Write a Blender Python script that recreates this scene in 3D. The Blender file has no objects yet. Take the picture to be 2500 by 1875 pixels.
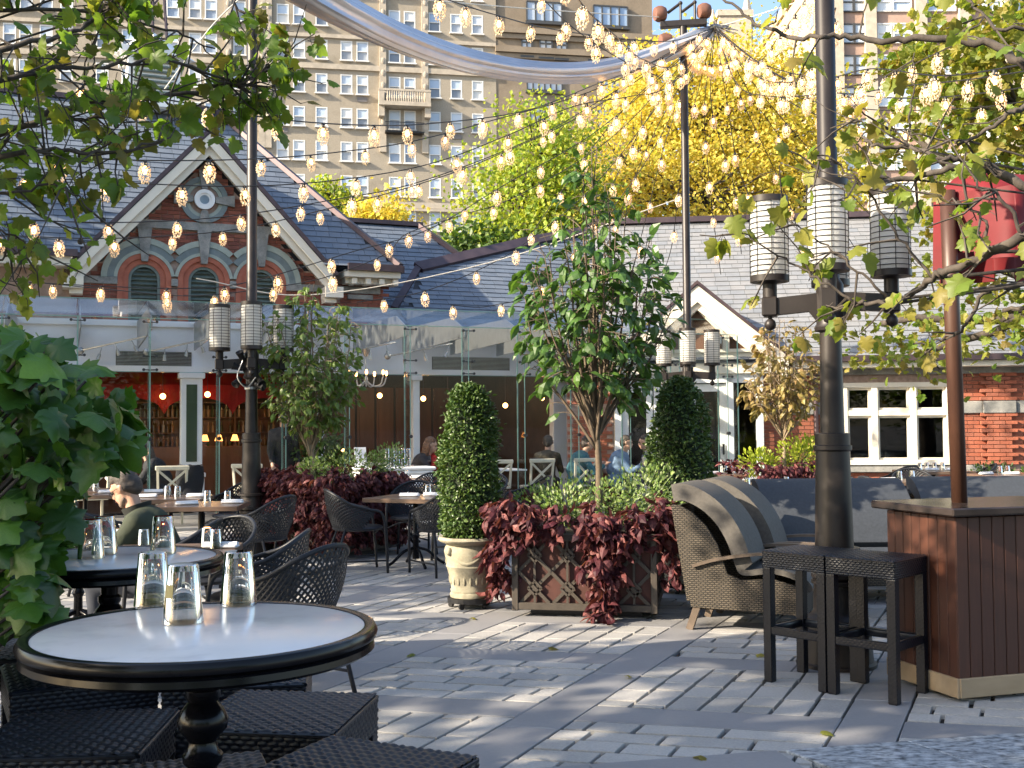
import bpy, math, random
import numpy as np
from mathutils import Vector, Matrix, Quaternion
R = math.radians
rng = random.Random(7)
sc = bpy.context.scene
C = sc.collection

# ------------------------------------------------------------------ camera
FPX, CAM_H, PITCH, ROLL = 2690.0, 1.5, R(2.2), R(0.4)
FW = Vector((0, math.cos(PITCH), math.sin(PITCH)))
_u0 = Vector((0, -math.sin(PITCH), math.cos(PITCH))); _r0 = Vector((1, 0, 0))
RT = _r0 * math.cos(ROLL) - _u0 * math.sin(ROLL)
UP = _u0 * math.cos(ROLL) + _r0 * math.sin(ROLL)
EYE = Vector((0, 0, CAM_H))
cam = bpy.data.cameras.new('camera'); cam.sensor_width = 36; cam.lens = FPX * 36 / 2500
cam.clip_start = 0.05; cam.clip_end = 3000
camo = bpy.data.objects.new('camera', cam); C.objects.link(camo)
camo.matrix_world = Matrix(((RT.x, UP.x, -FW.x, 0), (RT.y, UP.y, -FW.y, 0), (RT.z, UP.z, -FW.z, CAM_H), (0, 0, 0, 1)))
sc.camera = camo

# ------------------------------------------------------------------ light
SUN_DIR = Vector((-0.92, -0.39, 0)).normalized()
SUN_EL = R(27)
w = bpy.data.worlds.new('World'); sc.world = w; w.use_nodes = True
nt = w.node_tree; nt.nodes.clear()
sky = nt.nodes.new('ShaderNodeTexSky'); sky.sky_type = 'NISHITA'; sky.sun_disc = False
sky.sun_elevation = SUN_EL
sky.sun_rotation = math.atan2(SUN_DIR.x, SUN_DIR.y)
sky.air_density = 1.0; sky.dust_density = 1.8; sky.ozone_density = 1.0
bg = nt.nodes.new('ShaderNodeBackground'); bg.inputs['Strength'].default_value = 0.14
wo = nt.nodes.new('ShaderNodeOutputWorld')
nt.links.new(sky.outputs[0], bg.inputs[0]); nt.links.new(bg.outputs[0], wo.inputs[0])
sun = bpy.data.lights.new('sun', 'SUN'); sun.energy = 5.0; sun.angle = R(0.5); sun.color = (1.0, 0.86, 0.66)
suno = bpy.data.objects.new('sun', sun); C.objects.link(suno)
_sd = (SUN_DIR * math.cos(SUN_EL) + Vector((0, 0, math.sin(SUN_EL)))).normalized()
suno.rotation_euler = _sd.to_track_quat('Z', 'Y').to_euler()
sc.view_settings.view_transform = 'Standard'; sc.view_settings.look = 'None'
sc.view_settings.gamma = 1.0; sc.view_settings.exposure = 1.38
sc.render.engine = 'CYCLES'
cy = sc.cycles
cy.use_denoising = True; cy.max_bounces = 10; cy.diffuse_bounces = 3; cy.glossy_bounces = 3
cy.transmission_bounces = 8; cy.transparent_max_bounces = 24
cy.caustics_reflective = False; cy.caustics_refractive = False; cy.sample_clamp_indirect = 6

# ------------------------------------------------------------------ pixel helpers (2500 x 1875 photograph)
def ray(u, v): return FW + RT * ((u - 1250) / FPX) + UP * ((937.5 - v) / FPX)
def at(u, v, Y):
    d = ray(u, v); return EYE + d * (Y / d.y)
def gnd(u, v, z=0.0):
    d = ray(u, v); return EYE + d * ((z - CAM_H) / d.z)
def proj(p):
    q = Vector(p) - EYE; z = q.dot(FW)
    if z < 0.1: return None
    return 1250 + FPX * q.dot(RT) / z, 937.5 - FPX * q.dot(UP) / z, z
def hit(u, v, p0, n):
    d = ray(u, v); return EYE + d * ((Vector(p0) - EYE).dot(n) / d.dot(n))

# ------------------------------------------------------------------ materials
MATS = {}
def mat(name, cols, rough=0.6, rnd=None, noise=None, bump=None, metal=0.0, spec=0.5, stretch=(1, 1, 1), trans=0.0, emit=None,
        coords='Object', noise2=None, subs=None):
    """procedural Principled material; several cols = ramp over a per-piece random value (mixed with noise)"""
    if name in MATS: return MATS[name]
    m = bpy.data.materials.new(name); m.use_nodes = True; MATS[name] = m
    t = m.node_tree; N = t.nodes; L = t.links; N.clear()
    out = N.new('ShaderNodeOutputMaterial'); b = N.new('ShaderNodeBsdfPrincipled')
    b.inputs['Roughness'].default_value = rough; b.inputs['Metallic'].default_value = metal
    b.inputs['Specular IOR Level'].default_value = spec
    if isinstance(cols[0], (int, float)): cols = [cols]
    tc = N.new('ShaderNodeTexCoord'); mp = N.new('ShaderNodeMapping'); mp.inputs['Scale'].default_value = stretch
    if coords == 'World': L.new(N.new('ShaderNodeNewGeometry').outputs['Position'], mp.inputs[0])
    else: L.new(tc.outputs[coords], mp.inputs[0])
    colsock = None
    def nz(scale, detail=4, rough_=0.6):
        n = N.new('ShaderNodeTexNoise'); n.inputs['Scale'].default_value = scale; n.inputs['Detail'].default_value = detail
        n.inputs['Roughness'].default_value = rough_; L.new(mp.outputs[0], n.inputs['Vector']); return n.outputs['Fac']
    def math_(op, a, b_):
        n = N.new('ShaderNodeMath'); n.operation = op
        for i, x in enumerate((a, b_)):
            if isinstance(x, (int, float)): n.inputs[i].default_value = x
            else: L.new(x, n.inputs[i])
        return n.outputs[0]
    if len(cols) > 1:
        if rnd is not None:
            oi = N.new('ShaderNodeObjectInfo'); ge = N.new('ShaderNodeNewGeometry')
            val = math_('FRACT', math_('ADD', oi.outputs['Random'], ge.outputs['Random Per Island']), 0)
            if rnd < 1: val = math_('ADD', math_('MULTIPLY', val, rnd), math_('MULTIPLY', nz(noise[0] if noise else 3), 1 - rnd))
        else: val = nz(noise[0] if noise else 3)
        cr = N.new('ShaderNodeValToRGB'); L.new(val, cr.inputs[0]); el = cr.color_ramp.elements
        pos = [i / (len(cols) - 1) for i in range(len(cols))]
        if rnd is None: pos = [0.3 + 0.4 * p for p in pos]
        while len(el) < len(cols): el.new(0.5)
        for e, p, c in zip(el, pos, cols): e.position = p; e.color = (*c, 1)
        colsock = cr.outputs[0]
    else: b.inputs['Base Color'].default_value = (*cols[0], 1)
    for nn in (noise, noise2):
        if nn:
            f = math_('ADD', math_('MULTIPLY', math_('SUBTRACT', nz(nn[0], 5), 0.5), nn[1] * 2), 1.0)
            mx = N.new('ShaderNodeMix'); mx.data_type = 'RGBA'; mx.blend_type = 'MULTIPLY'; mx.inputs[0].default_value = 1
            if colsock: L.new(colsock, mx.inputs[6])
            else: mx.inputs[6].default_value = (*cols[0], 1)
            L.new(f, mx.inputs[7]); colsock = mx.outputs[2]
    if colsock: L.new(colsock, b.inputs['Base Color'])
    if bump:
        bp = N.new('ShaderNodeBump'); bp.inputs['Strength'].default_value = bump[1]; bp.inputs['Distance'].default_value = bump[2] if len(bump) > 2 else 0.01
        L.new(nz(bump[0], 6), bp.inputs['Height']); L.new(bp.outputs[0], b.inputs['Normal'])
    if emit:
        b.inputs['Emission Color'].default_value = (*emit[0], 1); b.inputs['Emission Strength'].default_value = emit[1]
    sh = b.outputs[0]
    if trans > 0:
        tr = N.new('ShaderNodeBsdfTranslucent')
        if colsock:
            g2 = N.new('ShaderNodeMix'); g2.data_type = 'RGBA'; g2.blend_type = 'MULTIPLY'; g2.inputs[0].default_value = 1
            L.new(colsock, g2.inputs[6]); g2.inputs[7].default_value = (1.5, 1.5, 0.75, 1) if 'leaf' in name else (1, 1, 1, 1); L.new(g2.outputs[2], tr.inputs[0])
        else: tr.inputs[0].default_value = (*cols[0], 1)
        ms = N.new('ShaderNodeMixShader'); ms.inputs[0].default_value = trans
        L.new(sh, ms.inputs[1]); L.new(tr.outputs[0], ms.inputs[2]); sh = ms.outputs[0]
    L.new(sh, out.inputs[0])
    return m

def glassmat(name, tint=(0.93, 0.97, 0.95), base=0.04, rough=0.0, power=1.45, wob=None):
    """thin pane: see-through plus Fresnel reflection"""
    if name in MATS: return MATS[name]
    m = bpy.data.materials.new(name); m.use_nodes = True; MATS[name] = m
    t = m.node_tree; N = t.nodes; L = t.links; N.clear()
    out = N.new('ShaderNodeOutputMaterial'); tr = N.new('ShaderNodeBsdfTransparent'); tr.inputs[0].default_value = (*tint, 1)
    gl = N.new('ShaderNodeBsdfGlossy'); gl.inputs['Roughness'].default_value = rough
    ge = N.new('ShaderNodeNewGeometry'); dt = N.new('ShaderNodeVectorMath'); dt.operation = 'DOT_PRODUCT'; L.new(ge.outputs['Normal'], dt.inputs[0]); L.new(ge.outputs['Incoming'], dt.inputs[1])
    def mt(op, a, b_):
        n = N.new('ShaderNodeMath'); n.operation = op
        for i, x in enumerate((a, b_)):
            if isinstance(x, (int, float)): n.inputs[i].default_value = x
            else: L.new(x, n.inputs[i])
        return n
    f0 = ((power - 1) / (power + 1)) ** 2 * .6 + base
    ad = mt('ADD', mt('MULTIPLY', mt('POWER', mt('SUBTRACT', 1.0, mt('ABSOLUTE', dt.outputs['Value'], 0).outputs[0]).outputs[0], 5.0).outputs[0], .9).outputs[0], f0)
    ms = N.new('ShaderNodeMixShader'); L.new(ad.outputs[0], ms.inputs[0]); L.new(tr.outputs[0], ms.inputs[1]); L.new(gl.outputs[0], ms.inputs[2])
    if wob:
        tc = N.new('ShaderNodeTexCoord'); nz = N.new('ShaderNodeTexNoise'); nz.inputs['Scale'].default_value = wob[0]
        bp = N.new('ShaderNodeBump'); bp.inputs['Strength'].default_value = wob[1]; bp.inputs['Distance'].default_value = 0.02
        L.new(tc.outputs['Object'], nz.inputs['Vector']); L.new(nz.outputs['Fac'], bp.inputs['Height']); L.new(bp.outputs[0], gl.inputs['Normal'])
    L.new(ms.outputs[0], out.inputs[0]); return m

def realglass(name, col=(1, 1, 1), ior=1.45):
    if name in MATS: return MATS[name]
    m = bpy.data.materials.new(name); m.use_nodes = True; MATS[name] = m
    t = m.node_tree; t.nodes.clear(); out = t.nodes.new('ShaderNodeOutputMaterial'); g = t.nodes.new('ShaderNodeBsdfGlass')
    g.inputs['Color'].default_value = (*col, 1); g.inputs['IOR'].default_value = ior; g.inputs['Roughness'].default_value = 0
    t.links.new(g.outputs[0], out.inputs[0]); return m

def glow(name, col, s):
    if name in MATS: return MATS[name]
    m = bpy.data.materials.new(name); m.use_nodes = True; MATS[name] = m
    t = m.node_tree; t.nodes.clear(); out = t.nodes.new('ShaderNodeOutputMaterial'); g = t.nodes.new('ShaderNodeEmission')
    g.inputs[0].default_value = (*col, 1); g.inputs[1].default_value = s; t.links.new(g.outputs[0], out.inputs[0]); return m

def weave(name, c1, c2, sx=60, sy=60, rough=0.45, depth=0.6, coords='Object', axes=(0, 1, 2)):
    """woven resin strands: crossing waves give the colour breaks and the relief"""
    if name in MATS: return MATS[name]
    m = bpy.data.materials.new(name); m.use_nodes = True; MATS[name] = m
    t = m.node_tree; N = t.nodes; L = t.links; N.clear()
    out = N.new('ShaderNodeOutputMaterial'); b = N.new('ShaderNodeBsdfPrincipled'); b.inputs['Roughness'].default_value = rough
    tc = N.new('ShaderNodeTexCoord'); ck = N.new('ShaderNodeTexBrick')
    sp = N.new('ShaderNodeSeparateXYZ'); L.new(tc.outputs[coords], sp.inputs[0])
    cb = N.new('ShaderNodeCombineXYZ')
    ad = N.new('ShaderNodeMath'); ad.operation = 'ADD'; L.new(sp.outputs[axes[0]], ad.inputs[0])
    if axes[1] >= 0: L.new(sp.outputs[axes[1]], ad.inputs[1])
    else: ad.inputs[1].default_value = 0
    L.new(ad.outputs[0], cb.inputs[0]); L.new(sp.outputs[axes[2]], cb.inputs[1])
    mp = N.new('ShaderNodeMapping'); mp.inputs['Scale'].default_value = (sx, sy, 1); L.new(cb.outputs[0], mp.inputs[0])
    L.new(mp.outputs[0], ck.inputs['Vector'])
    ck.inputs['Scale'].default_value = 1; ck.inputs['Mortar Size'].default_value = 0.16; ck.inputs['Mortar Smooth'].default_value = 0.6
    ck.inputs['Brick Width'].default_value = 1.0; ck.inputs['Row Height'].default_value = 0.5
    ck.inputs['Color1'].default_value = (*c1, 1); ck.inputs['Color2'].default_value = (*c2, 1)
    ck.inputs['Mortar'].default_value = (c1[0] * .12, c1[1] * .12, c1[2] * .12, 1)
    L.new(ck.outputs['Color'], b.inputs['Base Color'])
    inv = N.new('ShaderNodeMath'); inv.operation = 'SUBTRACT'; inv.inputs[0].default_value = 1; L.new(ck.outputs['Fac'], inv.inputs[1])
    bp = N.new('ShaderNodeBump'); bp.inputs['Strength'].default_value = depth; bp.inputs['Distance'].default_value = 0.004
    L.new(inv.outputs[0], bp.inputs['Height']); L.new(bp.outputs[0], b.inputs['Normal'])
    L.new(b.outputs[0], out.inputs[0]); return m

# ------------------------------------------------------------------ mesh builder
class MB:
    def __init__(s): s.v = []; s.f = []; s.mi = []; s.cur = 0
    def add(s, vs, fs):
        o = len(s.v); s.v += [tuple(x) for x in vs]; s.f += [tuple(i + o for i in f) for f in fs]; s.mi += [s.cur] * len(fs); return s
    def box(s, c, size, rot=None):
        hx, hy, hz = size[0] / 2, size[1] / 2, size[2] / 2
        vs = [Vector((x, y, z)) for x in (-hx, hx) for y in (-hy, hy) for z in (-hz, hz)]
        if rot is not None: vs = [rot @ q for q in vs]
        c = Vector(c)
        return s.add([q + c for q in vs], [(0, 1, 3, 2), (4, 6, 7, 5), (0, 4, 5, 1), (2, 3, 7, 6), (0, 2, 6, 4), (1, 5, 7, 3)])
    def cbox(s, c, size, ch=0.01, rot=None):
        """box with chamfered edges"""
        import itertools
        hx, hy, hz = [x / 2 for x in size]; ch = min(ch, hx * .9, hy * .9, hz * .9)
        pts = []
        for sx in (-1, 1):
            for sy in (-1, 1):
                for sz in (-1, 1):
                    pts += [Vector((sx * hx, sy * (hy - ch), sz * (hz - ch))), Vector((sx * (hx - ch), sy * hy, sz * (hz - ch))), Vector((sx * (hx - ch), sy * (hy - ch), sz * hz))]
        def I(sx, sy, sz, k): return ((sx > 0) * 4 + (sy > 0) * 2 + (sz > 0)) * 3 + k
        fs = []
        for sx in (-1, 1): fs.append([I(sx, -1, -1, 0), I(sx, 1, -1, 0), I(sx, 1, 1, 0), I(sx, -1, 1, 0)][::sx])
        for sy in (-1, 1): fs.append([I(-1, sy, -1, 1), I(-1, sy, 1, 1), I(1, sy, 1, 1), I(1, sy, -1, 1)][::sy])
        for sz in (-1, 1): fs.append([I(-1, -1, sz, 2), I(1, -1, sz, 2), I(1, 1, sz, 2), I(-1, 1, sz, 2)][::sz])
        for a in (-1, 1):
            for b_ in (-1, 1):
                fs.append([I(a, b_, -1, 0), I(a, b_, 1, 0), I(a, b_, 1, 1), I(a, b_, -1, 1)][::-a * b_])
                fs.append([I(a, -1, b_, 0), I(a, 1, b_, 0), I(a, 1, b_, 2), I(a, -1, b_, 2)][::a * b_])
                fs.append([I(-1, a, b_, 1), I(1, a, b_, 1), I(1, a, b_, 2), I(-1, a, b_, 2)][::-a * b_])
                for c_ in (-1, 1): fs.append([I(a, b_, c_, 0), I(a, b_, c_, 1), I(a, b_, c_, 2)][::a * b_ * c_])
        if rot is not None: pts = [rot @ q for q in pts]
        c = Vector(c); return s.add([q + c for q in pts], fs)
    def lathe(s, prof, seg=24, c=(0, 0, 0), axis=None, flute=None):
        c = Vector(c); vs = []; fs = []; n = len(prof)
        q = Vector((0, 0, 1)).rotation_difference(Vector(axis)) if axis else None
        for i in range(seg):
            a = 2 * math.pi * i / seg
            for (r, z) in prof:
                if flute and flute[1] <= z <= flute[2] and i % 2: r = r - flute[0]
                p = Vector((r * math.cos(a), r * math.sin(a), z))
                if q: p = q @ p
                vs.append(p + c)
        for i in range(seg):
            j = (i + 1) % seg
            for k in range(n - 1): fs.append((i * n + k, j * n + k, j * n + k + 1, i * n + k + 1))
        if prof[0][0] > 1e-6: fs.append(tuple(i * n for i in range(seg))[::-1])
        if prof[-1][0] > 1e-6: fs.append(tuple(i * n + n - 1 for i in range(seg)))
        return s.add(vs, fs)
    def tube(s, path, rad, seg=8, caps=True, closed=False):
        P = [Vector(p) for p in path]; n = len(P)
        if isinstance(rad, (int, float)): rad = [rad] * n
        vs = []; fs = []; prev = None
        for i, p in enumerate(P):
            if closed: d = P[(i + 1) % n] - P[i - 1]
            else: d = P[min(i + 1, n - 1)] - P[max(i - 1, 0)]
            if d.length < 1e-9: d = Vector((0, 0, 1))
            d.normalize()
            if prev is None:
                a = Vector((0, 0, 1)) if abs(d.z) < .9 else Vector((1, 0, 0)); x = (a - d * a.dot(d)).normalized()
            else: x = (prev - d * prev.dot(d)); x = x.normalized() if x.length > 1e-6 else d.orthogonal().normalized()
            prev = x; y = d.cross(x)
            for k in range(seg):
                a = 2 * math.pi * k / seg; vs.append(p + (x * math.cos(a) + y * math.sin(a)) * rad[i])
        m = n if closed else n - 1
        for i in range(m):
            j = (i + 1) % n
            for k in range(seg): fs.append((i * seg + k, i * seg + (k + 1) % seg, j * seg + (k + 1) % seg, j * seg + k))
        if caps and not closed: fs.append(tuple(range(seg))[::-1]); fs.append(tuple((n - 1) * seg + k for k in range(seg)))
        return s.add(vs, fs)
    def ball(s, c, r, seg=12, rings=8):
        if isinstance(r, (int, float)): r = (r, r, r)
        c = Vector(c); vs = [c + Vector((0, 0, -r[2]))]; fs = []
        for i in range(1, rings):
            t = -math.pi / 2 + math.pi * i / rings
            for k in range(seg):
                a = 2 * math.pi * k / seg; vs.append(c + Vector((r[0] * math.cos(t) * math.cos(a), r[1] * math.cos(t) * math.sin(a), r[2] * math.sin(t))))
        vs.append(c + Vector((0, 0, r[2]))); top = len(vs) - 1
        for k in range(seg):
            k2 = (k + 1) % seg; fs.append((0, 1 + k2, 1 + k)); fs.append((top, top - seg + k, top - seg + k2))
            for i in range(rings - 2): fs.append((1 + i * seg + k, 1 + i * seg + k2, 1 + (i + 1) * seg + k2, 1 + (i + 1) * seg + k))
        return s.add(vs, fs)
    def prism(s, poly, d):
        """polygon (list of 3D points) extruded by vector d"""
        n = len(poly); d = Vector(d); a = [Vector(p) for p in poly]; b_ = [p + d for p in a]
        return s.add(a + b_, [tuple(range(n))[::-1], tuple(range(n, 2 * n))] + [(i, (i + 1) % n, (i + 1) % n + n, i + n) for i in range(n)])
    def sheet(s, grid, closed=False):
        """grid[i][j] of points"""
        n = len(grid); m = len(grid[0]); vs = [p for r in grid for p in r]; fs = []
        for i in range(n - 1):
            for j in range(m if closed else m - 1):
                j2 = (j + 1) % m; fs.append((i * m + j, i * m + j2, (i + 1) * m + j2, (i + 1) * m + j))
        return s.add(vs, fs)
    def slab(s, grid, t):
        """sheet given thickness t along z-normal approximated by face normals (two skins + rim)"""
        n = len(grid); m = len(grid[0]); G = [[Vector(p) for p in r] for r in grid]; B = []
        for i in range(n):
            row = []
            for j in range(m):
                du = G[min(i + 1, n - 1)][j] - G[max(i - 1, 0)][j]; dv = G[i][min(j + 1, m - 1)] - G[i][max(j - 1, 0)]
                nn = du.cross(dv); nn = nn.normalized() if nn.length > 1e-9 else Vector((0, 0, 1)); row.append(G[i][j] - nn * t)
            B.append(row)
        s.sheet(G); s.sheet([r[::-1] for r in B])
        rim = [(i, 0) for i in range(n)] + [(n - 1, j) for j in range(1, m)] + [(i, m - 1) for i in range(n - 2, -1, -1)] + [(0, j) for j in range(m - 2, 0, -1)]
        vs = [G[i][j] for i, j in rim] + [B[i][j] for i, j in rim]; k = len(rim)
        return s.add(vs, [(a, a + k, (a + 1) % k + k, (a + 1) % k) for a in range(k)])
    def mesh(s, name, mats, smooth=False):
        me = bpy.data.meshes.new(name); me.from_pydata(s.v, [], s.f)
        for m in (mats if isinstance(mats, (list, tuple)) else [mats]): me.materials.append(m)
        if any(s.mi): me.polygons.foreach_set('material_index', s.mi)
        if smooth: shade(me, smooth)
        me.update(); return me
    def build(s, name, mats, parent=None, smooth=False, loc=None, rz=None):
        return link(name, s.mesh(name, mats, smooth), parent, loc, rz)
def shade(me, ang):
    me.polygons.foreach_set('use_smooth', [True] * len(me.polygons))
    if ang is not True:
        try: me.set_sharp_from_angle(angle=R(ang))
        except Exception: pass
def link(name, data, parent=None, loc=None, rz=None):
    o = bpy.data.objects.new(name, data); C.objects.link(o)
    if parent is not None: o.parent = parent
    if loc is not None: o.location = loc
    if rz is not None: o.rotation_euler = (0, 0, rz)
    return o
def empty(name, loc=(0, 0, 0), rz=0.0):
    o = bpy.data.objects.new(name, None); C.objects.link(o); o.location = loc; o.rotation_euler = (0, 0, rz); o.empty_display_size = .1; return o
def tag(o, label, cat, group=None):
    o['label'] = label; o['category'] = cat
    if group: o['group'] = group
    elif 'group' in o: del o['group']
    return o
def struct(o): o['kind'] = 'structure'; return o
def thing(name, label, cat, loc=(0, 0, 0), rz=0.0, group=None): return tag(empty(name, loc, rz), label, cat, group)
def copy_tree(o, parent=None):
    c = o.copy(); C.objects.link(c); c.parent = parent
    for ch in o.children: copy_tree(ch, c)
    return c
def again(o, label, loc, rz=0.0, group=None):
    c = copy_tree(o); c.location = loc; c.rotation_euler = (0, 0, rz); c['label'] = label
    if group: c['group'] = group
    return c

# ------------------------------------------------------------------ many pieces: the largest ones in view as objects, the rest joined
CUBE = ([(x, y, z) for x in (-.5, .5) for y in (-.5, .5) for z in (-.5, .5)], [(0, 1, 3, 2), (4, 6, 7, 5), (0, 4, 5, 1), (2, 3, 7, 6), (0, 2, 6, 4), (1, 5, 7, 3)])
_i = .493
SLAB = ([(x, y, -.5) for x, y in ((-.5, -.5), (.5, -.5), (.5, .5), (-.5, .5))] + [(x, y, .42) for x, y in ((-.5, -.5), (.5, -.5), (.5, .5), (-.5, .5))] + [(x, y, .5) for x, y in ((-_i, -_i), (_i, -_i), (_i, _i), (-_i, _i))],
        [(0, 1, 5, 4), (1, 2, 6, 5), (2, 3, 7, 6), (3, 0, 4, 7), (4, 5, 9, 8), (5, 6, 10, 9), (6, 7, 11, 10), (7, 4, 8, 11), (8, 9, 10, 11)])
def np_join(name, base, Ms, m):
    V = np.array(base[0]); n = len(V); k = len(Ms)
    A = np.array([[list(r) for r in M_] for M_ in Ms]).reshape(k, 4, 4)
    P = np.einsum('kij,nj->kni', A[:, :3, :3], V) + A[:, None, :3, 3]
    lt = np.array([len(f) for f in base[1]]); idx = np.array([i for f in base[1] for i in f])
    li = (idx[None] + (np.arange(k) * n)[:, None]).ravel(); tot = np.tile(lt, k); st = np.concatenate(([0], np.cumsum(tot)[:-1]))
    me = bpy.data.meshes.new(name); me.vertices.add(k * n); me.vertices.foreach_set('co', P.ravel())
    me.loops.add(len(li)); me.loops.foreach_set('vertex_index', li.astype(np.int32))
    me.polygons.add(len(tot)); me.polygons.foreach_set('loop_start', st.astype(np.int32)); me.polygons.foreach_set('loop_total', tot.astype(np.int32))
    me.polygons.foreach_set('use_smooth', np.zeros(len(tot), dtype=bool))
    me.materials.append(m); me.update(calc_edges=True); return me
def pieces(parent, name, base, m, Ms, limit=300, rest='rest', pm=None, smooth=False, minpx=0.0, bake=False):
    """Ms local matrices; the limit largest in view become objects called name, the others one part of kind stuff"""
    pm = pm or Matrix.Identity(4); ranked = []
    for i, M_ in enumerate(Ms):
        Wm = pm @ M_; q = proj(Wm.to_translation()); size = max(c.length for c in Wm.to_3x3().col)
        if q is None or not (-30 < q[0] < 2530 and -30 < q[1] < 1905): ranked.append((0, i))
        else: ranked.append((size / q[2] * FPX, i))
    ranked.sort(key=lambda t: -t[0])
    me = bpy.data.meshes.new(name); me.from_pydata(base[0], [], base[1]); me.materials.append(m)
    if smooth: shade(me, True)
    me.update()
    one = [i for s_, i in ranked[:limit] if s_ > minpx]; keep = set(one)
    for i in one:
        if bake:                                     # sheared piece: the shape lives in its own mesh
            c = Ms[i].to_translation(); me_i = np_join(name, base, [Matrix.Translation(-c) @ Ms[i]], m); o = bpy.data.objects.new(name, me_i); C.objects.link(o); o.parent = parent; o.location = c; continue
        o = bpy.data.objects.new(name, me); C.objects.link(o); o.parent = parent; o.matrix_local = Ms[i]
    left = [Ms[i] for i in range(len(Ms)) if i not in keep]
    if left:
        me2 = np_join(rest, base, left, m)
        if smooth: shade(me2, True)
        o = link(rest, me2, parent); o['kind'] = 'stuff'
    return len(one)
def boxm(c, x, y, z):
    """matrix taking the unit cube to a box with edge vectors x, y, z"""
    return Matrix(((x[0], y[0], z[0], c[0]), (x[1], y[1], z[1], c[1]), (x[2], y[2], z[2], c[2]), (0, 0, 0, 1)))
def inside(pt, poly):
    x, y = pt; c = False; j = len(poly) - 1
    for i in range(len(poly)):
        xi, yi = poly[i]; xj, yj = poly[j]
        if (yi > y) != (yj > y) and x < (xj - xi) * (y - yi) / (yj - yi) + xi: c = not c
        j = i
    return c
def smoothpath(pts, n=8):
    """Catmull-Rom through pts"""
    P = [Vector(p) for p in pts]; P = [P[0] * 2 - P[1]] + P + [P[-1] * 2 - P[-2]]; out = []
    for i in range(1, len(P) - 2):
        a, b_, c, d = P[i - 1:i + 3]
        for k in range(n):
            t = k / n; out.append(.5 * ((2 * b_) + (c - a) * t + (2 * a - 5 * b_ + 4 * c - d) * t * t + (3 * b_ - a - 3 * c + d) * t ** 3))
    out.append(P[-2]); return out
# ================================================================== ground and paving
m_mortar = mat('dark_joint_soil', [(.03, .027, .024), (.075, .066, .055)], .95, noise=(4, .6), bump=(60, .5, .01))
m_paver = mat('granite_paver', [(.28, .275, .27), (.35, .34, .325), (.41, .395, .375), (.33, .315, .30)], .8, rnd=.75, noise=(1.1, .34), noise2=(70, .32), bump=(110, .6, .005), coords='World')
m_slab = mat('bluestone_slab', [(.20, .205, .22), (.25, .25, .26), (.225, .22, .225)], .62, rnd=.7, coords='World', noise=(.9, .30), noise2=(45, .12), bump=(30, .15, .003))
m_granite = mat('speckled_granite', [(.05, .06, .07), (.30, .33, .36), (.45, .48, .5)], .42, noise=(38, .5), noise2=(11, .35), stretch=(.5, 1, 1))
g = MB(); S = 500
g.add([(-S, -S, -.03), (S, -S, -.03), (S, S, -.03), (-S, S, -.03)], [(0, 1, 2, 3)])
ground = struct(g.build('ground', mat('plaza_ground', [(.10, .10, .10), (.15, .147, .143), (.19, .185, .18)], .9, noise=(1.6, .3), noise2=(25, .35), coords='Object')))
bed = MB(); bed.add([(-16, .5, -.027), (13, .5, -.027), (13, 17.2, -.027), (-16, 17.2, -.027)], [(0, 1, 2, 3)])
paving = struct(bed.build('stone_paving', m_mortar))
AO = Vector((.14, 6.04, 0)); AA = Vector((.422, .9066, 0)); BB = Vector((.975, -.223, 0))
PP, PW, QP, QW = 1.577, .30, 1.38, .32
def pq(p, q, z=0): return AO + BB * p + AA * q + Vector((0, 0, z))
Lp, Ld = Vector((.16, 4.9, 0)), Vector((1.13, .245, 0)).normalized()
def beyond(pt): d = pt - Lp; return Ld.x * d.y - Ld.y * d.x > -.45
pav = []; slb = []
def paver(lst, p0, p1, q0, q1, gap, jit):
    c = pq((p0 + p1) / 2, (q0 + q1) / 2)
    if not (.6 < c.y < 17 and abs(c.x) < 1.2 + c.y * .62) or not beyond(c): return
    z = rng.uniform(-.002, .002) * jit; th = .05
    hx = (p1 - p0 - gap * rng.uniform(.75, 1.3)); hy = (q1 - q0 - gap * rng.uniform(.75, 1.3))
    sk = rng.uniform(-.03, .03) * jit
    lst.append(boxm((c.x, c.y, z - th / 2), (BB + AA * sk) * hx, (AA - BB * sk) * hy, (rng.uniform(-.0006, .0006) * jit, rng.uniform(-.0006, .0006) * jit, th)))
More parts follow.
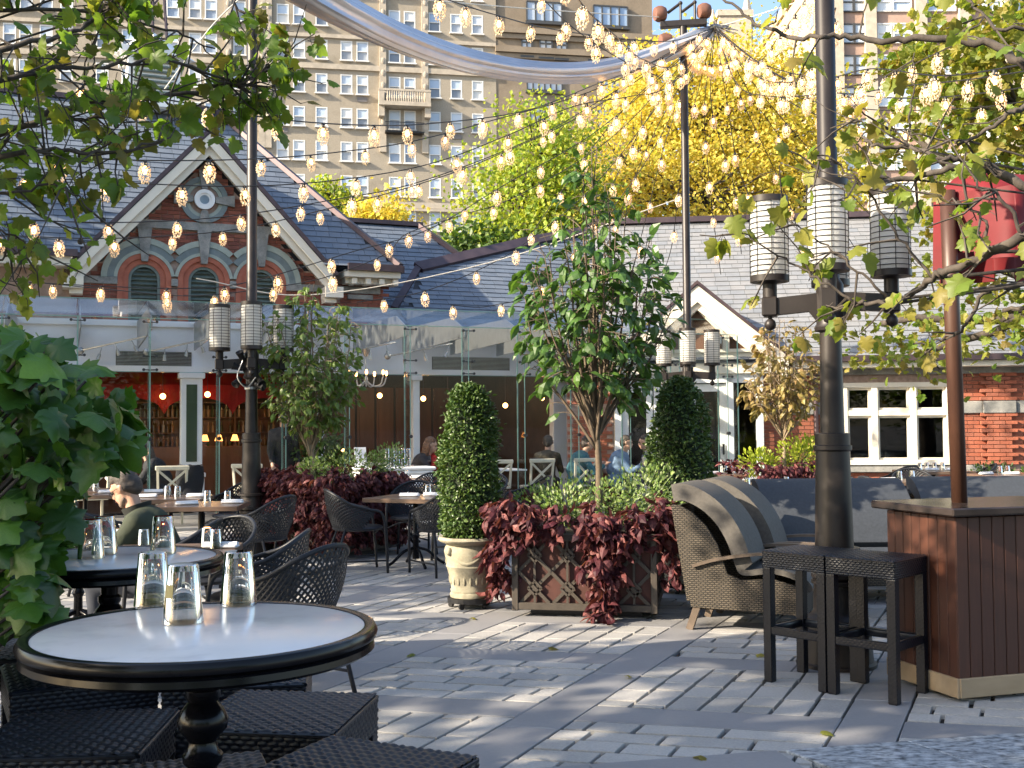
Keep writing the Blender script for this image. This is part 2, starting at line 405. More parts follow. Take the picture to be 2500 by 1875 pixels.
for i in range(-12, 9):
    bp0 = i * PP
    q = -5.0
    while q < 14:                                   # long bands
        ln = rng.uniform(.95, 1.35); paver(slb, bp0, bp0 + PW, q, q + ln, .006, .35); q += ln
    for j in range(-4, 10):
        q0 = j * QP; p0 = bp0 + PW; p1 = bp0 + PP; q1 = q0 + QP - QW
        p = p0                                       # cross band
        while p < p1 - .05:
            ln = min(rng.uniform(.8, 1.3), p1 - p)
            if p1 - p - ln < .3: ln = p1 - p
            paver(slb, p, p + ln, q1, q1 + QW, .006, .35); p += ln
        if (i + j) % 2 == 0:
            n = 7; wd = (p1 - p0) / n
            for k in range(n):
                q = q0 - (rng.random() * .3 if k % 2 else rng.random() * .1)
                while q < q1 - .03:
                    ln = rng.choice((.2, .26, .3, .36, .42)); a, b_ = max(q, q0), min(q + ln, q1)
                    if q1 - b_ < .09: b_ = q1
                    if b_ - a > .05: paver(pav, p0 + k * wd, p0 + (k + 1) * wd, a, b_, .022, 1)
                    q = b_ if b_ == q1 else q + ln
        else:
            n = 6; wd = (q1 - q0) / n
            for k in range(n):
                p = p0 - rng.random() * .3
                while p < p1 - .03:
                    ln = rng.choice((.24, .3, .36, .42)); a, b_ = max(p, p0), min(p + ln, p1)
                    if p1 - b_ < .09: b_ = p1
                    if b_ - a > .05: paver(pav, a, b_, q0 + k * wd, q0 + (k + 1) * wd, .022, 1)
                    p = b_ if b_ == p1 else p + ln
pieces(paving, 'paver', SLAB, m_paver, pav, 300, 'far_pavers', bake=True)
pieces(paving, 'stone_slab', SLAB, m_slab, slb, 120, 'far_slabs', bake=True)
# smooth border slabs and the speckled granite in the lower right corner
nrm = Vector((Ld.y, -Ld.x, 0))
brd = []
for k in range(-9, 4):
    c = Lp + Ld * (k * .9 - .28) + nrm * .36; brd.append(boxm((c.x, c.y, -.018), Ld * .895, nrm * .71, (0, 0, .05)))
    c = Lp + Ld * (k * .9 - .6) + nrm * 1.16; brd.append(boxm((c.x, c.y, -.022), Ld * .895, nrm * .86, (0, 0, .05)))
pieces(paving, 'border_slab', SLAB, m_slab, [b_ for b_ in brd if b_.to_translation().x < 1.0], 300)
gr = []
for k in range(5):
    for r in range(3):
        c = Lp + Ld * (1.16 + k * .62 + .31 + r * .13) + nrm * (.03 + r * .5 + .25); gr.append(boxm((c.x, c.y, -.012), Ld * .615, nrm * .495 + Ld * .13, (0, 0, .05)))
pieces(paving, 'granite_slab', SLAB, m_granite, gr, 300, bake=True)

# ================================================================== restaurant: shared materials
m_brick = mat('red_brick', [(.20, .065, .045), (.27, .085, .055), (.33, .115, .075), (.16, .055, .042), (.29, .10, .07)], .85, rnd=.8, coords='World', noise=(7, .3), noise2=(60, .2), bump=(90, .4, .004))
m_brick2 = mat('orange_brick', [(.30, .09, .05), (.37, .115, .065), (.34, .12, .075), (.25, .075, .045)], .85, rnd=.8, coords='World', noise=(7, .22), bump=(90, .4, .004))
m_bmortar = mat('brick_mortar', [(.34, .24, .20), (.42, .31, .26)], .95, noise=(12, .3))
m_slate = mat('blue_slate', [(.11, .135, .175), (.135, .16, .20), (.15, .175, .215), (.12, .15, .195), (.165, .185, .22)], .5, rnd=.8, coords='World', noise=(4, .25), noise2=(40, .15), bump=(70, .25, .004))
m_slate2 = mat('grey_slate', [(.185, .20, .22), (.215, .225, .24), (.24, .24, .245), (.20, .21, .225), (.225, .225, .225)], .55, rnd=.85, coords='World', noise=(4, .25), noise2=(40, .15), bump=(70, .25, .004))
m_under = mat('slate_underlay', (.04, .045, .055), .9)
m_copper = mat('brown_copper', [(.07, .05, .06), (.10, .07, .075)], .45, noise=(3, .3), metal=.5)
m_cream = mat('cream_paint', [(.70, .65, .55), (.76, .71, .61)], .55, noise=(1.3, .10), noise2=(30, .05))
m_white = mat('white_paint', [(.80, .81, .82), (.84, .84, .84)], .5, noise=(1.5, .06))
m_stone = mat('grey_stone', [(.19, .195, .19), (.26, .26, .25), (.31, .30, .28)], .85, noise=(5, .35), noise2=(40, .2), bump=(60, .4, .006))
m_hood = mat('green_grey_stone', [(.30, .35, .31), (.38, .42, .38)], .8, noise=(4, .2), noise2=(40, .12))
m_hood2 = mat('blue_grey_stone', [(.15, .19, .20), (.20, .24, .25)], .8, noise=(4, .2), noise2=(40, .12))
m_terra = mat('red_terracotta', [(.36, .105, .065), (.42, .14, .085)], .75, noise=(5, .25), noise2=(50, .12))
m_louvre = mat('louvre_green', [(.10, .14, .13), (.15, .19, .175)], .5, noise=(6, .2))
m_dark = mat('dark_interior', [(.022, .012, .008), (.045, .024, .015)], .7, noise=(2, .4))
m_woodpanel = mat('interior_wood', [(.09, .04, .02), (.15, .07, .035)], .5, noise=(3, .4), stretch=(1, 1, .15))
m_steel = mat('brushed_steel', (.33, .34, .35), .35, metal=.8, noise=(8, .2))
m_pane = glassmat('pavilion_glass', (.985, .992, .99), .004, power=1.32, wob=(.5, .06))
m_edge = mat('green_glass_edge', (.30, .50, .46), .15, trans=.4)
m_winpane = glassmat('window_glass', (.80, .83, .83), .01, power=1.4, wob=(.6, .08))

def slates(parent, org, xd, up, poly, m, pm, wd=.27, ex=.165, name='slate', limit=300, rest='far_slates'):
    nrm_ = xd.cross(up).normalized()
    if nrm_.z < 0: nrm_ = -nrm_
    xs = [p[0] for p in poly]; ys = [p[1] for p in poly]; L_ = []
    r = 0; y = min(ys) + ex * .4
    while y < max(ys) + ex * .3:
        x = min(xs) + (wd / 2 if r % 2 else 0) + rng.uniform(-.03, .03)
        while x < max(xs):
            ww = wd * rng.uniform(.8, 1.2)
            if inside((x + ww / 2, y), poly):
                tilt = nrm_ * .016
                c = org + xd * (x + ww / 2) + up * y + nrm_ * (.016 + rng.uniform(0, .004))
                yv = up * (ex * 1.12) - tilt; L_.append(boxm(c, xd * (ww - .006), yv, xd.cross(yv).normalized() * .009))
            x += ww
        y += ex; r += 1
    return pieces(parent, name, CUBE, m, L_, limit, rest, pm)
def bar(mb, a, b_, wx, wz, upv=Vector((0, 0, 1))):
    a = Vector(a); b_ = Vector(b_); d = (b_ - a); ln = d.length; d.normalize(); z = (upv - d * upv.dot(d)).normalized(); x = d.cross(z)
    c = (a + b_) / 2; M_ = Matrix((x, d, z)).transposed(); return mb.box(c, (wx, ln, wz), M_)
def arc(mb, cx, cz, r0, r1, a0, a1, y0, y1, seg=20):
    P = []
    for k in range(seg + 1):
        a = a0 + (a1 - a0) * k / seg; c, s_ = math.cos(a), math.sin(a)
        P.append([Vector((cx + r * c, y, cz + r * s_)) for r, y in ((r0, y0), (r1, y0), (r1, y1), (r0, y1))])
    mb.sheet(P, closed=True); n = len(P)
    mb.add(P[0], [(0, 1, 2, 3)]); mb.add(P[-1], [(3, 2, 1, 0)])

GAL = R(22); GN = Vector((math.sin(GAL), -math.cos(GAL), 0)); GX = Vector((math.cos(GAL), math.sin(GAL), 0)); GP = Vector((-7.1, 15.3, 0))
WALL = GP - GN * 4.0
MH = Matrix.Translation(WALL) @ Matrix.Rotation(GAL, 4, 'Z'); MHI = MH.inverted()
def hl(u, v, p, n):                                  # pixel -> point on a plane given in house coordinates
    return MHI @ hit(u, v, MH @ Vector(p), MH.to_3x3() @ Vector(n))

# ================================================================== gabled brick house
house = thing('gabled_house', 'red brick gabled house with blue slate roof, three arched louvres and round window', 'building', WALL, GAL)
AX, AZ, FZ, FL, FR = 3.22, 6.45, 3.9, .93, 5.51          # inner gable outline (brick)
wb = MB()
gpoly = [(-3.2, 3.3), (6.55, 3.3), (6.55, 4.35), (5.15, 4.35), (AX, AZ), (1.3, 4.35), (-3.2, 4.35)]
ZB = 4.485
wb.prism([Vector((x, .02, z)) for x, z in ((AX - (AZ - ZB) / (AZ - 4.35) * 1.93, ZB), (AX + (AZ - ZB) / (AZ - 4.35) * 1.93, ZB), (AX, AZ))], (0, .3, 0))
for x0, x1 in ((-3.2, 1.855), (2.405, 2.895), (3.445, 3.935), (4.485, 6.55)): wb.box(((x0 + x1) / 2, .17, (3.3 + ZB) / 2), (x1 - x0, .3, ZB - 3.3))
gw = wb.build('gable_wall', m_bmortar, house)
ARC = [2.13, 3.17, 4.21]; ACZ = 4.2; OPR = .275
bpoly = [(.95, 3.35), (5.52, 3.35), (5.52, 4.05), (5.2, 4.35), (AX, AZ - .02), (1.25, 4.35), (.95, 4.05)]
RC = (3.17, 5.71)
Ms = []; r = 0; z = 3.4
while z < AZ:
    x = .9 + (.11 if r % 2 else 0)
    while x < 5.6:
        ln = .205 if rng.random() > .12 else .10
        cx = x + ln / 2
        ok = inside((cx, z), bpoly) and (cx - RC[0]) ** 2 + (z - RC[1]) ** 2 > .36 ** 2 and not (5.13 < z < 5.29)
        for a in ARC:
            if (cx - a) ** 2 + (z - ACZ) ** 2 < .66 ** 2 and z > ACZ - .05: ok = False
            if abs(cx - a) < .44 and z <= ACZ: ok = False
        if ok: Ms.append(boxm((cx, .012 + rng.uniform(-.004, .004), z), (ln, 0, 0), (0, .03, 0), (0, 0, .062)))
        x += ln + .011
    z += .073; r += 1
for z_ in np.arange(3.5, 4.3, .073):                     # right-hand return wall bricks
    x = 5.62 + (.1 if int(z_ * 100) % 2 else 0)
    while x < 6.5: Ms.append(boxm((x + .1, .012, z_), (.205, 0, 0), (0, .03, 0), (0, 0, .062))); x += .216
pieces(gw, 'brick', CUBE, m_brick, Ms, 300, 'joined_bricks', MH)
st = MB(); st.box((3.2, -.01, 5.21), (3.0, .09, .145)); st.build('stone_band', m_stone, gw)
for x0, x1 in ((.98, ARC[0] - .46), (ARC[0] + .46, ARC[1] - .46), (ARC[1] + .46, ARC[2] - .46), (ARC[2] + .46, 5.4), (5.6, 6.5)):
    st = MB(); st.cbox(((x0 + x1) / 2, -.01, 4.155), (x1 - x0, .1, .135), .01); st.build('sill_stone', m_stone, gw)
st = MB(); st.cbox((6.1, -.02, 4.02), (.5, .1, .09), .01); st.build('sill_stone', m_stone, gw)
for i, a in enumerate(ARC):
    def cl(r, side):
        free = (i == 0 and side < 0) or (i == 2 and side > 0)
        return 0.0 if free else math.acos(min(1, .52 / r))
    for r0, r1, y0, m_, nm in ((.64, .745, -.06, m_hood, 'hood_moulding'), (.525, .64, -.045, m_hood2, 'hood_stone'), (.465, .525, -.05, m_hood, 'inner_hood')):
        b_ = MB(); arc(b_, a, ACZ, r0, r1, cl(r1, 1), math.pi - cl(r1, -1), y0, .05); b_.build(nm, m_, gw)
    win = MB()
    arc(win, a, ACZ, .375, .465, 0, math.pi, -.03, .06); arc(win, a, ACZ, OPR, .375, 0, math.pi, .005, .1)
    for s_ in (-1, 1):
        win.box((a + s_ * .42, .005, ACZ - .4), (.09, .07, .8)); win.box((a + s_ * .325, .05, ACZ - .4), (.1, .09, .8))
    win.build('red_arch', m_terra, gw)
    lv = MB(); arc(lv, a, ACZ, OPR - .05, OPR, 0, math.pi, .03, .13)
    for s_ in (-1, 1): lv.box((a + s_ * (OPR - .025), .08, ACZ - .4), (.05, .1, .8))
    arc(lv, a, ACZ, .001, OPR - .045, 0, math.pi, .125, .14); lv.box((a, .132, ACZ - .4), (OPR * 2 - .1, .015, .8))
    lo = lv.build('louvre_frame', m_louvre, gw)
    z = ACZ - .72
    while z < ACZ + OPR - .07:
        hw = OPR - .055 if z < ACZ else math.sqrt(max(.001, (OPR - .055) ** 2 - (z - ACZ) ** 2))
        sl = MB(); sl.box((a, .085, z), (hw * 2, .075, .014), Matrix.Rotation(R(38), 3, 'X')); sl.build('slat', m_louvre, lo); z += .082
    ks = MB(); zt = 5.135 if i != 1 else 5.14
    ks.prism([Vector((a - .055, -.09, 4.52)), Vector((a + .055, -.09, 4.52)), Vector((a + .125, -.09, zt)), Vector((a - .125, -.09, zt))], (0, .16, 0)); ks.build('keystone', m_stone, gw)
rw = MB(); arc(rw, RC[0], RC[1], .335, .43, 0, 2 * math.pi, -.06, .05, 40); rwo = rw.build('round_window', m_hood2, gw)
b_ = MB(); arc(b_, RC[0], RC[1], .27, .335, 0, 2 * math.pi, -.03, .05, 40); b_.build('cream_ring', m_hood, rwo)
b_ = MB(); arc(b_, RC[0], RC[1], .12, .185, 0, 2 * math.pi, -.11, .04, 32); arc(b_, RC[0], RC[1], .085, .12, 0, 2 * math.pi, -.08, .04, 32); b_.build('white_frame', m_white, rwo)
b_ = MB(); b_.lathe([(0, .0), (.2, .0)], 32, (RC[0], -.02, RC[1]), (0, -1, 0)); b_.build('back_plate', m_brick, rwo)
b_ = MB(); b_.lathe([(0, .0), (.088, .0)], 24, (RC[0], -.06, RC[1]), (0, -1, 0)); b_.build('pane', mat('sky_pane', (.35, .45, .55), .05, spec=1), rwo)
for ang in (0, 90, 180, 270):
    b_ = MB(); c, s_ = math.cos(R(ang)), math.sin(R(ang)); t = Vector((-s_, 0, c)); d = Vector((c, 0, s_)); o_ = Vector((RC[0], -.1, RC[1])); r1 = .54 if ang != 270 else .42
    b_.prism([o_ + d * .2 - t * .05, o_ + d * r1 - t * .105, o_ + d * r1 + t * .105, o_ + d * .2 + t * .05], (0, .16, 0)); b_.build('key_block', m_stone, rwo)
# gable roof: two slabs running back into the main slope, bargeboards in front
sl = (AZ - 4.35) / (5.15 - AX); th = math.atan(sl)
apex = Vector((AX, -.42, 6.93)); e0 = .0
for s_ in (-1, 1):
    foot = Vector((AX + s_ * 2.34, -.42, 6.93 - 2.34 * sl))
    up_ = (apex - foot).normalized(); nrm_ = Vector((s_ * math.sin(th), 0, math.cos(th)))
    b_ = MB(); b_.prism([foot, apex, apex - nrm_ * .05, foot - nrm_ * .05], (0, 4.0, 0)); b_.build('gable_roof', m_under, house)
    b_ = MB(); d = Vector((0, -.02, 0))
    b_.prism([foot + d - nrm_ * .055, apex + d - Vector((0, 0, .055 / math.cos(th))), apex + d - Vector((0, 0, .30)), foot + d - Vector((0, 0, .30 - .02))], (0, .05, 0))
    b_.prism([foot + Vector((0, .06, -.16)), apex + Vector((0, .06, -.16)), apex + Vector((0, .06, -.46)), foot + Vector((0, .06, -.46))], (0, .05, 0))
    b_.prism([foot + Vector((0, .11, -.30)), apex + Vector((0, .11, -.30)), apex + Vector((0, .11, -.36)), foot + Vector((0, .11, -.36))], (0, .36, 0))
    b_.build('bargeboard', m_cream, house)
    b_ = MB(); b_.prism([foot + nrm_ * .03 + d * 2, apex + Vector((0, 0, .045)) + d * 2, apex + d * 2 - Vector((0, 0, .06)), foot - nrm_ * .04 + d * 2], (0, .12, 0)); b_.build('roof_edge', m_copper, house)
    kn = MB(); kn.box((foot.x - s_ * .05, -.2, foot.z - .33), (.34, .45, .2)); kn.box((foot.x - s_ * .1, -.15, foot.z - .47), (.22, .34, .1)); kn.build('cornice_return', m_cream, house)
    if s_ > 0:
        slates(house.children[-4], foot + Vector((0, 0, 0)), Vector((0, 1, 0)), up_, [(.02, 0), (3.9, 0), (3.9, (apex - foot).length), (.02, (apex - foot).length)], m_slate, MH, limit=0, rest='gable_slates')
# main hipped slope
import itertools
ez, ey = 4.52, -.45
def mainslope():
    corner = hl(978, 655, (0, ey, 0), (0, 1, 0)); best = None
    for thd in np.arange(36, 64, .25):
        t = math.tan(R(thd))
        for r_ in np.arange(2.0, 6.0, .05):
            p = MH @ Vector((corner.x - r_, ey + r_, corner.z + r_ * t)); q = proj(p)
            e = abs(q[0] - 528) + abs(q[1] - 276)
            if best is None or e < best[0]: best = (e, thd, r_)
    return corner, best
MC, (_, MTH, MR) = mainslope()
upm = Vector((0, math.cos(R(MTH)), math.sin(R(MTH)))); LS = MR / math.cos(R(MTH))
org = Vector((-4.5, ey, MC.z)); XW = MC.x + 4.5
nz_ = (6.86 - MC.z) / math.sin(R(MTH)); gh = (6.86 - MC.z) / sl
mpoly = [(0, 0), (AX - gh - org.x, 0), (AX - org.x, nz_), (AX + gh - org.x, 0), (XW, 0), (XW - MR, LS), (0, LS)]
b_ = MB(); b_.add([org + Vector((x, 0, 0)) + upm * y for x, y in mpoly] + [Vector((MC.x, ey + 2 * MR, MC.z))], [(0, 1, 2, 6), (2, 5, 6), (2, 3, 4, 5), (4, 7, 5)])
b_.box((org.x + XW / 2, ey + MR + .6, MC.z - .06), (XW, MR * 2 - 1.0, .08))
mr = b_.build('main_roof', m_under, house)
slates(mr, org, Vector((1, 0, 0)), upm, mpoly, m_slate, MH)
topc = Vector((MC.x - MR, ey + MR, MC.z + MR * math.tan(R(MTH))))
b_ = MB(); bar(b_, MC + Vector((0, 0, .05)), topc + Vector((0, 0, .06)), .16, .09); b_.build('hip_cap', m_copper, house)
b_ = MB(); bar(b_, topc + Vector((.1, 0, .05)), Vector((-4.5, topc.y, topc.z + .05)), .2, .1); b_.build('ridge_cap', m_copper, house)
b_ = MB(); b_.box((org.x + (1.0 - org.x) / 2 + .0, ey - .06, MC.z - .02), (1.0 - org.x, .12, .12)); b_.build('gutter', m_copper, house)
b_ = MB(); b_.box(((5.75 + MC.x) / 2, ey - .05, MC.z - .02), (MC.x - 5.75, .12, .13)); b_.box((MC.x + .02, ey + 1.5, MC.z - .02), (.12, 3, .13)); b_.build('gutter', m_copper, house)
b_ = MB(); b_.box(((5.7 + MC.x) / 2, ey + .24, MC.z - .14), (MC.x - 5.7, .5, .12)); b_.box(((5.7 + MC.x) / 2, ey + .32, MC.z - .25), (MC.x - 5.8, .3, .12)); b_.build('eave_cornice', m_cream, house)
for k in range(4):
    b_ = MB(); b_.cbox((5.9 + k * .27, ey + .2, MC.z - .27), (.11, .32, .13), .015); b_.build('eave_bracket', m_cream, house)
b_ = MB(); b_.box((-1.6, ey + .2, MC.z - .16), (5, .45, .16)); b_.build('eave_cornice', m_cream, house)
# louvred cupola on the ridge
cu = hl(372, 250, (0, topc.y, 0), (0, 1, 0)); cz = topc.z - .15
b_ = MB(); b_.box((cu.x, cu.y, cz + .55), (1.0, 1.0, 1.1)); b_.box((cu.x, cu.y, cz + 1.13), (1.28, 1.28, .12)); b_.box((cu.x, cu.y, cz + .12), (1.15, 1.15, .2))
b_.lathe([(.86, 0), (.05, .5)], 4, (cu.x, cu.y, cz + 1.19)); cup = b_.build('cupola', m_white, house)
for k in range(7):
    b_ = MB(); b_.box((cu.x, cu.y - .53, cz + .32 + k * .105), (.8, .07, .02), Matrix.Rotation(R(40), 3, 'X')); b_.build('slat', m_louvre, cup)
for k in range(3):
    b_ = MB(); b_.tube([(cu.x - .3 + k * .3, cu.y, cz + 1.3), (cu.x - .2 + k * .2, cu.y, cz + 2.8)], .03); b_.tube([(cu.x - .3 + k * .3, cu.y, cz + 1.9), (cu.x + .1 - k * .1, cu.y, cz + 2.4)], .02); b_.build('mast_strut', m_copper, cup)
# lower hip roof behind
ry = topc.y + 1.2
P1 = hl(850, 545, (0, ry, 0), (0, 1, 0)); P2 = hl(1022, 552, (0, ry, 0), (0, 1, 0)); P1.z = P2.z = (P1.z + P2.z) / 2
dn = 3.6; P3 = Vector((P2.x + 2.4, ry - 2.6, P2.z - dn * .72)); P4 = Vector((P1.x - 1, ry - 2.6, P2.z - dn * .72))
b_ = MB(); b_.add([P4, P3, P2, Vector((P4.x, P1.y, P1.z)), Vector((P3.x, ry + 2.6, P3.z)), Vector((P4.x, ry + 2.6, P4.z))], [(0, 1, 2, 3), (1, 4, 2), (4, 5, 3, 2)])
br = b_.build('rear_roof', m_under, house)
up2 = (Vector((0, 2.6, dn * .72))).normalized(); l2 = Vector((0, 2.6, dn * .72)).length
slates(br, P4, Vector((1, 0, 0)), up2, [(0, 0), (P3.x - P4.x, 0), (P2.x - P4.x, l2), (0, l2)], m_slate, MH, limit=0, rest='rear_slates')
b_ = MB(); bar(b_, P2 + Vector((0, 0, .05)), P3 + Vector((0, 0, .05)), .2, .1); bar(b_, Vector((P4.x, ry, P2.z + .05)), P2 + Vector((.08, 0, .05)), .22, .1); b_.build('hip_cap', m_copper, house)
# long hall roof between the house and the right wing
cth = 40; cn = Vector((0, -math.sin(R(cth)), math.cos(R(cth)))); cp0 = Vector((0, -.3, 3.42)); upc = Vector((0, math.cos(R(cth)), math.sin(R(cth))))
def c2(u, v): p = hl(u, v, cp0, cn) - cp0; return (p.x, p.dot(upc))
qb, qc, qd = c2(1021, 660), c2(1312, 592), c2(1562, 548)
ql = c2(962, 760)
cpoly = [(ql[0], -.1), (13.0, -.1), (13.0, qd[1]), qd, qc, qb]
b_ = MB(); b_.add([cp0 + Vector((x, 0, 0)) + upc * y for x, y in cpoly] + [cp0 + Vector((x, 0, -.06)) + upc * y for x, y in cpoly], [tuple(range(6)), tuple(range(11, 5, -1))] + [(i, i + 6, (i + 1) % 6 + 6, (i + 1) % 6) for i in range(6)])
hr = b_.build('hall_roof', m_under, house)
slates(hr, cp0, Vector((1, 0, 0)), upc, cpoly, m_slate, MH, limit=300)
b_ = MB(); w3 = lambda q, dz=.06: cp0 + Vector((q[0], 0, dz)) + upc * q[1]
bar(b_, w3(ql), w3(qb), .14, .07, cn); bar(b_, w3(qb), w3(qc), .3, .09, cn); bar(b_, w3(qc), w3(qd), .3, .09, cn); b_.build('hip_cap', m_copper, house)
# white fascia and openings at terrace level
fa = MB(); fa.box((3.8, .06, 3.0), (13.8, .2, .9)); fa.box((3.8, -.08, 2.58), (13.8, .1, .1)); fa.box((3.8, -.05, 3.38), (13.8, .1, .08)); fa.build('white_fascia', m_white, house)
for x0, x1 in ((1.65, 2.95), (7.55, 9.2)):
    vt = MB(); vt.box(((x0 + x1) / 2, -.05, 2.76), (x1 - x0, .02, .26)); vo = vt.build('vent_grille', m_dark, house)
    for k in range(10):
        sb = MB(); sb.box(((x0 + x1) / 2, -.07, 2.645 + k * .0255), (x1 - x0 - .02, .02, .008)); sb.build('slat', m_steel, vo)
def pil(x, wd, panel=False):
    p = MB(); p.cbox((x, -.02, 1.27), (wd, .22, 2.54), .01); p.cbox((x, -.04, .3), (wd + .07, .28, .6), .01); p.cbox((x, -.04, .66), (wd + .11, .32, .08), .01); p.cbox((x, -.04, 2.46), (wd + .08, .28, .1), .01)
    o = p.build('white_pilaster', m_white, house)
    if panel: q = MB(); q.box((x, -.135, 1.6), (wd * .5, .012, 1.4)); q.build('pane', mat('mirror_panel', (.06, .09, .06), .06, spec=1), o)
pil(2.95, .38, True); pil(7.2, .14); pil(10.3, .32); pil(-.4, .3); pil(5.3, .2)
# interior: floor, walls, ceiling
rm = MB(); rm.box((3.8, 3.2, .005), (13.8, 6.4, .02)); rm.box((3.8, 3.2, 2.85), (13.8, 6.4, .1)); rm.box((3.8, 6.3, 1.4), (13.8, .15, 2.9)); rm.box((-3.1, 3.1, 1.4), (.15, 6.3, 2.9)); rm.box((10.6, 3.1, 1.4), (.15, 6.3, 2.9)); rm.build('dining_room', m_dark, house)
for k in range(9):
    q_ = MB(); q_.box((6.3 + k * .5, 6.19, 1.35), (.44, .06, 2.3)); q_.box((6.3 + k * .5, 6.15, 2.3), (.36, .04, .3)); q_.box((6.3 + k * .5, 6.15, 1.2), (.34, .04, 1.5)); q_.build('wall_panel', mat('interior_wood_red', [(.10, .035, .018), (.17, .065, .03)], .45, noise=(3, .4), stretch=(1, 1, .15)), house)
wn = MB(); wn.box((3.4, 5.9, 1.0), (4.4, .3, 1.9)); wn.box((4.0, 4.6, .55), (5.2, .6, 1.1)); wn.build('bar_counter', m_woodpanel, house)
# red scalloped valance, back-bar shelves, bottles and lamps inside
m_redcloth = mat('red_cloth', [(.34, .012, .012), (.48, .02, .018)], .7, noise=(3, .3), trans=.25)
va = MB(); rowz = []
grid = []
for i in range(61):
    x = -.9 + i * .1; t = (x % 1.3) / 1.3; lo = 1.78 + .32 * math.sqrt(max(0, 1 - (2 * t - 1) ** 2))
    grid.append([Vector((x, 1.9, 2.75)), Vector((x, 1.55, 2.35)), Vector((x, 1.5, lo))])
va.slab(grid, .015)
tag(va.build('red_valance', m_redcloth, None), 'long red scalloped cloth valance hanging inside over the bar', 'valance').matrix_world = MH
m_bottle = mat('bottle_glass', [(.25, .10, .03), (.05, .09, .04), (.35, .2, .08), (.4, .4, .38)], .12, rnd=1.0)
shelf = thing('back_bar_shelves', 'dark wooden back bar shelves lined with bottles inside the restaurant', 'shelves', MH @ Vector((3.4, 5.6, 0)), GAL)
b_ = MB()
for z in (1.05, 1.4, 1.75, 2.1): b_.box((0, 0, z), (4.4, .26, .03))
for x in (-2.2, -1.1, 0, 1.1, 2.2): b_.box((x, .02, 1.6), (.05, .28, 1.3))
b_.build('rack', m_woodpanel, shelf)
bp_ = [(.03, 0), (.032, .16), (.014, .2), (.012, .27), (0, .27)]
bb = MB(); bb.lathe(bp_, 8); bm_ = []
for z in (1.065, 1.415, 1.765):
    x = -2.1
    while x < 2.1:
        if rng.random() < .85: bm_.append(Matrix.Translation((x, -.03 + rng.uniform(-.04, .04), z)) @ Matrix.Scale(rng.uniform(.8, 1.1), 4))
        x += .1
pieces(shelf, 'bottle', (bb.v, bb.f), m_bottle, bm_, 300, pm=Matrix.Translation(shelf.location) @ Matrix.Rotation(GAL, 4, 'Z'))
m_bulb = glow('warm_lamp', (1.0, .45, .13), 7)
m_shade = mat('amber_shade', (.8, .42, .12), .5, trans=.5, emit=((1, .45, .12), 2.5))
def pendant(x, y, z, label, r=.055):
    p = thing('pendant_lamp', label, 'lamp', MH @ Vector((x, y, z)), GAL, 'lit lamps inside the restaurant')
    a = MB(); a.ball((0, 0, 0), r, 12, 8); a.build('globe', m_bulb, p); a = MB(); a.tube([(0, 0, r), (0, 0, 2.8 - z)], .006, 5); a.build('cord', m_copper, p); return p
pens = [(2.55, 1.2, 2.12, 'glowing globe lamp left of the white panelled pilaster inside'), (3.38, 1.2, 2.16, 'glowing globe lamp right of the white panelled pilaster inside'), (1.9, 3.4, 1.72, 'small glowing lamp low over the bar at the left'),
        (6.9, 1.5, 2.16, 'glowing globe lamp behind glass over the glass rack'), (7.85, 1.5, 2.1, 'glowing globe lamp behind the left topiary top'), (9.6, 1.2, 1.95, 'glowing globe lamp left of the broad white pilaster inside'),
        (8.9, 3.0, 1.7, 'small amber lamp deep inside right of the topiary'), (10.2, .6, 2.1, 'glowing globe lamp right of the broad white pilaster inside'), (6.6, 3.5, .98, 'tiny glowing lamp low behind the glass rack')]
for a in pens: pendant(*a)
for k, (x, y, z, nm) in enumerate(((3.7, 4.45, 1.28, 'first'), (4.0, 4.45, 1.28, 'second'), (4.35, 4.45, 1.28, 'third'))):
    t_ = thing('table_lamp', nm + ' small amber table lamp on the bar, counting from the pilaster', 'lamp', MH @ Vector((x, y, 1.1)), GAL, 'table lamps on the bar')
    a = MB(); a.lathe([(.09, .12), (.045, .26)], 12); a.build('lamp_shade', m_shade, t_); a = MB(); a.lathe([(.05, 0), (.05, .02), (.012, .03), (.012, .15), (0, .15)], 10); a.build('lamp_base', m_copper, t_)
for x in (3.6, 8.3):  # fill lights added to warm the room, with no lamp body of their own
    pl = bpy.data.lights.new('room_fill_light', 'POINT'); pl.energy = 24 if x < 5 else 18; pl.color = (1, .55, .22); pl.shadow_soft_size = .2
    po = bpy.data.objects.new('room_fill_light', pl); C.objects.link(po); po.location = MH @ Vector((x, 2.6, 2.2))

# ================================================================== glass pavilion in front of the house
pavn = thing('glass_pavilion', 'frameless glass pavilion with glass fins and steel brackets along the restaurant front', 'pavilion', GP, GAL)
BAY = .985; NB = 13
def pane(x0, x1, z0, z1, y=0.0, th=.012, nm='glass_pane', m_=None):
    p = MB(); p.box(((x0 + x1) / 2, y, (z0 + z1) / 2), (x1 - x0, th, z1 - z0)); return p.build(nm, m_ or m_pane, pavn)
for k in range(-1, 12):
    x0, x1 = k * BAY + .006, (k + 1) * BAY - .006
    for z0, z1 in ((.04, 2.325), (2.335, 3.11)): pane(x0, x1, z0, z1)
    rp = MB(); rp.prism([Vector((x0, .0, 3.12)), Vector((x1, .0, 3.12)), Vector((x1, .78, 3.45)), Vector((x0, .78, 3.45))], (0, 0, .012)); rp.build('eave_pane', m_pane, pavn)
    rp = MB(); rp.prism([Vector((x0, .80, 3.455)), Vector((x1, .80, 3.455)), Vector((x1, 3.85, 3.50)), Vector((x0, 3.85, 3.50))], (0, 0, .014)); rp.build('roof_pane', m_pane, pavn)
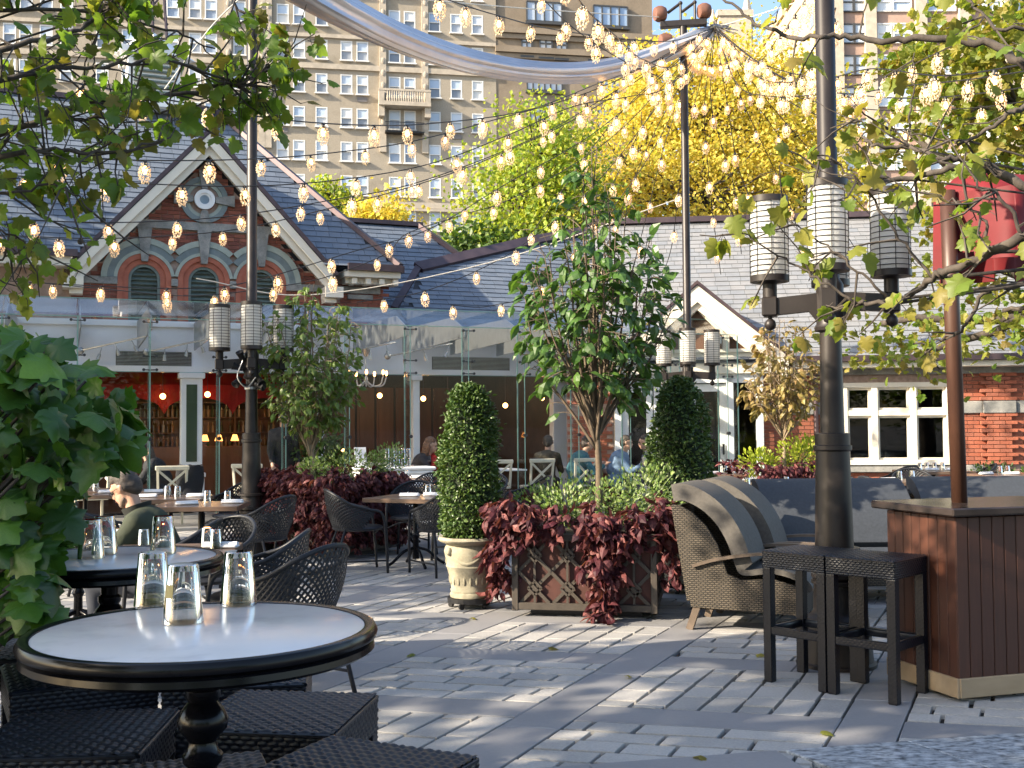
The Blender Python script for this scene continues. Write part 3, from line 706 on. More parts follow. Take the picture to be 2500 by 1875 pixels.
for k in range(-1, 13):
    x = k * BAY
    f = MB(); f.box((x, .16, 1.6), (.019, .28, 3.05)); fo = f.build('glass_fin', m_pane, pavn)
    f = MB(); f.box((x, .306, 1.6), (.02, .008, 3.05)); f.box((x, -.009, 1.58), (.014, .004, 3.06)); f.build('fin_edge', m_edge, fo)
    bl = MB(); bl.prism([Vector((x + .03, .25, 3.10)), Vector((x + .03, .9, 3.36)), Vector((x + .03, 3.9, 3.42)), Vector((x + .03, 3.9, 2.92)), Vector((x + .03, .25, 2.98))], (.02, 0, 0)); bl.build('steel_bracket', m_steel, pavn)
    for z in (3.06, 2.56, 2.36, 1.35, .45):
        sf = MB()
        for s_ in (-1, 1):
            if z > 2: sf.lathe([(.022, 0), (.022, .02), (.012, .05), (0, .05)], 8, (x + s_ * .09, -.035, z), (0, 1, 0)); sf.tube([(x + s_ * .09, .02, z), (x, .06, z)], .01, 5)
        if z <= 2: sf.lathe([(.03, -.03), (.03, .03)], 8, (x, -.02, z), (0, 1, 0))
        sf.build('spider_fitting', mat('dark_steel', (.06, .06, .065), .3, metal=.8), pavn)
b_ = MB(); b_.box((5.4, 0, .02), (13.2, .08, .035)); b_.build('base_rail', m_steel, pavn)
b_ = MB(); b_.box((5.4, .02, 2.33), (13.2, .008, .008)); b_.box((5.4, .79, 3.465), (13.2, .02, .012)); b_.box((5.4, -.004, 3.115), (13.2, .012, .012)); b_.build('joint_line', m_edge, pavn)
xr = 12.04
b_ = MB(); b_.box((xr, .62, 1.56), (.012, 1.2, 3.1)); b_.build('end_pane', m_pane, pavn)
b_ = MB(); b_.box((xr, -.0, 1.56), (.016, .016, 3.1)); b_.build('end_edge', m_edge, pavn)
# track spots on a rail under the brackets
for k in (1, 2, 5, 6):
    x = k * BAY + .5
    t_ = thing('track_spotlights', ['', 'chrome spotlights on a rail behind the left lamp post', 'chrome spotlights on a rail near the left tree top', '', '', 'chrome spotlights on a rail left of the first topiary', 'chrome spotlights on a rail above the first topiary'][k], 'spotlights', GP + GX * x - GN * 1.0, GAL, 'track spotlights in the glass pavilion')
    a = MB(); a.tube([(-.45, .5, 2.72), (.45, -.3, 2.9)], .012, 6); a.ball((-.45, .5, 2.72), .06, 10, 6); a.build('rail', m_steel, t_)
    for q in (-.2, .1, .35):
        a = MB(); yy = .1 - q * .9; zz = 2.81 + q * .19; a.lathe([(.03, 0), (.022, .09), (.01, .1), (.004, .2)], 8, (q, yy, zz - .2), (rng.uniform(-.5, .5), 0, 1)); a.build('spot', m_steel, t_)
# chandelier
ch = thing('chandelier', 'glass chandelier with small candle bulbs behind the glass above the topiary', 'chandelier', GP + GX * 5.55 - GN * 1.4, GAL)
a = MB(); a.tube([(0, 0, 3.2), (0, 0, 2.35)], .008, 6); a.ball((0, 0, 2.3), (.04, .04, .07)); a.lathe([(.01, 2.75), (.09, 2.82), (.02, 2.7)], 10); a.build('stem', m_steel, ch)
for k in range(7):
    an = 2 * math.pi * k / 7; c, s_ = math.cos(an), math.sin(an)
    a = MB(); a.tube(smoothpath([(0, 0, 2.3), (.14 * c, .14 * s_, 2.2), (.3 * c, .3 * s_, 2.22), (.36 * c, .36 * s_, 2.36)], 5), .012, 6); ar = a.build('arm', mat('clear_arm', (.6, .6, .6), .1, trans=.5), ch)
    a = MB(); a.ball((.36 * c, .36 * s_, 2.42), (.022, .022, .045), 8, 6); a.build('bulb', m_bulb, ar)

# ================================================================== right wing: brick wall, triple window, door gable, grey slate roof
WAL = R(-7); W0 = Vector((6, 20.5, 0)); WN = Vector((math.sin(WAL), -math.cos(WAL), 0)); MW = Matrix.Translation(W0) @ Matrix.Rotation(WAL, 4, 'Z'); MWI = MW.inverted()
def wl(u, v, y=0.0): return MWI @ hit(u, v, MW @ Vector((0, y, 0)), MW.to_3x3() @ Vector((0, 1, 0)))
wing = thing('brick_wing', 'single-storey orange brick wing with triple window, white door gable and grey slate roof', 'building', W0, WAL)
WX0, WX1 = .12, 2.07; WZ0, WZ1 = .74, 2.26
wb = MB()
for x0, x1, z0, z1 in ((-1.32, WX0, 0, 2.66), (WX1, 6.5, 0, 2.66), (WX0, WX1, 0, WZ0), (WX0, WX1, WZ1, 2.66), (-5.0, -4.1, 0, 2.66)): wb.box(((x0 + x1) / 2, .17, (z0 + z1) / 2), (x1 - x0, .3, z1 - z0))
ww = wb.build('brick_wall', m_bmortar, wing)
Ms = []; z = .05; r = 0
while z < 2.42:
    x = -4.98 + (.11 if r % 2 else 0)
    while x < 6.4:
        ln = .205; cx = x + ln / 2
        if not (-4.2 < cx < -1.36) and not (WX0 - .1 < cx < WX1 + .1 and z > .58) and not (1.67 < z < 1.91 and (cx > WX1 or cx < WX0)) and not (.6 < z < .74):
            proud = -.05 if 2.62 < cx < 3.2 else 0
            Ms.append(boxm((cx, .012 + proud + rng.uniform(-.003, .003), z), (ln, 0, 0), (0, .03 - proud, 0), (0, 0, .062)))
        x += ln + .011
    z += .073; r += 1
pieces(ww, 'brick', CUBE, m_brick2, Ms, 300, 'joined_bricks', MW)
for x0, x1 in ((-1.3, -.6), (-.59, WX0 - .12), (WX1 + .12, 2.62), (3.21, 4.2), (4.21, 6.4)):
    b_ = MB(); b_.cbox(((x0 + x1) / 2, .0, 1.79), (x1 - x0, .1, .225), .012); b_.build('band_stone', m_stone, ww)
b_ = MB(); b_.cbox((2.91, -.05, 1.79), (.58, .1, .225), .012); b_.build('band_stone', m_stone, ww)
b_ = MB(); b_.cbox((1.1, -.02, .67), (3.0, .14, .13), .012); b_.build('sill_stone', m_stone, ww)
b_ = MB(); b_.box((2.5, -.02, 2.48), (7.6, .1, .14)); b_.build('lintel_stone', m_stone, ww)
b_ = MB(); b_.tube([(-.35, -.06, 0), (-.35, -.06, 2.6)], .045, 10); b_.build('drain_pipe', m_copper, wing)
b_ = MB(); b_.tube([(3.62, -.08, 0), (3.62, -.08, 2.7)], .06, 10); b_.lathe([(.075, 1.33), (.075, 1.37)], 10, (3.62, -.08, 0)); b_.build('drain_pipe', m_copper, wing)
# window unit
fr = MB(); fy = -.02
fr.box(((WX0 + WX1) / 2, fy, WZ1 - .045), (WX1 - WX0 + .16, .16, .09)); fr.box(((WX0 + WX1) / 2, fy, WZ0 + .05), (WX1 - WX0 + .2, .2, .09))
mul = [WX0 + .04, .70, 1.39, WX1 - .04]
for x in mul: fr.box((x, fy, (WZ0 + WZ1) / 2), (.11, .15, WZ1 - WZ0 - .18))
for a, b2 in zip(mul, mul[1:]): fr.box(((a + b2) / 2, fy, 1.70), (b2 - a - .11, .13, .10))
wo = fr.build('triple_window', m_cream, wing)
for a, b2 in zip(mul, mul[1:]):
    for z0, z1 in ((.83, 1.65), (1.75, 2.17)):
        s = MB(); xa, xb = a + .055, b2 - .055
        for x in (xa + .022, xb - .022): s.box((x, .0, (z0 + z1) / 2), (.044, .07, z1 - z0))
        for z in (z0 + .022, z1 - .022): s.box(((xa + xb) / 2, .0, z), (xb - xa - .088, .07, .044))
        s.build('sash', m_cream, wo)
        s = MB(); s.box(((xa + xb) / 2, .012, (z0 + z1) / 2), (xb - xa - .08, .008, z1 - z0 - .08)); s.build('pane', m_winpane, wo)
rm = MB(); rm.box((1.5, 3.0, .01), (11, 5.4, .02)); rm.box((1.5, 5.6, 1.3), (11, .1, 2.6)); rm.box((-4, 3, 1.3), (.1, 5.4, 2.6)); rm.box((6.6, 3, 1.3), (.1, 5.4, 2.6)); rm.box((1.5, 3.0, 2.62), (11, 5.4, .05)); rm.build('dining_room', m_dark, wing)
# roof
rz = wl(2000, 534, 3.6).z; ez2 = 2.70; upw = Vector((0, 4.05, rz - ez2)); lw = upw.length; upw.normalize(); eo = Vector((-4.7, -.45, ez2))
rpoly = [(0, 0), (11.7, 0), (11.7, lw), (0, lw)]
b_ = MB(); b_.prism([eo, eo + Vector((11.7, 0, 0)), eo + Vector((11.7, 0, 0)) + upw * lw, eo + upw * lw], (0, 0, -.06))
b_.prism([eo + Vector((0, 8.1, 0)), eo + upw * lw, eo + Vector((11.7, 0, 0)) + upw * lw, eo + Vector((11.7, 8.1, 0))], (0, 0, -.06))
wr = b_.build('slate_roof', m_under, wing)
slates(wr, eo, Vector((1, 0, 0)), upw, rpoly, m_slate2, MW, wd=.26, ex=.17)
b_ = MB(); bar(b_, eo + upw * lw + Vector((-.1, 0, .05)), eo + upw * lw + Vector((11.8, 0, .05)), .34, .12); b_.build('ridge_cap', m_copper, wing)
b_ = MB(); b_.box((3.0, -.5, 2.69), (7.6, .12, .11)); b_.build('gutter', m_copper, wing)
b_ = MB(); b_.box((3.0, -.43, 2.58), (7.6, .06, .10)); b_.box((3.0, -.2, 2.55), (7.6, .4, .05)); b_.build('eave_board', m_cream, wing)
# door gable
gx, gy = -2.52, -.55
ga = wl(1702, 690, gy); gz = ga.z; gx = ga.x; hw = 1.62; ghs = 1.36
th = math.atan(ghs / hw); apex = Vector((gx, gy, gz))
dg_ = MB()
for s_ in (-1, 1):
    foot = apex + Vector((s_ * hw, 0, -ghs)); nrm_ = Vector((s_ * math.sin(th), 0, math.cos(th))); up_ = (apex - foot).normalized()
    b_ = MB(); b_.prism([foot, apex, apex - nrm_ * .05, foot - nrm_ * .05], (0, 2.6, 0)); dr = b_.build('gable_roof', m_under, wing)
    slates(dr, foot, Vector((0, 1, 0)), up_, [(.02, 0), (2.5, 0), (2.5, (apex - foot).length - .05), (.02, (apex - foot).length - .05)], m_slate, MW, limit=0, rest='gable_slates')
    b_ = MB(); b_.prism([foot + Vector((0, -.02, -.03)), apex + Vector((0, -.02, -.05)), apex + Vector((0, -.02, -.36)), foot + Vector((0, -.02, -.33))], (0, .06, 0))
    b_.prism([foot + Vector((0, .04, -.25)), apex + Vector((0, .04, -.25)), apex + Vector((0, .04, -.5)), foot + Vector((0, .04, -.5))], (0, .05, 0)); b_.build('bargeboard', m_cream, wing)
    b_ = MB(); b_.prism([foot + Vector((0, -.05, .03)), apex + Vector((0, -.05, .04)), apex + Vector((0, -.05, -.03)), foot + Vector((0, -.05, -.03))], (0, .1, 0)); b_.build('roof_edge', m_copper, wing)
zb = 2.45
b_ = MB(); b_.prism([Vector((gx - 1.35, -.3, zb)), Vector((gx + 1.35, -.3, zb)), Vector((gx + 1.35, -.3, gz - 1.3)), Vector((gx, -.3, gz - .25)), Vector((gx - 1.35, -.3, gz - 1.3))], (0, .25, 0)); b_.build('gable_infill', m_woodpanel, wing)
b_ = MB()
for s_ in (-1, 1): b_.box((gx + s_ * .52, -.36, 2.95), (.12, .1, .95))
bar(b_, (gx - .52, -.36, gz - .95), (gx, -.36, gz - .42), .1, .12); bar(b_, (gx + .52, -.36, gz - .95), (gx, -.36, gz - .42), .1, .12); b_.box((gx, -.36, zb + .22), (2.8, .12, .45)); b_.box((gx, -.4, zb + .42), (2.9, .16, .06)); b_.box((gx, -.4, zb + .03), (2.9, .16, .07)); b_.build('gable_frame', m_cream, wing)
de = MB()
for x in (-4.0, -2.72, -1.94, -1.40): de.cbox((x, -.3, 1.22), (.13, .2, 2.44), .01)
de.box((-2.7, -.3, 2.36), (2.7, .2, .16)); de.box((-1.67, -.3, .38), (.42, .12, .7)); de.build('door_frame', m_white, wing)
def door(x0, x1, nm='glazed_door'):
    d = MB(); c = (x0 + x1) / 2; wd = x1 - x0
    for x in (x0 + .06, x1 - .06): d.cbox((x, -.3, 1.14), (.12, .06, 2.24), .006)
    d.box((c, -.3, 2.19), (wd - .24, .06, .14)); d.box((c, -.3, .30), (wd - .24, .05, .56)); d.cbox((c, -.33, .58), (wd - .2, .03, .05), .005)
    o = d.build(nm, m_white, wing); q = MB(); q.box((c, -.295, 1.36), (wd - .24, .01, 1.54)); q.build('pane', m_winpane, o)
    q = MB(); q.cbox((x1 - .06, -.35, 1.05), (.035, .04, .2), .008); q.build('handle', mat('black_metal', (.015, .015, .016), .35, metal=.3), o); return o
door(-2.65, -2.01); door(-3.93, -3.36); door(-3.34, -2.79)
q = MB(); q.box((-1.67, -.28, 1.5), (.4, .01, 1.5)); q.build('sidelight_pane', m_winpane, wing)
# ================================================================== apartment blocks behind
m_tan = mat('tan_brick', [(.285, .245, .185), (.345, .30, .235), (.315, .27, .21)], .9, noise=(.6, .22), noise2=(9, .28), coords='Object')
m_tan2 = mat('dull_tan_brick', [(.22, .175, .125), (.26, .21, .155)], .9, noise=(.5, .2), noise2=(8, .22))
m_lime = mat('limestone_trim', [(.40, .35, .28), (.47, .41, .33)], .85, noise=(2, .2))
m_wframe = mat('white_sash', (.72, .72, .70), .5)
m_dframe = mat('dark_sash', (.06, .06, .06), .4)
m_upane = mat('upper_pane', [(.30, .42, .60), (.70, .72, .72), (.38, .50, .66), (.72, .72, .70), (.55, .62, .70)], .12, rnd=1.0, spec=.8)  # bluish stops put the sky's reflection into the pane colour
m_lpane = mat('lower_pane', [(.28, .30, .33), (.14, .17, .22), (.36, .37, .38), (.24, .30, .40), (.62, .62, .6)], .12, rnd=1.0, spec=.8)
m_iron = mat('black_iron', (.02, .02, .022), .4, metal=.4)
FAL = R(10); FP = at(1217, 1040, 95); FP.z = 0; MF = Matrix.Translation(FP) @ Matrix.Rotation(FAL, 4, 'Z'); MFI = MF.inverted()
def fl(u, v): return MFI @ hit(u, v, FP, MF.to_3x3() @ Vector((0, 1, 0)))
apt = thing('apartment_block', 'tall tan brick apartment block with rows of white sash windows behind the restaurant', 'building', FP, FAL)
zr = fl(850, 394).z; zp = (fl(850, 100).z - fl(850, 428).z) / 4; WH = fl(850, 346).z - zr
cols = [fl(u, 370).x for u in (-60, 20, 60, 110, 160, 248, 311, 348, 420, 475, 514, 584, 690, 730, 785, 846, 885, 964, 1001, 1062, 1115, 1167)]
WW = 1.0
rows = [zr + k * zp for k in range(-5, 7)]
wb = MB(); ztop = rows[-1] + WH + 1.5; edges = [fl(-140, 370).x] + sum([[c - WW / 2, c + WW / 2] for c in cols], []) + [0.0]
for k in range(0, len(edges), 2): wb.box(((edges[k] + edges[k + 1]) / 2, .5, ztop / 2), (edges[k + 1] - edges[k], 1.0, ztop))
for c in cols:
    zs = [0] + sum([[z, z + WH] for z in rows], []) + [ztop]
    for k in range(0, len(zs), 2): wb.box((c, .5, (zs[k] + zs[k + 1]) / 2), (WW, .99, zs[k + 1] - zs[k]))
wb.box((edges[0] / 2, 4, ztop / 2), (-edges[0], 5.9, ztop)); wb.build('brick_wall', m_tan, apt)
# one window, copied
fm = MB(); t = .09
for s_ in (-1, 1): fm.box((s_ * (WW / 2 - t / 2), .06, WH / 2), (t, .14, WH))
for z in (t / 2, WH * .5, WH - t / 2): fm.box((0, .06, z), (WW - 2 * t, .12, t * (1 if z != WH * .5 else .7)))
fm.box((0, -.1, -.05), (WW + .16, .3, .1)); me_f = fm.mesh('window', m_wframe)
pm_ = MB(); pm_.box((0, .08, WH * .74), (WW - 2 * t, .02, WH * .46)); me_u = pm_.mesh('upper_pane', m_upane)
pm_ = MB(); pm_.box((0, .12, WH * .26), (WW - 2 * t, .02, WH * .46)); me_l = pm_.mesh('lower_pane', m_lpane)
acm = MB(); acm.box((0, -.02, -.42), (WW * .85, .1, .42))
me_ac = acm.mesh('wall_unit', mat('grey_grille', (.16, .15, .15), .6))
for c in cols:
    for z in rows[2:]:
        o = link('window', me_f, apt, (c, .0, z)); link('upper_pane', me_u, o); link('lower_pane', me_l, o)
        if rng.random() < .12: link('wall_unit', me_ac, o)
for z, hgt, d in ((rows[4] - .75, .5, .25), (rows[4] - 1.15, .22, .35), (rows[7] + WH + .6, .45, .18), (rows[9] - .9, .3, .2), (rows[2] - .8, .4, .2)):
    b_ = MB(); b_.box((edges[0] / 2, -d / 2, z), (-edges[0] - .1, d, hgt)); b_.build('stone_band', m_lime, apt)
for ux in (935, 1038, 640, 655, 556):
    x = fl(ux, 370).x; b_ = MB(); b_.box((x, -.12, (rows[6] + rows[11]) / 2), (.55, .24, rows[11] - rows[6] + 4)); so = b_.build('stone_strip', m_lime, apt)
    for k in range(14):
        q = MB(); q.ball((x, -.26, rows[6] + .6 + k * 1.05), (.16, .05, .28), 8, 6); q.build('carved_boss', m_lime, so)
xa, xb = fl(930, 250).x, fl(1042, 250).x
zc = fl(985, 262).z
b_ = MB(); b_.box(((xa + xb) / 2, -.6, zc), (xb - xa + .5, 1.2, .35)); b_.box(((xa + xb) / 2, -1.1, zc + 1.15), (xb - xa + .5, .2, .18))
for x in (xa, xb): b_.box((x, -.5, zc - .6), (.5, .9, .9)); b_.box((x, -.6, zc + .65), (.45, 1.15, 1.1))
bo = b_.build('stone_balcony', m_lime, apt)
for k in range(16): q = MB(); q.lathe([(.08, 0), (.12, .3), (.06, .6), (.1, .95)], 8, (xa + .5 + k * (xb - xa - 1) / 15, -1.1, zc + .15)); q.build('baluster', m_lime, bo)
zi = fl(985, 328).z
b_ = MB(); b_.box(((xa + xb) / 2, -.45, zi), (xb - xa - .6, .9, .1)); b_.box(((xa + xb) / 2, -.9, zi + .8), (xb - xa - .6, .05, .05))
for k in range(30): b_.box((xa + .35 + k * (xb - xa - .7) / 29, -.9, zi + .4), (.03, .03, .8))
b_.build('iron_balcony', m_iron, apt)
# darker neighbouring block
apt2 = thing('neighbour_block', 'darker tan apartment block with wide steel windows and corbelled cornices, right of the taller one', 'building', FP, FAL)
xe = fl(1594, 30).x; zt2 = fl(1590, -80).z
b_ = MB(); b_.box((xe / 2, 4.2, zt2 / 2), (xe - .02, 8, zt2)); zs_ = fl(1594, 85).z; b_.box((xe / 2 + .3, 4.15, zs_ / 2), (xe + .7, 8.2, zs_)); b_.build('brick_wall', m_tan2, apt2)
for v in (84, 131): z = fl(1400, v).z; b_ = MB(); b_.box((xe / 2 + .35, -.15, z), (xe + .9, .5, .5)); b_.box((xe / 2 + .35, -.05, z - .5), (xe + .8, .3, .4)); b_.build('cornice', m_tan2, apt2)
for (u0, v0, u1, v1, nx, nz_) in ((1286, 8, 1371, 50, 4, 1), (1449, 18, 1532, 61, 4, 1), (1274, 89, 1298, 133, 2, 3), (1318, 92, 1347, 137, 2, 3), (1358, 95, 1383, 140, 2, 3), (1438, 100, 1462, 143, 2, 3), (1518, 108, 1542, 152, 2, 3), (1287, 190, 1372, 219, 6, 1), (1295, 257, 1366, 300, 6, 2), (1460, 268, 1530, 310, 6, 2), (1460, 200, 1540, 230, 6, 1), (1288, 345, 1366, 385, 6, 2)):
    p0 = fl(u0, v1); p1 = fl(u1, v0); wd = p1.x - p0.x; hg = p1.z - p0.z
    b_ = MB(); c = Vector(((p0.x + p1.x) / 2, .03, (p0.z + p1.z) / 2))
    for k in range(nx + 1): b_.box((p0.x + wd * k / nx, .02, c.z), (.12, .24, hg))
    for k in range(nz_ + 1): b_.box((c.x, .02, p0.z + hg * k / nz_), (wd, .22, .12))
    b_.box((c.x, -.05, p0.z - .2), (wd + .3, .35, .18))
    o = b_.build('wide_window', m_dframe, apt2); q = MB(); q.box((c.x, .05, c.z), (wd, .1, hg)); q.build('pane', m_upane, o)
# right-hand block: sunlit flank, pink brick front with stone bays
m_pink = mat('pink_brick', [(.33, .225, .18), (.38, .265, .215)], .9, noise=(.6, .2), noise2=(9, .2))
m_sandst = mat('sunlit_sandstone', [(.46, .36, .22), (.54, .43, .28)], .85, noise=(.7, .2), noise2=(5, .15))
blk = thing('corner_block', 'pink brick and stone apartment block with a sunlit golden flank behind the yellow tree', 'building', (28, 97, 0))
b_ = MB(); b_.box((15.1, 20, 21), (29.6, 40, 42)); b_.build('brick_wall', m_pink, blk)
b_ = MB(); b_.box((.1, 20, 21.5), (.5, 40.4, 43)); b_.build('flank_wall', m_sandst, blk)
for k in range(10):
    b_ = MB(); b_.box((.05, 2.5 + k * 4, 43.3), (.9, 3.0, .8)); b_.build('parapet_block', m_sandst, blk)
for yy in range(9):
    for zz in range(12):
        o = MB(); o.box((-.16, 3 + yy * 4.2, 2.5 + zz * 3.3), (.1, 1.2, 1.7)); o.build('flank_window', m_lpane, blk)
for x in (1.0, 4.1, 8.6, 12.5, 16.5, 20.5): b_ = MB(); b_.box((x, -.25, 22), (1.0 if x > 1.5 else 1.3, .5, 44)); b_.build('stone_bay', m_lime, blk)
for zz in range(2, 15):
    for x, wd in ((2.1, 1.1), (3.3, 1.1), (5.4, 1.2), (7.0, 1.6), (9.9, 1.4), (11.2, 1.1), (14, 1.4), (15.3, 1.2), (18, 1.4), (19.3, 1.2)):
        o = MB(); z = 1.2 + zz * 2.85
        for s_ in (-1, 1): o.box((x + s_ * wd / 2, -.05, z + .85), (.12, .3, 1.8))
        for q in (0, .85, 1.7): o.box((x, -.05, z + q), (wd, .28, .1))
        w_ = o.build('window', m_wframe if x > 5 else m_dframe, blk); q = MB(); q.box((x, -.03, z + .85), (wd - .1, .1, 1.65)); q.build('pane', m_upane, w_)
twr = thing('stone_towers', 'pale stone tower with pinnacles far beyond the string light hub', 'tower', at(1780, 1040, 190) * 1.0)
twr.location.z = 0
b_ = MB(); b_.box((1.6, 0, 36), (5.5, 5, 72)); b_.box((1.6, 0, 72.5), (6.2, 5.6, 1)); b_.build('shaft', m_lime, twr)
for x, z in ((-4.2, 70), (-1.8, 73), (4.2, 76)): b_ = MB(); b_.lathe([(1.0, 0), (1.0, z - 5), (1.3, z - 5), (1.0, z - 3), (.2, z + 1)], 8, (x, 0, 0)); b_.build('pinnacle', m_lime, twr)

# ================================================================== leaves
def lobed(n=5):
    """lobed plane-tree leaf: base at the origin, tip along +y, slightly cupped"""
    out = [(.0, .03), (.10, -.06), (.25, -.09), (.44, .0), (.38, .10), (.44, .17), (.60, .30), (.50, .36), (.38, .44), (.40, .58), (.36, .68), (.22, .70), (.14, .84), (0, 1.0)]
    pts = [(x, y) for x, y in out] + [(-x, y) for x, y in out[-2:0:-1]]
    v = [(x, y, -.32 * abs(x) - .24 * y * y + .05 + .04 * math.sin(9 * x + 5 * y)) for x, y in pts] + [(0, .35, .09)]
    c = len(v) - 1; return v, [(i, (i + 1) % (len(pts)), c) for i in range(len(pts))]
LOBED = lobed()
OVATE = ([(0, 0, 0), (.27, .28, -.05), (.25, .62, -.12), (0, 1, -.36), (-.25, .62, -.12), (-.27, .28, -.05), (0, .33, .05), (0, .66, -.05)], [(0, 1, 6), (1, 2, 7, 6), (2, 3, 7), (0, 6, 5), (6, 7, 4, 5), (7, 3, 4)])
CHIP = ([(0, 0, 0), (.45, .5, .1), (0, 1, -.05), (-.45, .5, .1)], [(0, 1, 2), (0, 2, 3)])
TINY = ([(0, 0, 0), (.3, .55, .06), (0, 1, -.05), (-.3, .55, .06)], [(0, 1, 2), (0, 2, 3)])
def leafm(p, direction, size, r, droop=0.0, upbias=.6):
    """matrix for a leaf at p growing along direction"""
    y = Vector(direction) + Vector((0, 0, -droop)); y = y.normalized() if y.length > 1e-6 else Vector((1, 0, 0))
    n = Vector((r.gauss(0, 1), r.gauss(0, 1), r.gauss(0, 1) + upbias * 2)); n = n - y * n.dot(y)
    n = n.normalized() if n.length > 1e-6 else y.orthogonal().normalized(); x = y.cross(n)
    return boxm(p, x * size, y * size, n * size)
def rdir(r):
    a = r.uniform(0, 2 * math.pi); z = r.uniform(-1, 1); q = math.sqrt(1 - z * z); return Vector((q * math.cos(a), q * math.sin(a), z))
m_bark = mat('dark_bark', [(.045, .036, .030), (.085, .07, .058)], .9, noise=(14, .4), bump=(50, .6, .006), stretch=(1, 1, .3))
m_bark2 = mat('pale_bark', [(.20, .15, .10), (.30, .23, .15)], .85, noise=(18, .3), bump=(60, .4, .004), stretch=(1, 1, .3))
m_yellow = mat('yellow_leaf', [(.60, .45, .07), (.68, .54, .10), (.54, .40, .06), (.46, .45, .08), (.64, .48, .09), (.40, .42, .08), (.70, .58, .16)], .6, rnd=.62, noise=(.5, .32), trans=.4)
m_limeleaf = mat('lime_leaf', [(.22, .33, .035), (.30, .40, .045), (.40, .40, .045), (.16, .26, .035), (.34, .42, .05)], .6, rnd=.62, noise=(.6, .32), trans=.38)
m_green = mat('green_leaf', [(.055, .11, .02), (.08, .15, .025), (.05, .09, .02), (.11, .16, .03)], .5, rnd=1.0, trans=.3)
m_plane = mat('plane_leaf', [(.075, .15, .022), (.13, .23, .03), (.20, .31, .04), (.10, .15, .028), (.28, .28, .04), (.15, .25, .035), (.085, .11, .025), (.22, .18, .04)], .45, rnd=1.0, trans=.52, noise=(30, .2))
m_fall = mat('turning_leaf', [(.17, .19, .03), (.26, .27, .045), (.13, .20, .03), (.34, .31, .06), (.20, .15, .035), (.15, .25, .035), (.30, .29, .06)], .5, rnd=1.0, trans=.5, noise=(30, .2))
def limbs(mb, p0, p1, r0, r1, r, wob=.12, n=6, seg=7):
    p0 = Vector(p0); p1 = Vector(p1); L_ = (p1 - p0).length; pts = []
    for k in range(n + 1):
        t = k / n; pts.append(p0.lerp(p1, t) + (rdir(r) * wob * L_ * .3 * math.sin(math.pi * t) if 0 < k < n else Vector((0, 0, 0))))
    mb.tube(pts, [r0 + (r1 - r0) * k / n for k in range(n + 1)], seg); return pts
def big_tree(name, label, base, trunk_h, blobs, leaves, size, m, seed, trunk_r=.28, leaf=CHIP, single=0, clump=.55, group=None, keep=None, per=42):
    """blobs: (centre, radii) of the crown; leaves gather in clumps over and inside them"""
    r = random.Random(seed); t = thing(name, label, 'tree', base, 0, group); B = Vector(base)
    tb = MB(); top = Vector((0, 0, trunk_h)); limbs(tb, (0, 0, -.1), top, trunk_r, trunk_r * .65, r, .05, 6, 10); tr = tb.build('trunk', m_bark, t, True)
    lb = MB(); Ms = []
    vol = [b_[1][0] * b_[1][1] * b_[1][2] for b_ in blobs]; sv = sum(vol)
    for (c, rad), v_ in zip(blobs, vol):
        c = Vector(c) - B; n = max(1, int(leaves * v_ / sv)); nc = max(3, n // per)
        limbs(lb, top, c, trunk_r * .5, trunk_r * .2, r, .15)
        for k in range(nc):
            d = rdir(r); f = r.uniform(.45, 1.0) ** .6; cc = c + Vector((d.x * rad[0], d.y * rad[1], d.z * rad[2])) * f
            if r.random() < .3: limbs(lb, c, cc, trunk_r * .16, .012, r, .2, 5, 5)
            cs = clump * r.uniform(.6, 1.3)
            for q in range(per):
                p = cc + Vector((r.gauss(0, cs), r.gauss(0, cs), r.gauss(0, cs * .7)))
                if keep and not keep(p + B): continue
                Ms.append(leafm(p, rdir(r), size * r.uniform(.65, 1.3), r, .3))
    lo = lb.build('limbs', m_bark, t, True); lo['kind'] = 'stuff'
    pieces(t, 'leaf', leaf, m, Ms, single, 'crown', Matrix.Translation(B))
    return t
def P_(u, v, Y): return tuple(at(u, v, Y))
big_tree('yellow_tree', 'large golden yellow autumn tree rising behind the slate roof', (7.2, 38, 0), 6.5,
         [(P_(1700, 330, 38), (3.2, 3, 3.2)), (P_(1560, 420, 37), (2.4, 2.5, 2.6)), (P_(1860, 350, 39), (3.0, 3, 2.8)), (P_(1720, 480, 36), (3.4, 2.5, 2.0)), (P_(1950, 470, 38), (2.6, 2.5, 2.4)), (P_(1620, 240, 39), (2.0, 2, 2.2)), (P_(1800, 210, 39), (2.2, 2, 2.0)), (P_(1480, 520, 37), (1.5, 2, 1.5))],
         44000, .14, m_yellow, 11)
big_tree('lime_tree', 'lime green feathery tree left of the golden tree', (1.2, 33, 0), 5,
         [(P_(1300, 370, 33), (1.5, 1.6, 1.6)), (P_(1260, 480, 33), (1.7, 1.6, 1.6)), (P_(1350, 460, 34), (1.7, 1.6, 2.0)), (P_(1230, 570, 32), (1.6, 1.5, 1.1)), (P_(1390, 560, 33), (1.6, 1.5, 1.4))], 14000, .135, m_limeleaf, 12)
big_tree('small_yellow_tree', 'small yellow tree peeking over the rear slate roof', at(900, 1040, 46) * Vector((1, 1, 0)) if False else (at(900, 1040, 46).x, 46, 0), 7,
         [(P_(945, 520, 46), (1.1, 1, .9)), (P_(890, 545, 46), (.9, 1, .7)), (P_(970, 560, 46), (1.0, 1, .6))], 2200, .2, m_yellow, 13, clump=.35)
big_tree('small_lime_tree', 'small lime green tree just above the main roof hip', (at(800, 1040, 47).x, 47, 0), 8, [(P_(805, 475, 47), (.8, .8, .75)), (P_(850, 520, 47), (.9, .8, .7)), (P_(780, 520, 47), (.6, .6, .6))], 1800, .19, m_limeleaf, 14, clump=.33)
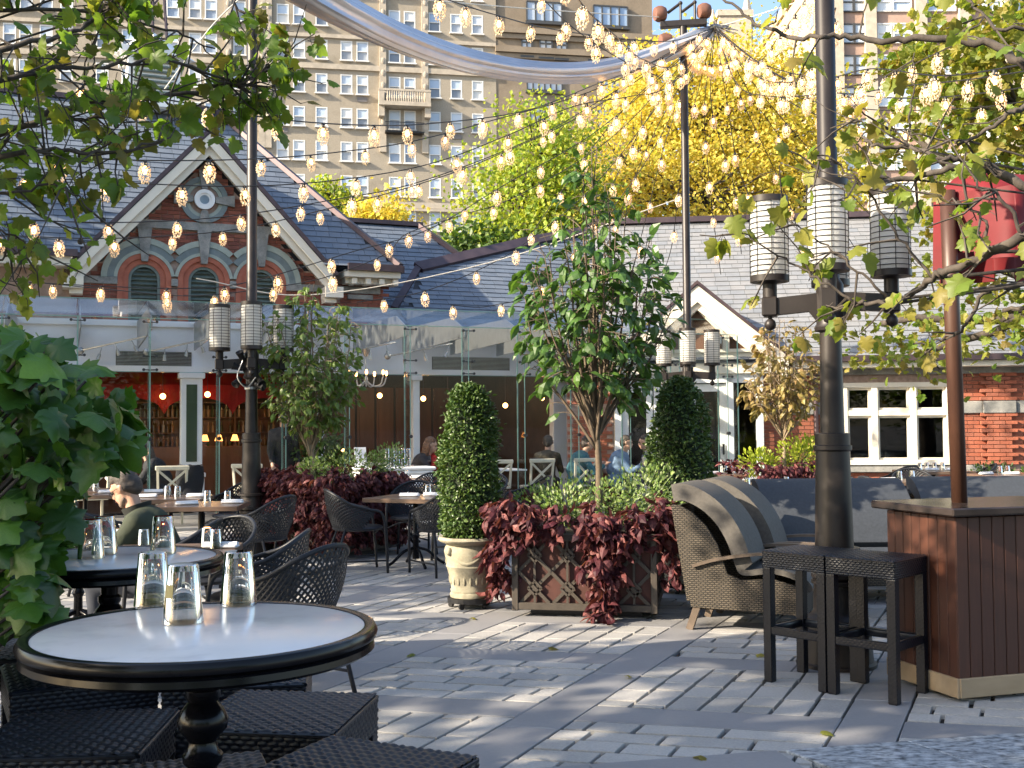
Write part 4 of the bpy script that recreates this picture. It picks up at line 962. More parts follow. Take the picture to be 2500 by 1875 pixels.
big_tree('green_tree', 'low green tree tucked behind the hall roof', (at(1140, 1040, 31).x, 31, 0), 4, [(P_(1130, 615, 31), (1.1, 1, .6)), (P_(1200, 600, 31), (1, 1, .6))], 2000, .17, m_green, 15, clump=.3)
# leafy roof terrace on the corner block
big_tree('terrace_tree', 'green tree on the terrace of the sunlit corner block', (30, 112, 43), 1.5, [((30.5, 112, 46.5), (2.2, 2, 2)), ((29.5, 106, 46), (1.8, 2, 1.6))], 1500, .4, m_limeleaf, 16, clump=.6)
# plane tree to the right of the terrace: crown hangs into the frame, trunk just outside it
big_tree('plane_tree', 'yellow-green plane tree hanging over the brick wing at the right edge', (8.3, 14.5, 0), 3.2,
         [(P_(2330, 150, 14), (.9, 1.2, .8)), (P_(2480, 250, 13.5), (1.1, 1.2, 1.0)), (P_(2230, 330, 15), (.7, .8, .7)), (P_(2420, 420, 14), (1.0, 1, .8)), (P_(2450, 760, 14.5), (.9, 1, .6)), (P_(2260, 860, 15.5), (.9, .9, .42)), (P_(2150, 790, 16), (.7, .7, .35)), (P_(2370, 640, 15), (.6, .8, .5)), (P_(2480, 60, 14), (1.3, 1, .9)), (P_(2700, 200, 13), (1.6, 1.5, 1.8))],
         5600, .12, m_fall, 17, .2, LOBED, 300, .27)
# shade trees left of the terrace (outside the frame; they dapple the light)
for k, (x, y, h, lab) in enumerate(((-9.6, -1.0, 3.3, 'tall plane tree left of the camera'), (-10.8, 8.9, 3.6, 'tall plane tree beside the terrace steps'), (-7.5, -4.5, 4.0, 'tall plane tree behind the camera at the left'), (-13.2, 16.6, 5.4, 'tall plane tree left of the brick gable'))):
    big_tree('shade_tree', lab, (x, y, 0), h, [((x + .5, y, h + 1.2), (3.0, 3.0, 1.7)), ((x - 1, y + 1.5, h + 2.0), (2.6, 2.6, 1.5)), ((x + 1.2, y - 1.5, h + .3), (2.2, 2.2, 1.3))], (8200, 3600, 5200, 5600)[k], .2, m_plane, 30 + k, .25, CHIP, 0, .45, 'trees left of the terrace', per=110)

bt = big_tree('shade_tree', 'broad plane tree standing behind the camera', (-5, -17, 0), 4, [((-5, -17, 8), (4.5, 4, 4)), ((-8, -17, 6), (3.5, 3, 3)), ((-2, -18, 6), (3.5, 3, 3)), ((-5, -17, 3.5), (5, 2, 2))], 6000, .34, m_plane, 40, .3, CHIP, 0, .8, 'trees behind the camera')
for x, y, lab in ((5, -16, 'broad plane tree behind the camera to the right'), (15, -13, 'broad plane tree far behind the camera to the right'), (-16, -14, 'broad plane tree far behind the camera to the left')): again(bt, lab, (x, y - 6, 0), rng.uniform(0, 6), 'trees behind the camera').scale = (1, 1, .6)
bt.location.y = -24; bt.scale = (1, 1, .6)
# ================================================================== lamp posts
m_post = mat('dark_bronze_post', [(.018, .014, .013), (.03, .024, .021)], .42, noise=(4, .3), noise2=(60, .15), metal=.1, spec=.4)
m_lant = mat('frosted_lantern', (.80, .79, .76), .4, trans=.5, noise=(3, .05))
def make_post(name, label, loc, rz, mast_h, group):
    t = thing(name, label, 'lamp post', loc, rz, group)
    b = MB(); b.lathe([(.245, 0), (.245, .02), (.225, .03), (.215, .19), (.235, .2), (.235, .225), (.205, .235), (.20, .29), (.155, .31), (.135, .34), (.13, .5), (.145, .505), (.145, .525), (.13, .53), (.145, .545), (.145, .565), (.128, .57), (.12, .70), (.155, .705), (.155, .73), (.125, .735)], 32); b.build('base', m_post, t, 35)
    b = MB(); b.lathe([(.118, .735), (.103, 1.36)], 32, flute=(.011, .74, 1.30)); b.lathe([(.108, 1.33), (.118, 1.34), (.118, 1.365), (.108, 1.37), (.108, 1.44), (.092, 1.445)], 32); b.build('fluted_shaft', m_post, t, 25)
    b = MB(); b.lathe([(.075, 1.44), (.066, 2.08), (.095, 2.09), (.1, 2.11), (.085, 2.135), (.085, 2.38), (.075, 2.4), (.062, 2.42), (.058, mast_h)], 24); b.build('mast', m_post, t, 35)
    for k in range(4):
        a = R(90 * k); c, s_ = math.cos(a), math.sin(a); M3 = Matrix.Rotation(a, 3, 'Z')
        b = MB()
        b.prism([M3 @ Vector(p) for p in ((.06, -.032, 2.12), (.13, -.032, 2.215), (.33, -.032, 2.20), (.33, -.032, 2.31), (.06, -.032, 2.33))], M3 @ Vector((0, .064, 0)))
        b.cbox(M3 @ Vector((.37, 0, 2.255)), (.1, .1, .125), .01, M3); b.lathe([(.045, 2.31), (.045, 2.40), (.06, 2.41), (.115, 2.425)], 16, (c * .37, s_ * .37, 0))
        ar = b.build('arm', m_post, t, 35)
        b = MB(); b.lathe([(.0, 2.10), (.03, 2.115), (.038, 2.14), (.03, 2.165), (.012, 2.18), (.02, 2.2), (.028, 2.2)], 12, (c * .37, s_ * .37, 0)); b.build('finial', m_post, ar, True)
        b = MB(); b.lathe([(.112, 2.455), (.116, 2.50), (.118, 2.65), (.116, 2.89), (.112, 2.925)], 24, (c * .37, s_ * .37, 0)); ln = b.build('lantern', m_lant, t, 60)
        b = MB(); b.lathe([(.0, 2.415), (.124, 2.415), (.124, 2.456), (.0, 2.456)], 24, (c * .37, s_ * .37, 0)); b.build('lantern_base', m_post, ln, 35); b = MB(); b.lathe([(0, 2.925), (.124, 2.925), (.124, 2.965), (.0, 2.972)], 24, (c * .37, s_ * .37, 0)); b.build('lantern_cap', m_post, ln, 35)
        b = MB()
        for q in range(13):
            z = 2.48 + q * .0345; rr = .121
            b.tube([(c * .37 + rr * math.cos(w_ * math.pi / 10), s_ * .37 + rr * math.sin(w_ * math.pi / 10), z) for w_ in range(20)], .0028, 4, closed=True)
        for q in range(8): w_ = q * math.pi / 4 + .2; b.tube([(c * .37 + .122 * math.cos(w_), s_ * .37 + .122 * math.sin(w_), 2.455), (c * .37 + .122 * math.cos(w_), s_ * .37 + .122 * math.sin(w_), 2.93)], .0025, 4)
        b.build('wire_cage', m_iron, ln)
    return t
GP_ = 'tall lamp posts with four lanterns'
cx = at(2040, 1500, 6.95)
post_r = make_post('lamp_post', 'nearest bronze lamp post standing beside the rattan bar stools', (cx.x, 6.95, 0), R(-17), 9.5, GP_)
cx = at(614, 1000, 13.1)
post_l = again(post_r, 'lamp post at the left in front of the brick gable', (cx.x, 13.1, 0), R(13), GP_)
cx = at(1678, 800, 17.0)
post_m = again(post_r, 'farthest lamp post carrying the crossbar that holds the string lights', (cx.x, 17, 0), R(-9), GP_)
mm = None
for ch_ in post_m.children:
    if ch_.name.startswith('mast'):
        me = ch_.data.copy(); ch_.data = me
        zt = at(1670, 66, 17).z
        for v_ in me.vertices:
            if v_.co.z > 5: v_.co.z = zt
x0 = at(1612, 58, 17).x - post_m.location.x; x1 = at(1725, 58, 17).x - post_m.location.x
b = MB(); b.cbox(((x0 + x1) / 2, 0, zt + .05), (x1 - x0, .12, .1), .01); b.build('crossbar', m_post, post_m)
m_rust = mat('rust_drum', [(.13, .06, .04), (.2, .09, .06)], .6, noise=(8, .3))
for x in (x0 + .0, x1 - .04):
    b = MB(); b.lathe([(0, -.09), (.10, -.085), (.125, -.03), (.125, .03), (.10, .085), (0, .09)], 18, (x, 0, zt + .23), (1, .4, .1)); b.build('pulley_drum', m_rust, post_m, 40)
b = MB(); b.lathe([(0, -.09), (.10, -.085), (.12, 0), (.10, .085), (0, .09)], 18, (x0 + .08, 0, zt - .2), (1, .4, .1)); b.build('pulley_drum', m_rust, post_m, 40)
for xa_, xb_ in ((x0 + .12, x0 + .32), (x0 + .34, x0 + .54)):
    b = MB(); b.tube([(xa_, 0, zt + .24), (xb_, 0, zt + .38)], .025, 8); b.tube([(xb_, 0, zt + .38), (xb_, 0, zt + .1)], .02, 8); b.ball((xb_, 0, zt + .38), .035, 8, 6); b.build('strut', m_post, post_m)
# spot heads strapped to the left post
t_ = thing('spotlight_cluster', 'black spotlights strapped to the left lamp post below its lanterns', 'spotlights', post_l.location)
for x, z, ax in ((-.14, 2.05, (-.3, -.6, -.6)), (.13, 2.05, (.4, -.6, -.5)), (-.1, 2.35, (-.2, -.5, .8)), (.12, 2.0, (.8, -.3, -.3)), (-.14, 2.22, (-.9, -.2, .3))):
    b = MB(); b.lathe([(.03, -.06), (.035, 0), (.05, .06), (.045, .062), (.0, .03)], 12, (x, -.1, z), ax); b.tube([(x, -.1, z), (x * .3, -.02, z - .05)], .012, 6); b.build('spot_head', m_iron, t_)
b = MB(); b.lathe([(.085, 1.96), (.085, 1.99)], 16); b.tube(smoothpath([(-.08, -.1, 2.3), (-.13, -.15, 2.1), (-.02, -.16, 1.98), (.08, -.12, 2.1)], 6), .008, 5); b.build('strap', m_steel, t_)
# ================================================================== retracted fabric swag
m_swag = mat('silver_fabric', [(.42, .43, .48), (.52, .53, .58)], .27, noise=(.8, .1), spec=.6, metal=.45)
path = smoothpath([P_(690, -60, 8.6), P_(830, 22, 9.8), P_(985, 98, 11.6), P_(1140, 150, 13.6), P_(1290, 176, 15), P_(1430, 177, 16), P_(1560, 150, 16.7), P_(1690, 100, 17.0), P_(1745, 70, 17.1)], 8)
grid = []; n = len(path)
for i, p in enumerate(path):
    d = (path[min(i + 1, n - 1)] - path[max(i - 1, 0)]).normalized(); x = d.cross(Vector((0, 0, 1))).normalized(); y = x.cross(d); row = []
    s_ = min(1, (n - 1 - i) / 10 + .35)
    for k in range(56):
        a = 2 * math.pi * k / 56; rr = (.14 + .016 * math.sin(5 * a + i * .03) + .009 * math.sin(9 * a + 1 - i * .02) + .006 * math.sin(17 * a + i * .1)) * s_
        row.append(p + x * rr * .8 * math.cos(a) + y * rr * math.sin(a))
    grid.append(row)
b = MB(); b.sheet(grid, closed=True)
sw = b.build('fabric_swag', m_swag, None, 50); tag(sw, 'silver grey fabric swag drooping across the top to the crossbar', 'fabric swag')
ties = [(i, grid[i]) for i in range(6, n - 8, 9)]
# ================================================================== string lights
m_bead = mat('crystal_bead', [(.90, .76, .54), (.95, .90, .78), (.80, .68, .52), (.94, .82, .60)], .08, rnd=1.0, spec=.9, trans=.45, emit=((1.0, .62, .30), .04))  # faint warm glow put into the beads, as if the bulb lit them
m_cable = mat('black_cable', (.012, .012, .014), .5)
m_filament = glow('string_bulb', (1.0, .50, .16), 4.5)
sm = MB(); sm.lathe([(.0, .0), (.012, 0), (.026, -.012), (.028, -.06), (.032, -.07), (.0, -.07)], 10); me_sock = sm.mesh('lamp', m_cable, 40)
bm2 = MB(); bm2.lathe([(0, -.065), (.02, -.075), (.032, -.12), (.03, -.15), (.012, -.175), (0, -.178)], 10); me_bulb = bm2.mesh('bulb', m_filament, True)
bd = MB()
def octa(c, r):
    c = Vector(c); bd.add([c + Vector((r, 0, 0)), c + Vector((0, r, 0)), c + Vector((-r, 0, 0)), c + Vector((0, -r, 0)), c + Vector((0, 0, r * 1.2)), c - Vector((0, 0, r * 1.5))], [(0, 1, 4), (1, 2, 4), (2, 3, 4), (3, 0, 4), (1, 0, 5), (2, 1, 5), (3, 2, 5), (0, 3, 5)])
rb = random.Random(3)
for k, (rr, z, n_, s_) in enumerate(((.042, -.05, 7, .010), (.055, -.085, 9, .011), (.066, -.12, 10, .012), (.072, -.155, 11, .012), (.07, -.19, 10, .012), (.06, -.22, 9, .012), (.045, -.25, 7, .011), (.028, -.275, 4, .012), (.05, -.285, 3, .009))):
    for q in range(n_):
        a = 2 * math.pi * (q + .5 * (k % 2)) / n_ + rb.uniform(-.12, .12); octa((rr * math.cos(a), rr * math.sin(a), z + rb.uniform(-.012, .012)), s_ * rb.uniform(.8, 1.25))
me_bead = bd.mesh('bead_cover', m_bead)
hub = (1745, 68, 17.05)
STR = [
 ('longest string sweeping from the hub to the upper left above the gable', [hub, (1600, 150, 16.5), (1468, 201, 15.5), (1283, 270, 14), (1046, 302, 12.5), (874, 305, 11.3), (680, 291, 10.3), (512, 262, 9.6), (164, 198, 8.2), (-80, 150, 7.5)]),
 ('string crossing the gable peak to the left edge', [hub, (1468, 213, 16), (1180, 300, 14.6), (1001, 346, 13.6), (837, 370, 12.8), (660, 386, 12), (430, 392, 11.2), (178, 385, 10.4), (-80, 360, 9.6)]),
 ('string crossing the round window to the left edge', [hub, (1451, 254, 16.2), (1288, 344, 15.4), (1021, 445, 14.4), (800, 490, 13.8), (560, 528, 13.2), (300, 543, 12.6), (0, 535, 12), (-100, 528, 11.8)]),
 ('string crossing just above the three arches', [hub, (1440, 270, 16.6), (1200, 385, 15.8), (1015, 452, 15.2), (838, 500, 14.7), (600, 556, 14.1), (406, 576, 13.7), (211, 582, 13.3), (-80, 570, 12.8)]),
 ('string draped low in front of the arched louvres', [hub, (1470, 310, 16.8), (1234, 450, 16.2), (1046, 560, 15.6), (863, 614, 15.2), (600, 690, 14.8), (424, 704, 14.5), (119, 692, 14.1), (-80, 678, 13.8)]),
 ('string draped lowest along the top of the glass pavilion', [hub, (1500, 330, 17), (1263, 478, 16.6), (1128, 525, 16.2), (995, 570, 15.9), (941, 620, 15.7), (823, 668, 15.6), (709, 695, 15.4), (477, 722, 15.1), (280, 708, 14.9), (100, 690, 14.7)]),
 ('string falling over the hall roof toward the glass pavilion', [hub, (1480, 420, 17.2), (1300, 580, 17.2), (1183, 652, 17), (1025, 714, 16.8), (871, 738, 16.5)]),
 ('string falling behind the planter tree to the pavilion top', [hub, (1560, 420, 17.8), (1330, 690, 18), (1200, 746, 17.9), (1100, 745, 17.6)]),
 ('string hanging straight down past the far post, left side', [hub, (1640, 300, 17.8), (1590, 480, 18.4), (1550, 640, 19), (1530, 720, 19.3)]),
 ('string hanging close along the far post', [hub, (1690, 280, 17.6), (1660, 440, 18.2), (1640, 600, 18.8), (1610, 690, 19.2)]),
 ('string hanging over the golden tree right of the far post', [hub, (1720, 260, 17.6), (1730, 420, 18.2), (1745, 560, 18.8), (1760, 670, 19.3)]),
 ('string hanging down the middle of the golden tree', [hub, (1775, 250, 17.6), (1800, 400, 18.2), (1840, 520, 18.8), (1850, 660, 19.2)]),
 ('string slanting over the golden tree toward the near post', [hub, (1810, 240, 17.5), (1870, 370, 18), (1920, 480, 18.5), (1960, 600, 19)]),
 ('string slanting behind the near post lanterns', [hub, (1860, 230, 17.3), (1990, 380, 17.8), (2120, 520, 18.3), (2240, 650, 18.8)]),
 ('string slanting left over the lime tree', [hub, (1600, 260, 17.5), (1520, 400, 18), (1450, 540, 18.5), (1370, 660, 18.8)]),
 ('string slanting left below the swag', [hub, (1570, 220, 17.4), (1470, 330, 17.8), (1390, 440, 18.2), (1290, 580, 18.4)]),
 ('upper right string passing behind the near mast', [hub, (1850, 150, 15), (2000, 190, 13), (2129, 168, 11.5), (2309, 185, 10), (2540, 150, 9)]),
 ('second right string crossing the pink block', [hub, (1900, 185, 15), (2050, 228, 13.6), (2186, 212, 12.5), (2360, 195, 11.4), (2560, 165, 10.4)]),
 ('third right string among the plane leaves', [hub, (1900, 215, 15.5), (2100, 265, 14.4), (2350, 265, 13), (2560, 240, 12)]),
 ('lowest right string among the plane branches', [hub, (1930, 250, 16), (2140, 310, 15), (2360, 312, 14), (2560, 290, 13)]),
 ('string looping out of the top of the frame above the swag', [hub, (1650, 160, 15.2), (1570, 145, 14), (1535, 118, 12.8), (1500, 85, 11.5), (1430, 22, 10), (1380, -60, 9)]),
 ('string running along the top of the tan block', [hub, (1640, 100, 16), (1500, 92, 14.5), (1341, 70, 13), (1230, 42, 12), (1110, 5, 11), (1000, -40, 10)]),
 ('string rising steeply to the top left of the near mast', [hub, (1840, 150, 15), (1905, 85, 13), (1945, 30, 11.5), (1985, -25, 10.2), (2020, -70, 9.4)]),
 ('string sagging between the hub and the near mast', [hub, (1830, 175, 15.4), (1930, 200, 13.4), (2010, 120, 10.5), (2040, 20, 8.5)]),
 ('short string sagging below the hub to the left', [hub, (1660, 190, 16.2), (1580, 175, 15.2), (1490, 130, 14.4), (1390, 60, 13.4), (1310, -20, 12.5)]),
 ('short string sagging below the hub to the right', [hub, (1800, 205, 15.8), (1880, 235, 14.8), (1990, 230, 13.6), (2150, 190, 12), (2330, 110, 10)]),
] + [
 ('string falling between far post and lime tree', [hub, (1620, 280, 17.6), (1550, 430, 18.2), (1490, 580, 18.8), (1440, 690, 19.2)]),
 ('string falling just right of the far mast to the small gable', [hub, (1735, 240, 17.5), (1760, 350, 18), (1795, 470, 18.6), (1810, 620, 19.2)]),
 ('string fanning right toward the lantern tops', [hub, (1835, 235, 17.4), (1930, 370, 17.9), (2020, 500, 18.5), (2090, 610, 19)]),
 ('string running flat to the right above the plane leaves', [hub, (1870, 165, 15.6), (1990, 215, 14.2), (2200, 240, 12.8), (2420, 225, 11.6), (2560, 200, 10.8)]),
 ('string sagging under the swag end toward the left', [hub, (1640, 205, 16.4), (1540, 235, 15.6), (1400, 260, 14.8), (1240, 330, 14.2), (1050, 400, 13.6), (820, 440, 12.9), (560, 455, 12.2), (200, 440, 11.2), (-80, 420, 10.6)]),
]
nl = 0
for lab, pp in STR:
    pts = smoothpath([at(*q) for q in pp], 10); o0 = pts[0]
    st_ = thing('light_string', lab, 'string lights', o0, 0, 'beaded string lights fanning out from the far post')
    b = MB(); b.tube([p - o0 for p in pts], .007, 5); b.build('cable', m_cable, st_)
    acc = .55; step = .74
    for a, c in zip(pts, pts[1:]):
        ln = (c - a).length
        while acc < ln:
            p = a.lerp(c, acc / ln); q = proj(p); acc += step * rng.uniform(.82, 1.18)
            if q is None or not (-40 < q[0] < 2540 and -140 < q[1] < 1000): continue
            l_ = link('lamp', me_sock, st_, p - o0, rng.uniform(0, 6)); l_.rotation_euler.x = rng.uniform(-.08, .08); l_.rotation_euler.y = rng.uniform(-.1, .1)
            sc_ = rng.uniform(.62, .86); l_.scale = (sc_, sc_, sc_)
            link('bead_cover', me_bead, l_); link('bulb', me_bulb, l_); nl += 1
        acc -= ln
# hub of bunched cable ends and pale guy wires
h_ = thing('cable_hub', 'tangle of bunched steel cable ends where the light strings meet', 'cable hub', at(*hub))
b = MB()
for k in range(46):
    d = rdir(rng); d.z = d.z * .5 - .1; b.tube([Vector((0, 0, 0)), d * .12, d * rng.uniform(.2, .42) + Vector((0, 0, -.05))], .006, 4)
b.build('cable_ends', m_steel, h_)['kind'] = 'stuff'
b = MB(); b.ball((0, 0, 0), (.1, .1, .06)); b.build('ring', m_steel, h_)
for lab, pp in (('pale guy wire running level from the crossbar to the top edge', [(985, -5, 12), (1300, 22, 14.5), (1612, 42, 17)]), ('pale guy wire crossing the hall roof from the arches to the far post', [(480, 680, 15.6), (760, 720, 16.5), (1200, 640, 17), (1672, 480, 17)]),
                ('pale guy wire from the hub to the upper right', [hub, (1960, 0, 16), (2060, -50, 15.5)]), ('pale guy wire slanting past the left mast', [(400, 220, 12.6), (520, 60, 13), (616, -30, 13.1)])):
    pts = smoothpath([at(*q) for q in pp], 6); b = MB(); b.tube([p - pts[0] for p in pts], .008, 5); o = b.build('guy_wire', mat('pale_wire', (.6, .57, .5), .4), None, loc=pts[0]); tag(o, lab, 'wire')
# ================================================================== planters
m_plank = mat('planter_liner', [(.055, .018, .014), (.085, .028, .02)], .7, noise=(5, .3))
m_latt = mat('brown_lattice', [(.05, .041, .033), (.075, .062, .05)], .5, noise=(8, .25), noise2=(60, .15))
m_soil = mat('potting_soil', [(.03, .02, .015), (.06, .045, .03)], .95, noise=(30, .4))
m_coleus = mat('burgundy_leaf', [(.05, .013, .02), (.085, .02, .028), (.035, .010, .018), (.13, .034, .038), (.065, .017, .024), (.20, .065, .06), (.07, .02, .03), (.29, .115, .105)], .55, rnd=1.0, trans=.25, noise=(25, .15), spec=.3)  # pinkish stops put sunlight on some leaves into the colour ramp
m_euph = mat('pale_green_leaf', [(.16, .26, .06), (.25, .36, .09), (.12, .2, .05), (.42, .48, .28), (.30, .40, .10)], .55, rnd=1.0, trans=.35)
m_limeplant = mat('chartreuse_leaf', [(.32, .40, .03), (.42, .48, .05), (.25, .34, .03), (.5, .5, .12)], .55, rnd=1.0, trans=.35)
m_dog = mat('dogwood_leaf', [(.045, .105, .022), (.07, .15, .028), (.055, .125, .024), (.10, .19, .035), (.04, .085, .02)], .4, rnd=1.0, trans=.3, noise=(30, .12))
m_dog2 = mat('bronze_leaf', [(.22, .17, .05), (.30, .22, .08), (.16, .15, .05), (.34, .22, .09), (.24, .22, .06)], .5, rnd=1.0, trans=.3, noise=(30, .12))
def planter(label, c, rz, wd, hgt, bars=300):
    t = thing('lattice_planter', label, 'planter', c, rz, 'square lattice planters'); h = wd / 2; z0 = .055
    b = MB(); b.box((0, 0, z0 / 2 + .01), (wd * .78, wd * .78, z0 + .02)); b.build('plinth', m_iron, t)
    b = MB(); b.box((0, 0, z0 + hgt / 2), (wd - .09, wd - .09, hgt - .03)); b.build('liner', m_plank, t)
    b = MB(); b.box((0, 0, z0 + hgt - .03), (wd - .12, wd - .12, .04)); b.build('soil', m_soil, t)
    for k in range(4):
        M3 = Matrix.Rotation(R(90 * k), 3, 'Z'); b = MB()
        for z in (z0 + .03, z0 + hgt - .03): b.cbox(M3 @ Vector((0, -h + .02, z)), (wd - .08, .04, .055), .004, M3)
        b.cbox(M3 @ Vector((-h + .02, -h + .02, z0 + hgt / 2)), (.05, .05, hgt + .01), .004, M3); fo = b.build('frame_side', m_latt, t)
        if k == 2: continue
        W2, H2 = wd - .09, hgt - .11; Ms = []; zc = z0 + hgt / 2
        def seg(x0, za, x1, zb, th=.02, y=-h + .022):
            a = Vector((x0, y, zc + za)); c_ = Vector((x1, y, zc + zb)); d = c_ - a; n = Vector((0, 1, 0)); s = d.normalized().cross(n)
            Ms.append(Matrix.Rotation(R(90 * k), 4, 'Z') @ boxm((a + c_) / 2, d, n * (.018 if y < -h + .025 else .016), s * th))
        sp = W2 / 4
        for q in range(-6, 7):
            for sg in (1, -1):
                pts = []
                for x in (-W2 / 2, W2 / 2):
                    z = sg * (x - q * sp); pts.append((x, z))
                (xa, za), (xb, zb) = pts; dx = xb - xa; dz = zb - za
                t0, t1 = 0.0, 1.0
                for lo_, hi_ in ((-H2 / 2, H2 / 2),):
                    ta, tb = (lo_ - za) / dz, (hi_ - za) / dz
                    if ta > tb: ta, tb = tb, ta
                    t0, t1 = max(t0, ta), min(t1, tb)
                if t1 - t0 > .08: seg(xa + dx * t0, za + dz * t0, xa + dx * t1, za + dz * t1, .027, -h + .022 + (.012 if sg > 0 else 0))
        for q in (-1.5, .5, 1.5, -.5):
            for zz in (-.5, .5):
                x_, z_ = q * sp, zz * sp
                if abs(z_) < H2 / 2 - .06 and int(q * 2 + zz * 2) % 2 == 0:
                    s_ = .055
                    for a_, b__ in (((-s_, 0), (0, s_)), ((0, s_), (s_, 0)), ((s_, 0), (0, -s_)), ((0, -s_), (-s_, 0))): seg(x_ + a_[0], z_ + a_[1], x_ + b__[0], z_ + b__[1], .018)
                    seg(x_, z_ + s_, x_, z_ + sp / 2, .018); seg(x_, z_ - s_, x_, z_ - sp / 2, .018)
        pieces(fo, 'lattice_bar', CUBE, m_latt, Ms, bars, 'lattice', Matrix.Translation(c) @ Matrix.Rotation(rz, 4, 'Z'))
    return t
def rosettes(r, centres, size, per=6, spread=.05, droop=.5):
    Ms = []
    for p, out in centres:
        p = Vector(p)
        for k in range(per):
            d = rdir(r) * .8 + Vector(out); d.normalize(); Ms.append(leafm(p + rdir(r) * spread * r.random(), d, size * r.uniform(.65, 1.25), r, droop, .5))
    return Ms
def coleus(name, label, c, rz, wd, zt, seed, vines, n_top=70, size=.098, single=300, cat='plant', group='burgundy trailing plants'):
    """cushion of pointed leaves along the rim plus trailing vines: (x, y, z_start, z_end, outward)"""
    r = random.Random(seed); t = thing(name, label, cat, c, rz, group); cen = []; h = wd / 2; sb = MB()
    for k in range(n_top):
        s = r.choice((0, 0, 1, 3, 2)); q = r.uniform(-h, h); off = r.uniform(-.06, .12)
        x, y = ((q, -h - off), (h + off, q), (q, h + off), (-h - off, q))[s]; z = zt + r.uniform(-.06, .2) - max(0, off) * .9
        o = Vector((x, y, 0)).normalized(); cen.append(((x, y, z), o * .7 + Vector((0, 0, .25)))); sb.tube([(x * .75, y * .75, zt - .08), (x * .9, y * .9, z - .03), (x, y, z)], .005, 4)
    for x, y, z0, z1, o in vines:
        n = int((z0 - z1) / .035) + 1; o = Vector((o[0], o[1], 0)); path = [Vector((x, y, zt - .05)) - o * .12]
        for k in range(n):
            z = z0 + (z1 - z0) * k / max(1, n - 1); p = Vector((x, y, z)) + o * (.05 + .05 * math.sin(k * .7)) + Vector((r.uniform(-.06, .06), r.uniform(-.02, .02), 0))
            path.append(p); cen.append((tuple(p), o * .6 + Vector((r.uniform(-.7, .7), 0, -.35))))
        sb.tube(path, .004, 4)
    so = sb.build('stems', mat('dark_stem', (.09, .03, .03), .6), t); so['kind'] = 'stuff'
    pieces(t, 'leaf', OVATE, m_coleus, rosettes(r, cen, size), single, 'foliage', Matrix.Translation(c) @ Matrix.Rotation(rz, 4, 'Z'))
    return t
def fluffy(name, label, c, blobs, n, size, m, seed, leaf=TINY, group='pale green filler plants'):
    r = random.Random(seed); t = thing(name, label, 'plant', c, 0, group); Ms = []; sb = MB()
    for k in range(n):
        cc, rad = r.choice(blobs); d = rdir(r); f = r.random() ** .4; p = Vector((cc[0] + d.x * rad[0] * f, cc[1] + d.y * rad[1] * f, cc[2] + d.z * rad[2] * f))
        Ms.append(leafm(p, d + Vector((0, 0, .5)), size * r.uniform(.6, 1.4), r, 0, .5))
        if k % 14 == 0: sb.tube([(cc[0] * .6, cc[1] * .6, cc[2] - rad[2]), tuple(p)], .003, 3)
    so = sb.build('stems', m_green, t); so['kind'] = 'stuff'
    pieces(t, 'leaf', leaf, m, Ms, 0, 'foliage', Matrix.Translation(c)); return t
def vase_tree(name, label, c, z0, zf, prof, nb, nleaf, size, m, seed, single=300, lean=0.0, bark=None, cat='tree'):
    """young tree: single stem to zf, branches fanning up into a crown given by (z, radius)"""
    r = random.Random(seed); t = thing(name, label, cat, c); bk = bark or m_bark2
    tb = MB(); tp = [Vector((0, 0, z0 - .06)), Vector((.02, 0, (z0 + zf) / 2)), Vector((lean, 0, zf))]; tb.tube(smoothpath(tp, 5), [.036 - .0014 * k for k in range(11)], 8); tb.build('trunk', bk, t, True)
    def rad(z):
        for (a, ra), (b_, rb_) in zip(prof, prof[1:]):
            if a <= z <= b_: return ra + (rb_ - ra) * (z - a) / (b_ - a)
        return .05
    br = MB(); tw = MB(); tips = []; ztop = prof[-1][0]
    for k in range(nb):
        a = 2 * math.pi * (k * .618) + r.uniform(-.3, .3); ze = r.uniform(zf + (ztop - zf) * .35, ztop * .99) if k > 1 else ztop
        re = rad(ze) * r.uniform(.75, 1.05); s0 = Vector((lean, 0, zf - r.uniform(0, .22 if k > 3 else .0)))
        e = Vector((lean + re * math.cos(a), re * math.sin(a), ze)); mid = s0.lerp(e, .5) + Vector((math.cos(a), math.sin(a), 0)) * re * r.uniform(.05, .3)
        p = smoothpath([s0, s0.lerp(mid, .5) + rdir(r) * .03, mid, mid.lerp(e, .5) + rdir(r) * .04, e], 4); n_ = len(p)
        br.tube(p, [.0115 * (1 - i / n_) + .003 for i in range(n_)], 6)
        for i in range(int(n_ * .28), n_):
            for q in range(2):
                d = (rdir(r) + Vector((math.cos(a), math.sin(a), .5)) * .7).normalized(); L_ = r.uniform(.10, .30) * (1.1 - .4 * i / n_)
                e2 = p[i] + d * L_
                if math.hypot(e2.x - lean, e2.y) < rad(min(max(e2.z, prof[0][0]), ztop)) * 1.15 + .05: tw.tube([p[i], p[i] + d * L_ * .5 + Vector((0, 0, .01)), e2], .0035, 3); tips += [(p[i] + d * L_ * .5, d), (e2, d), (e2, d)]
    br.build('branches', bk, t, True)['kind'] = 'stuff'; tw.build('twigs', bk, t)['kind'] = 'stuff'
    Ms = []
    for k in range(nleaf):
        p, d = r.choice(tips); o = (d + rdir(r) * .9).normalized(); Ms.append(leafm(p + rdir(r) * .03, o, size * r.uniform(.6, 1.25), r, .7, .9))
    pieces(t, 'leaf', OVATE, m, Ms, single, 'crown', Matrix.Translation(c)); return t

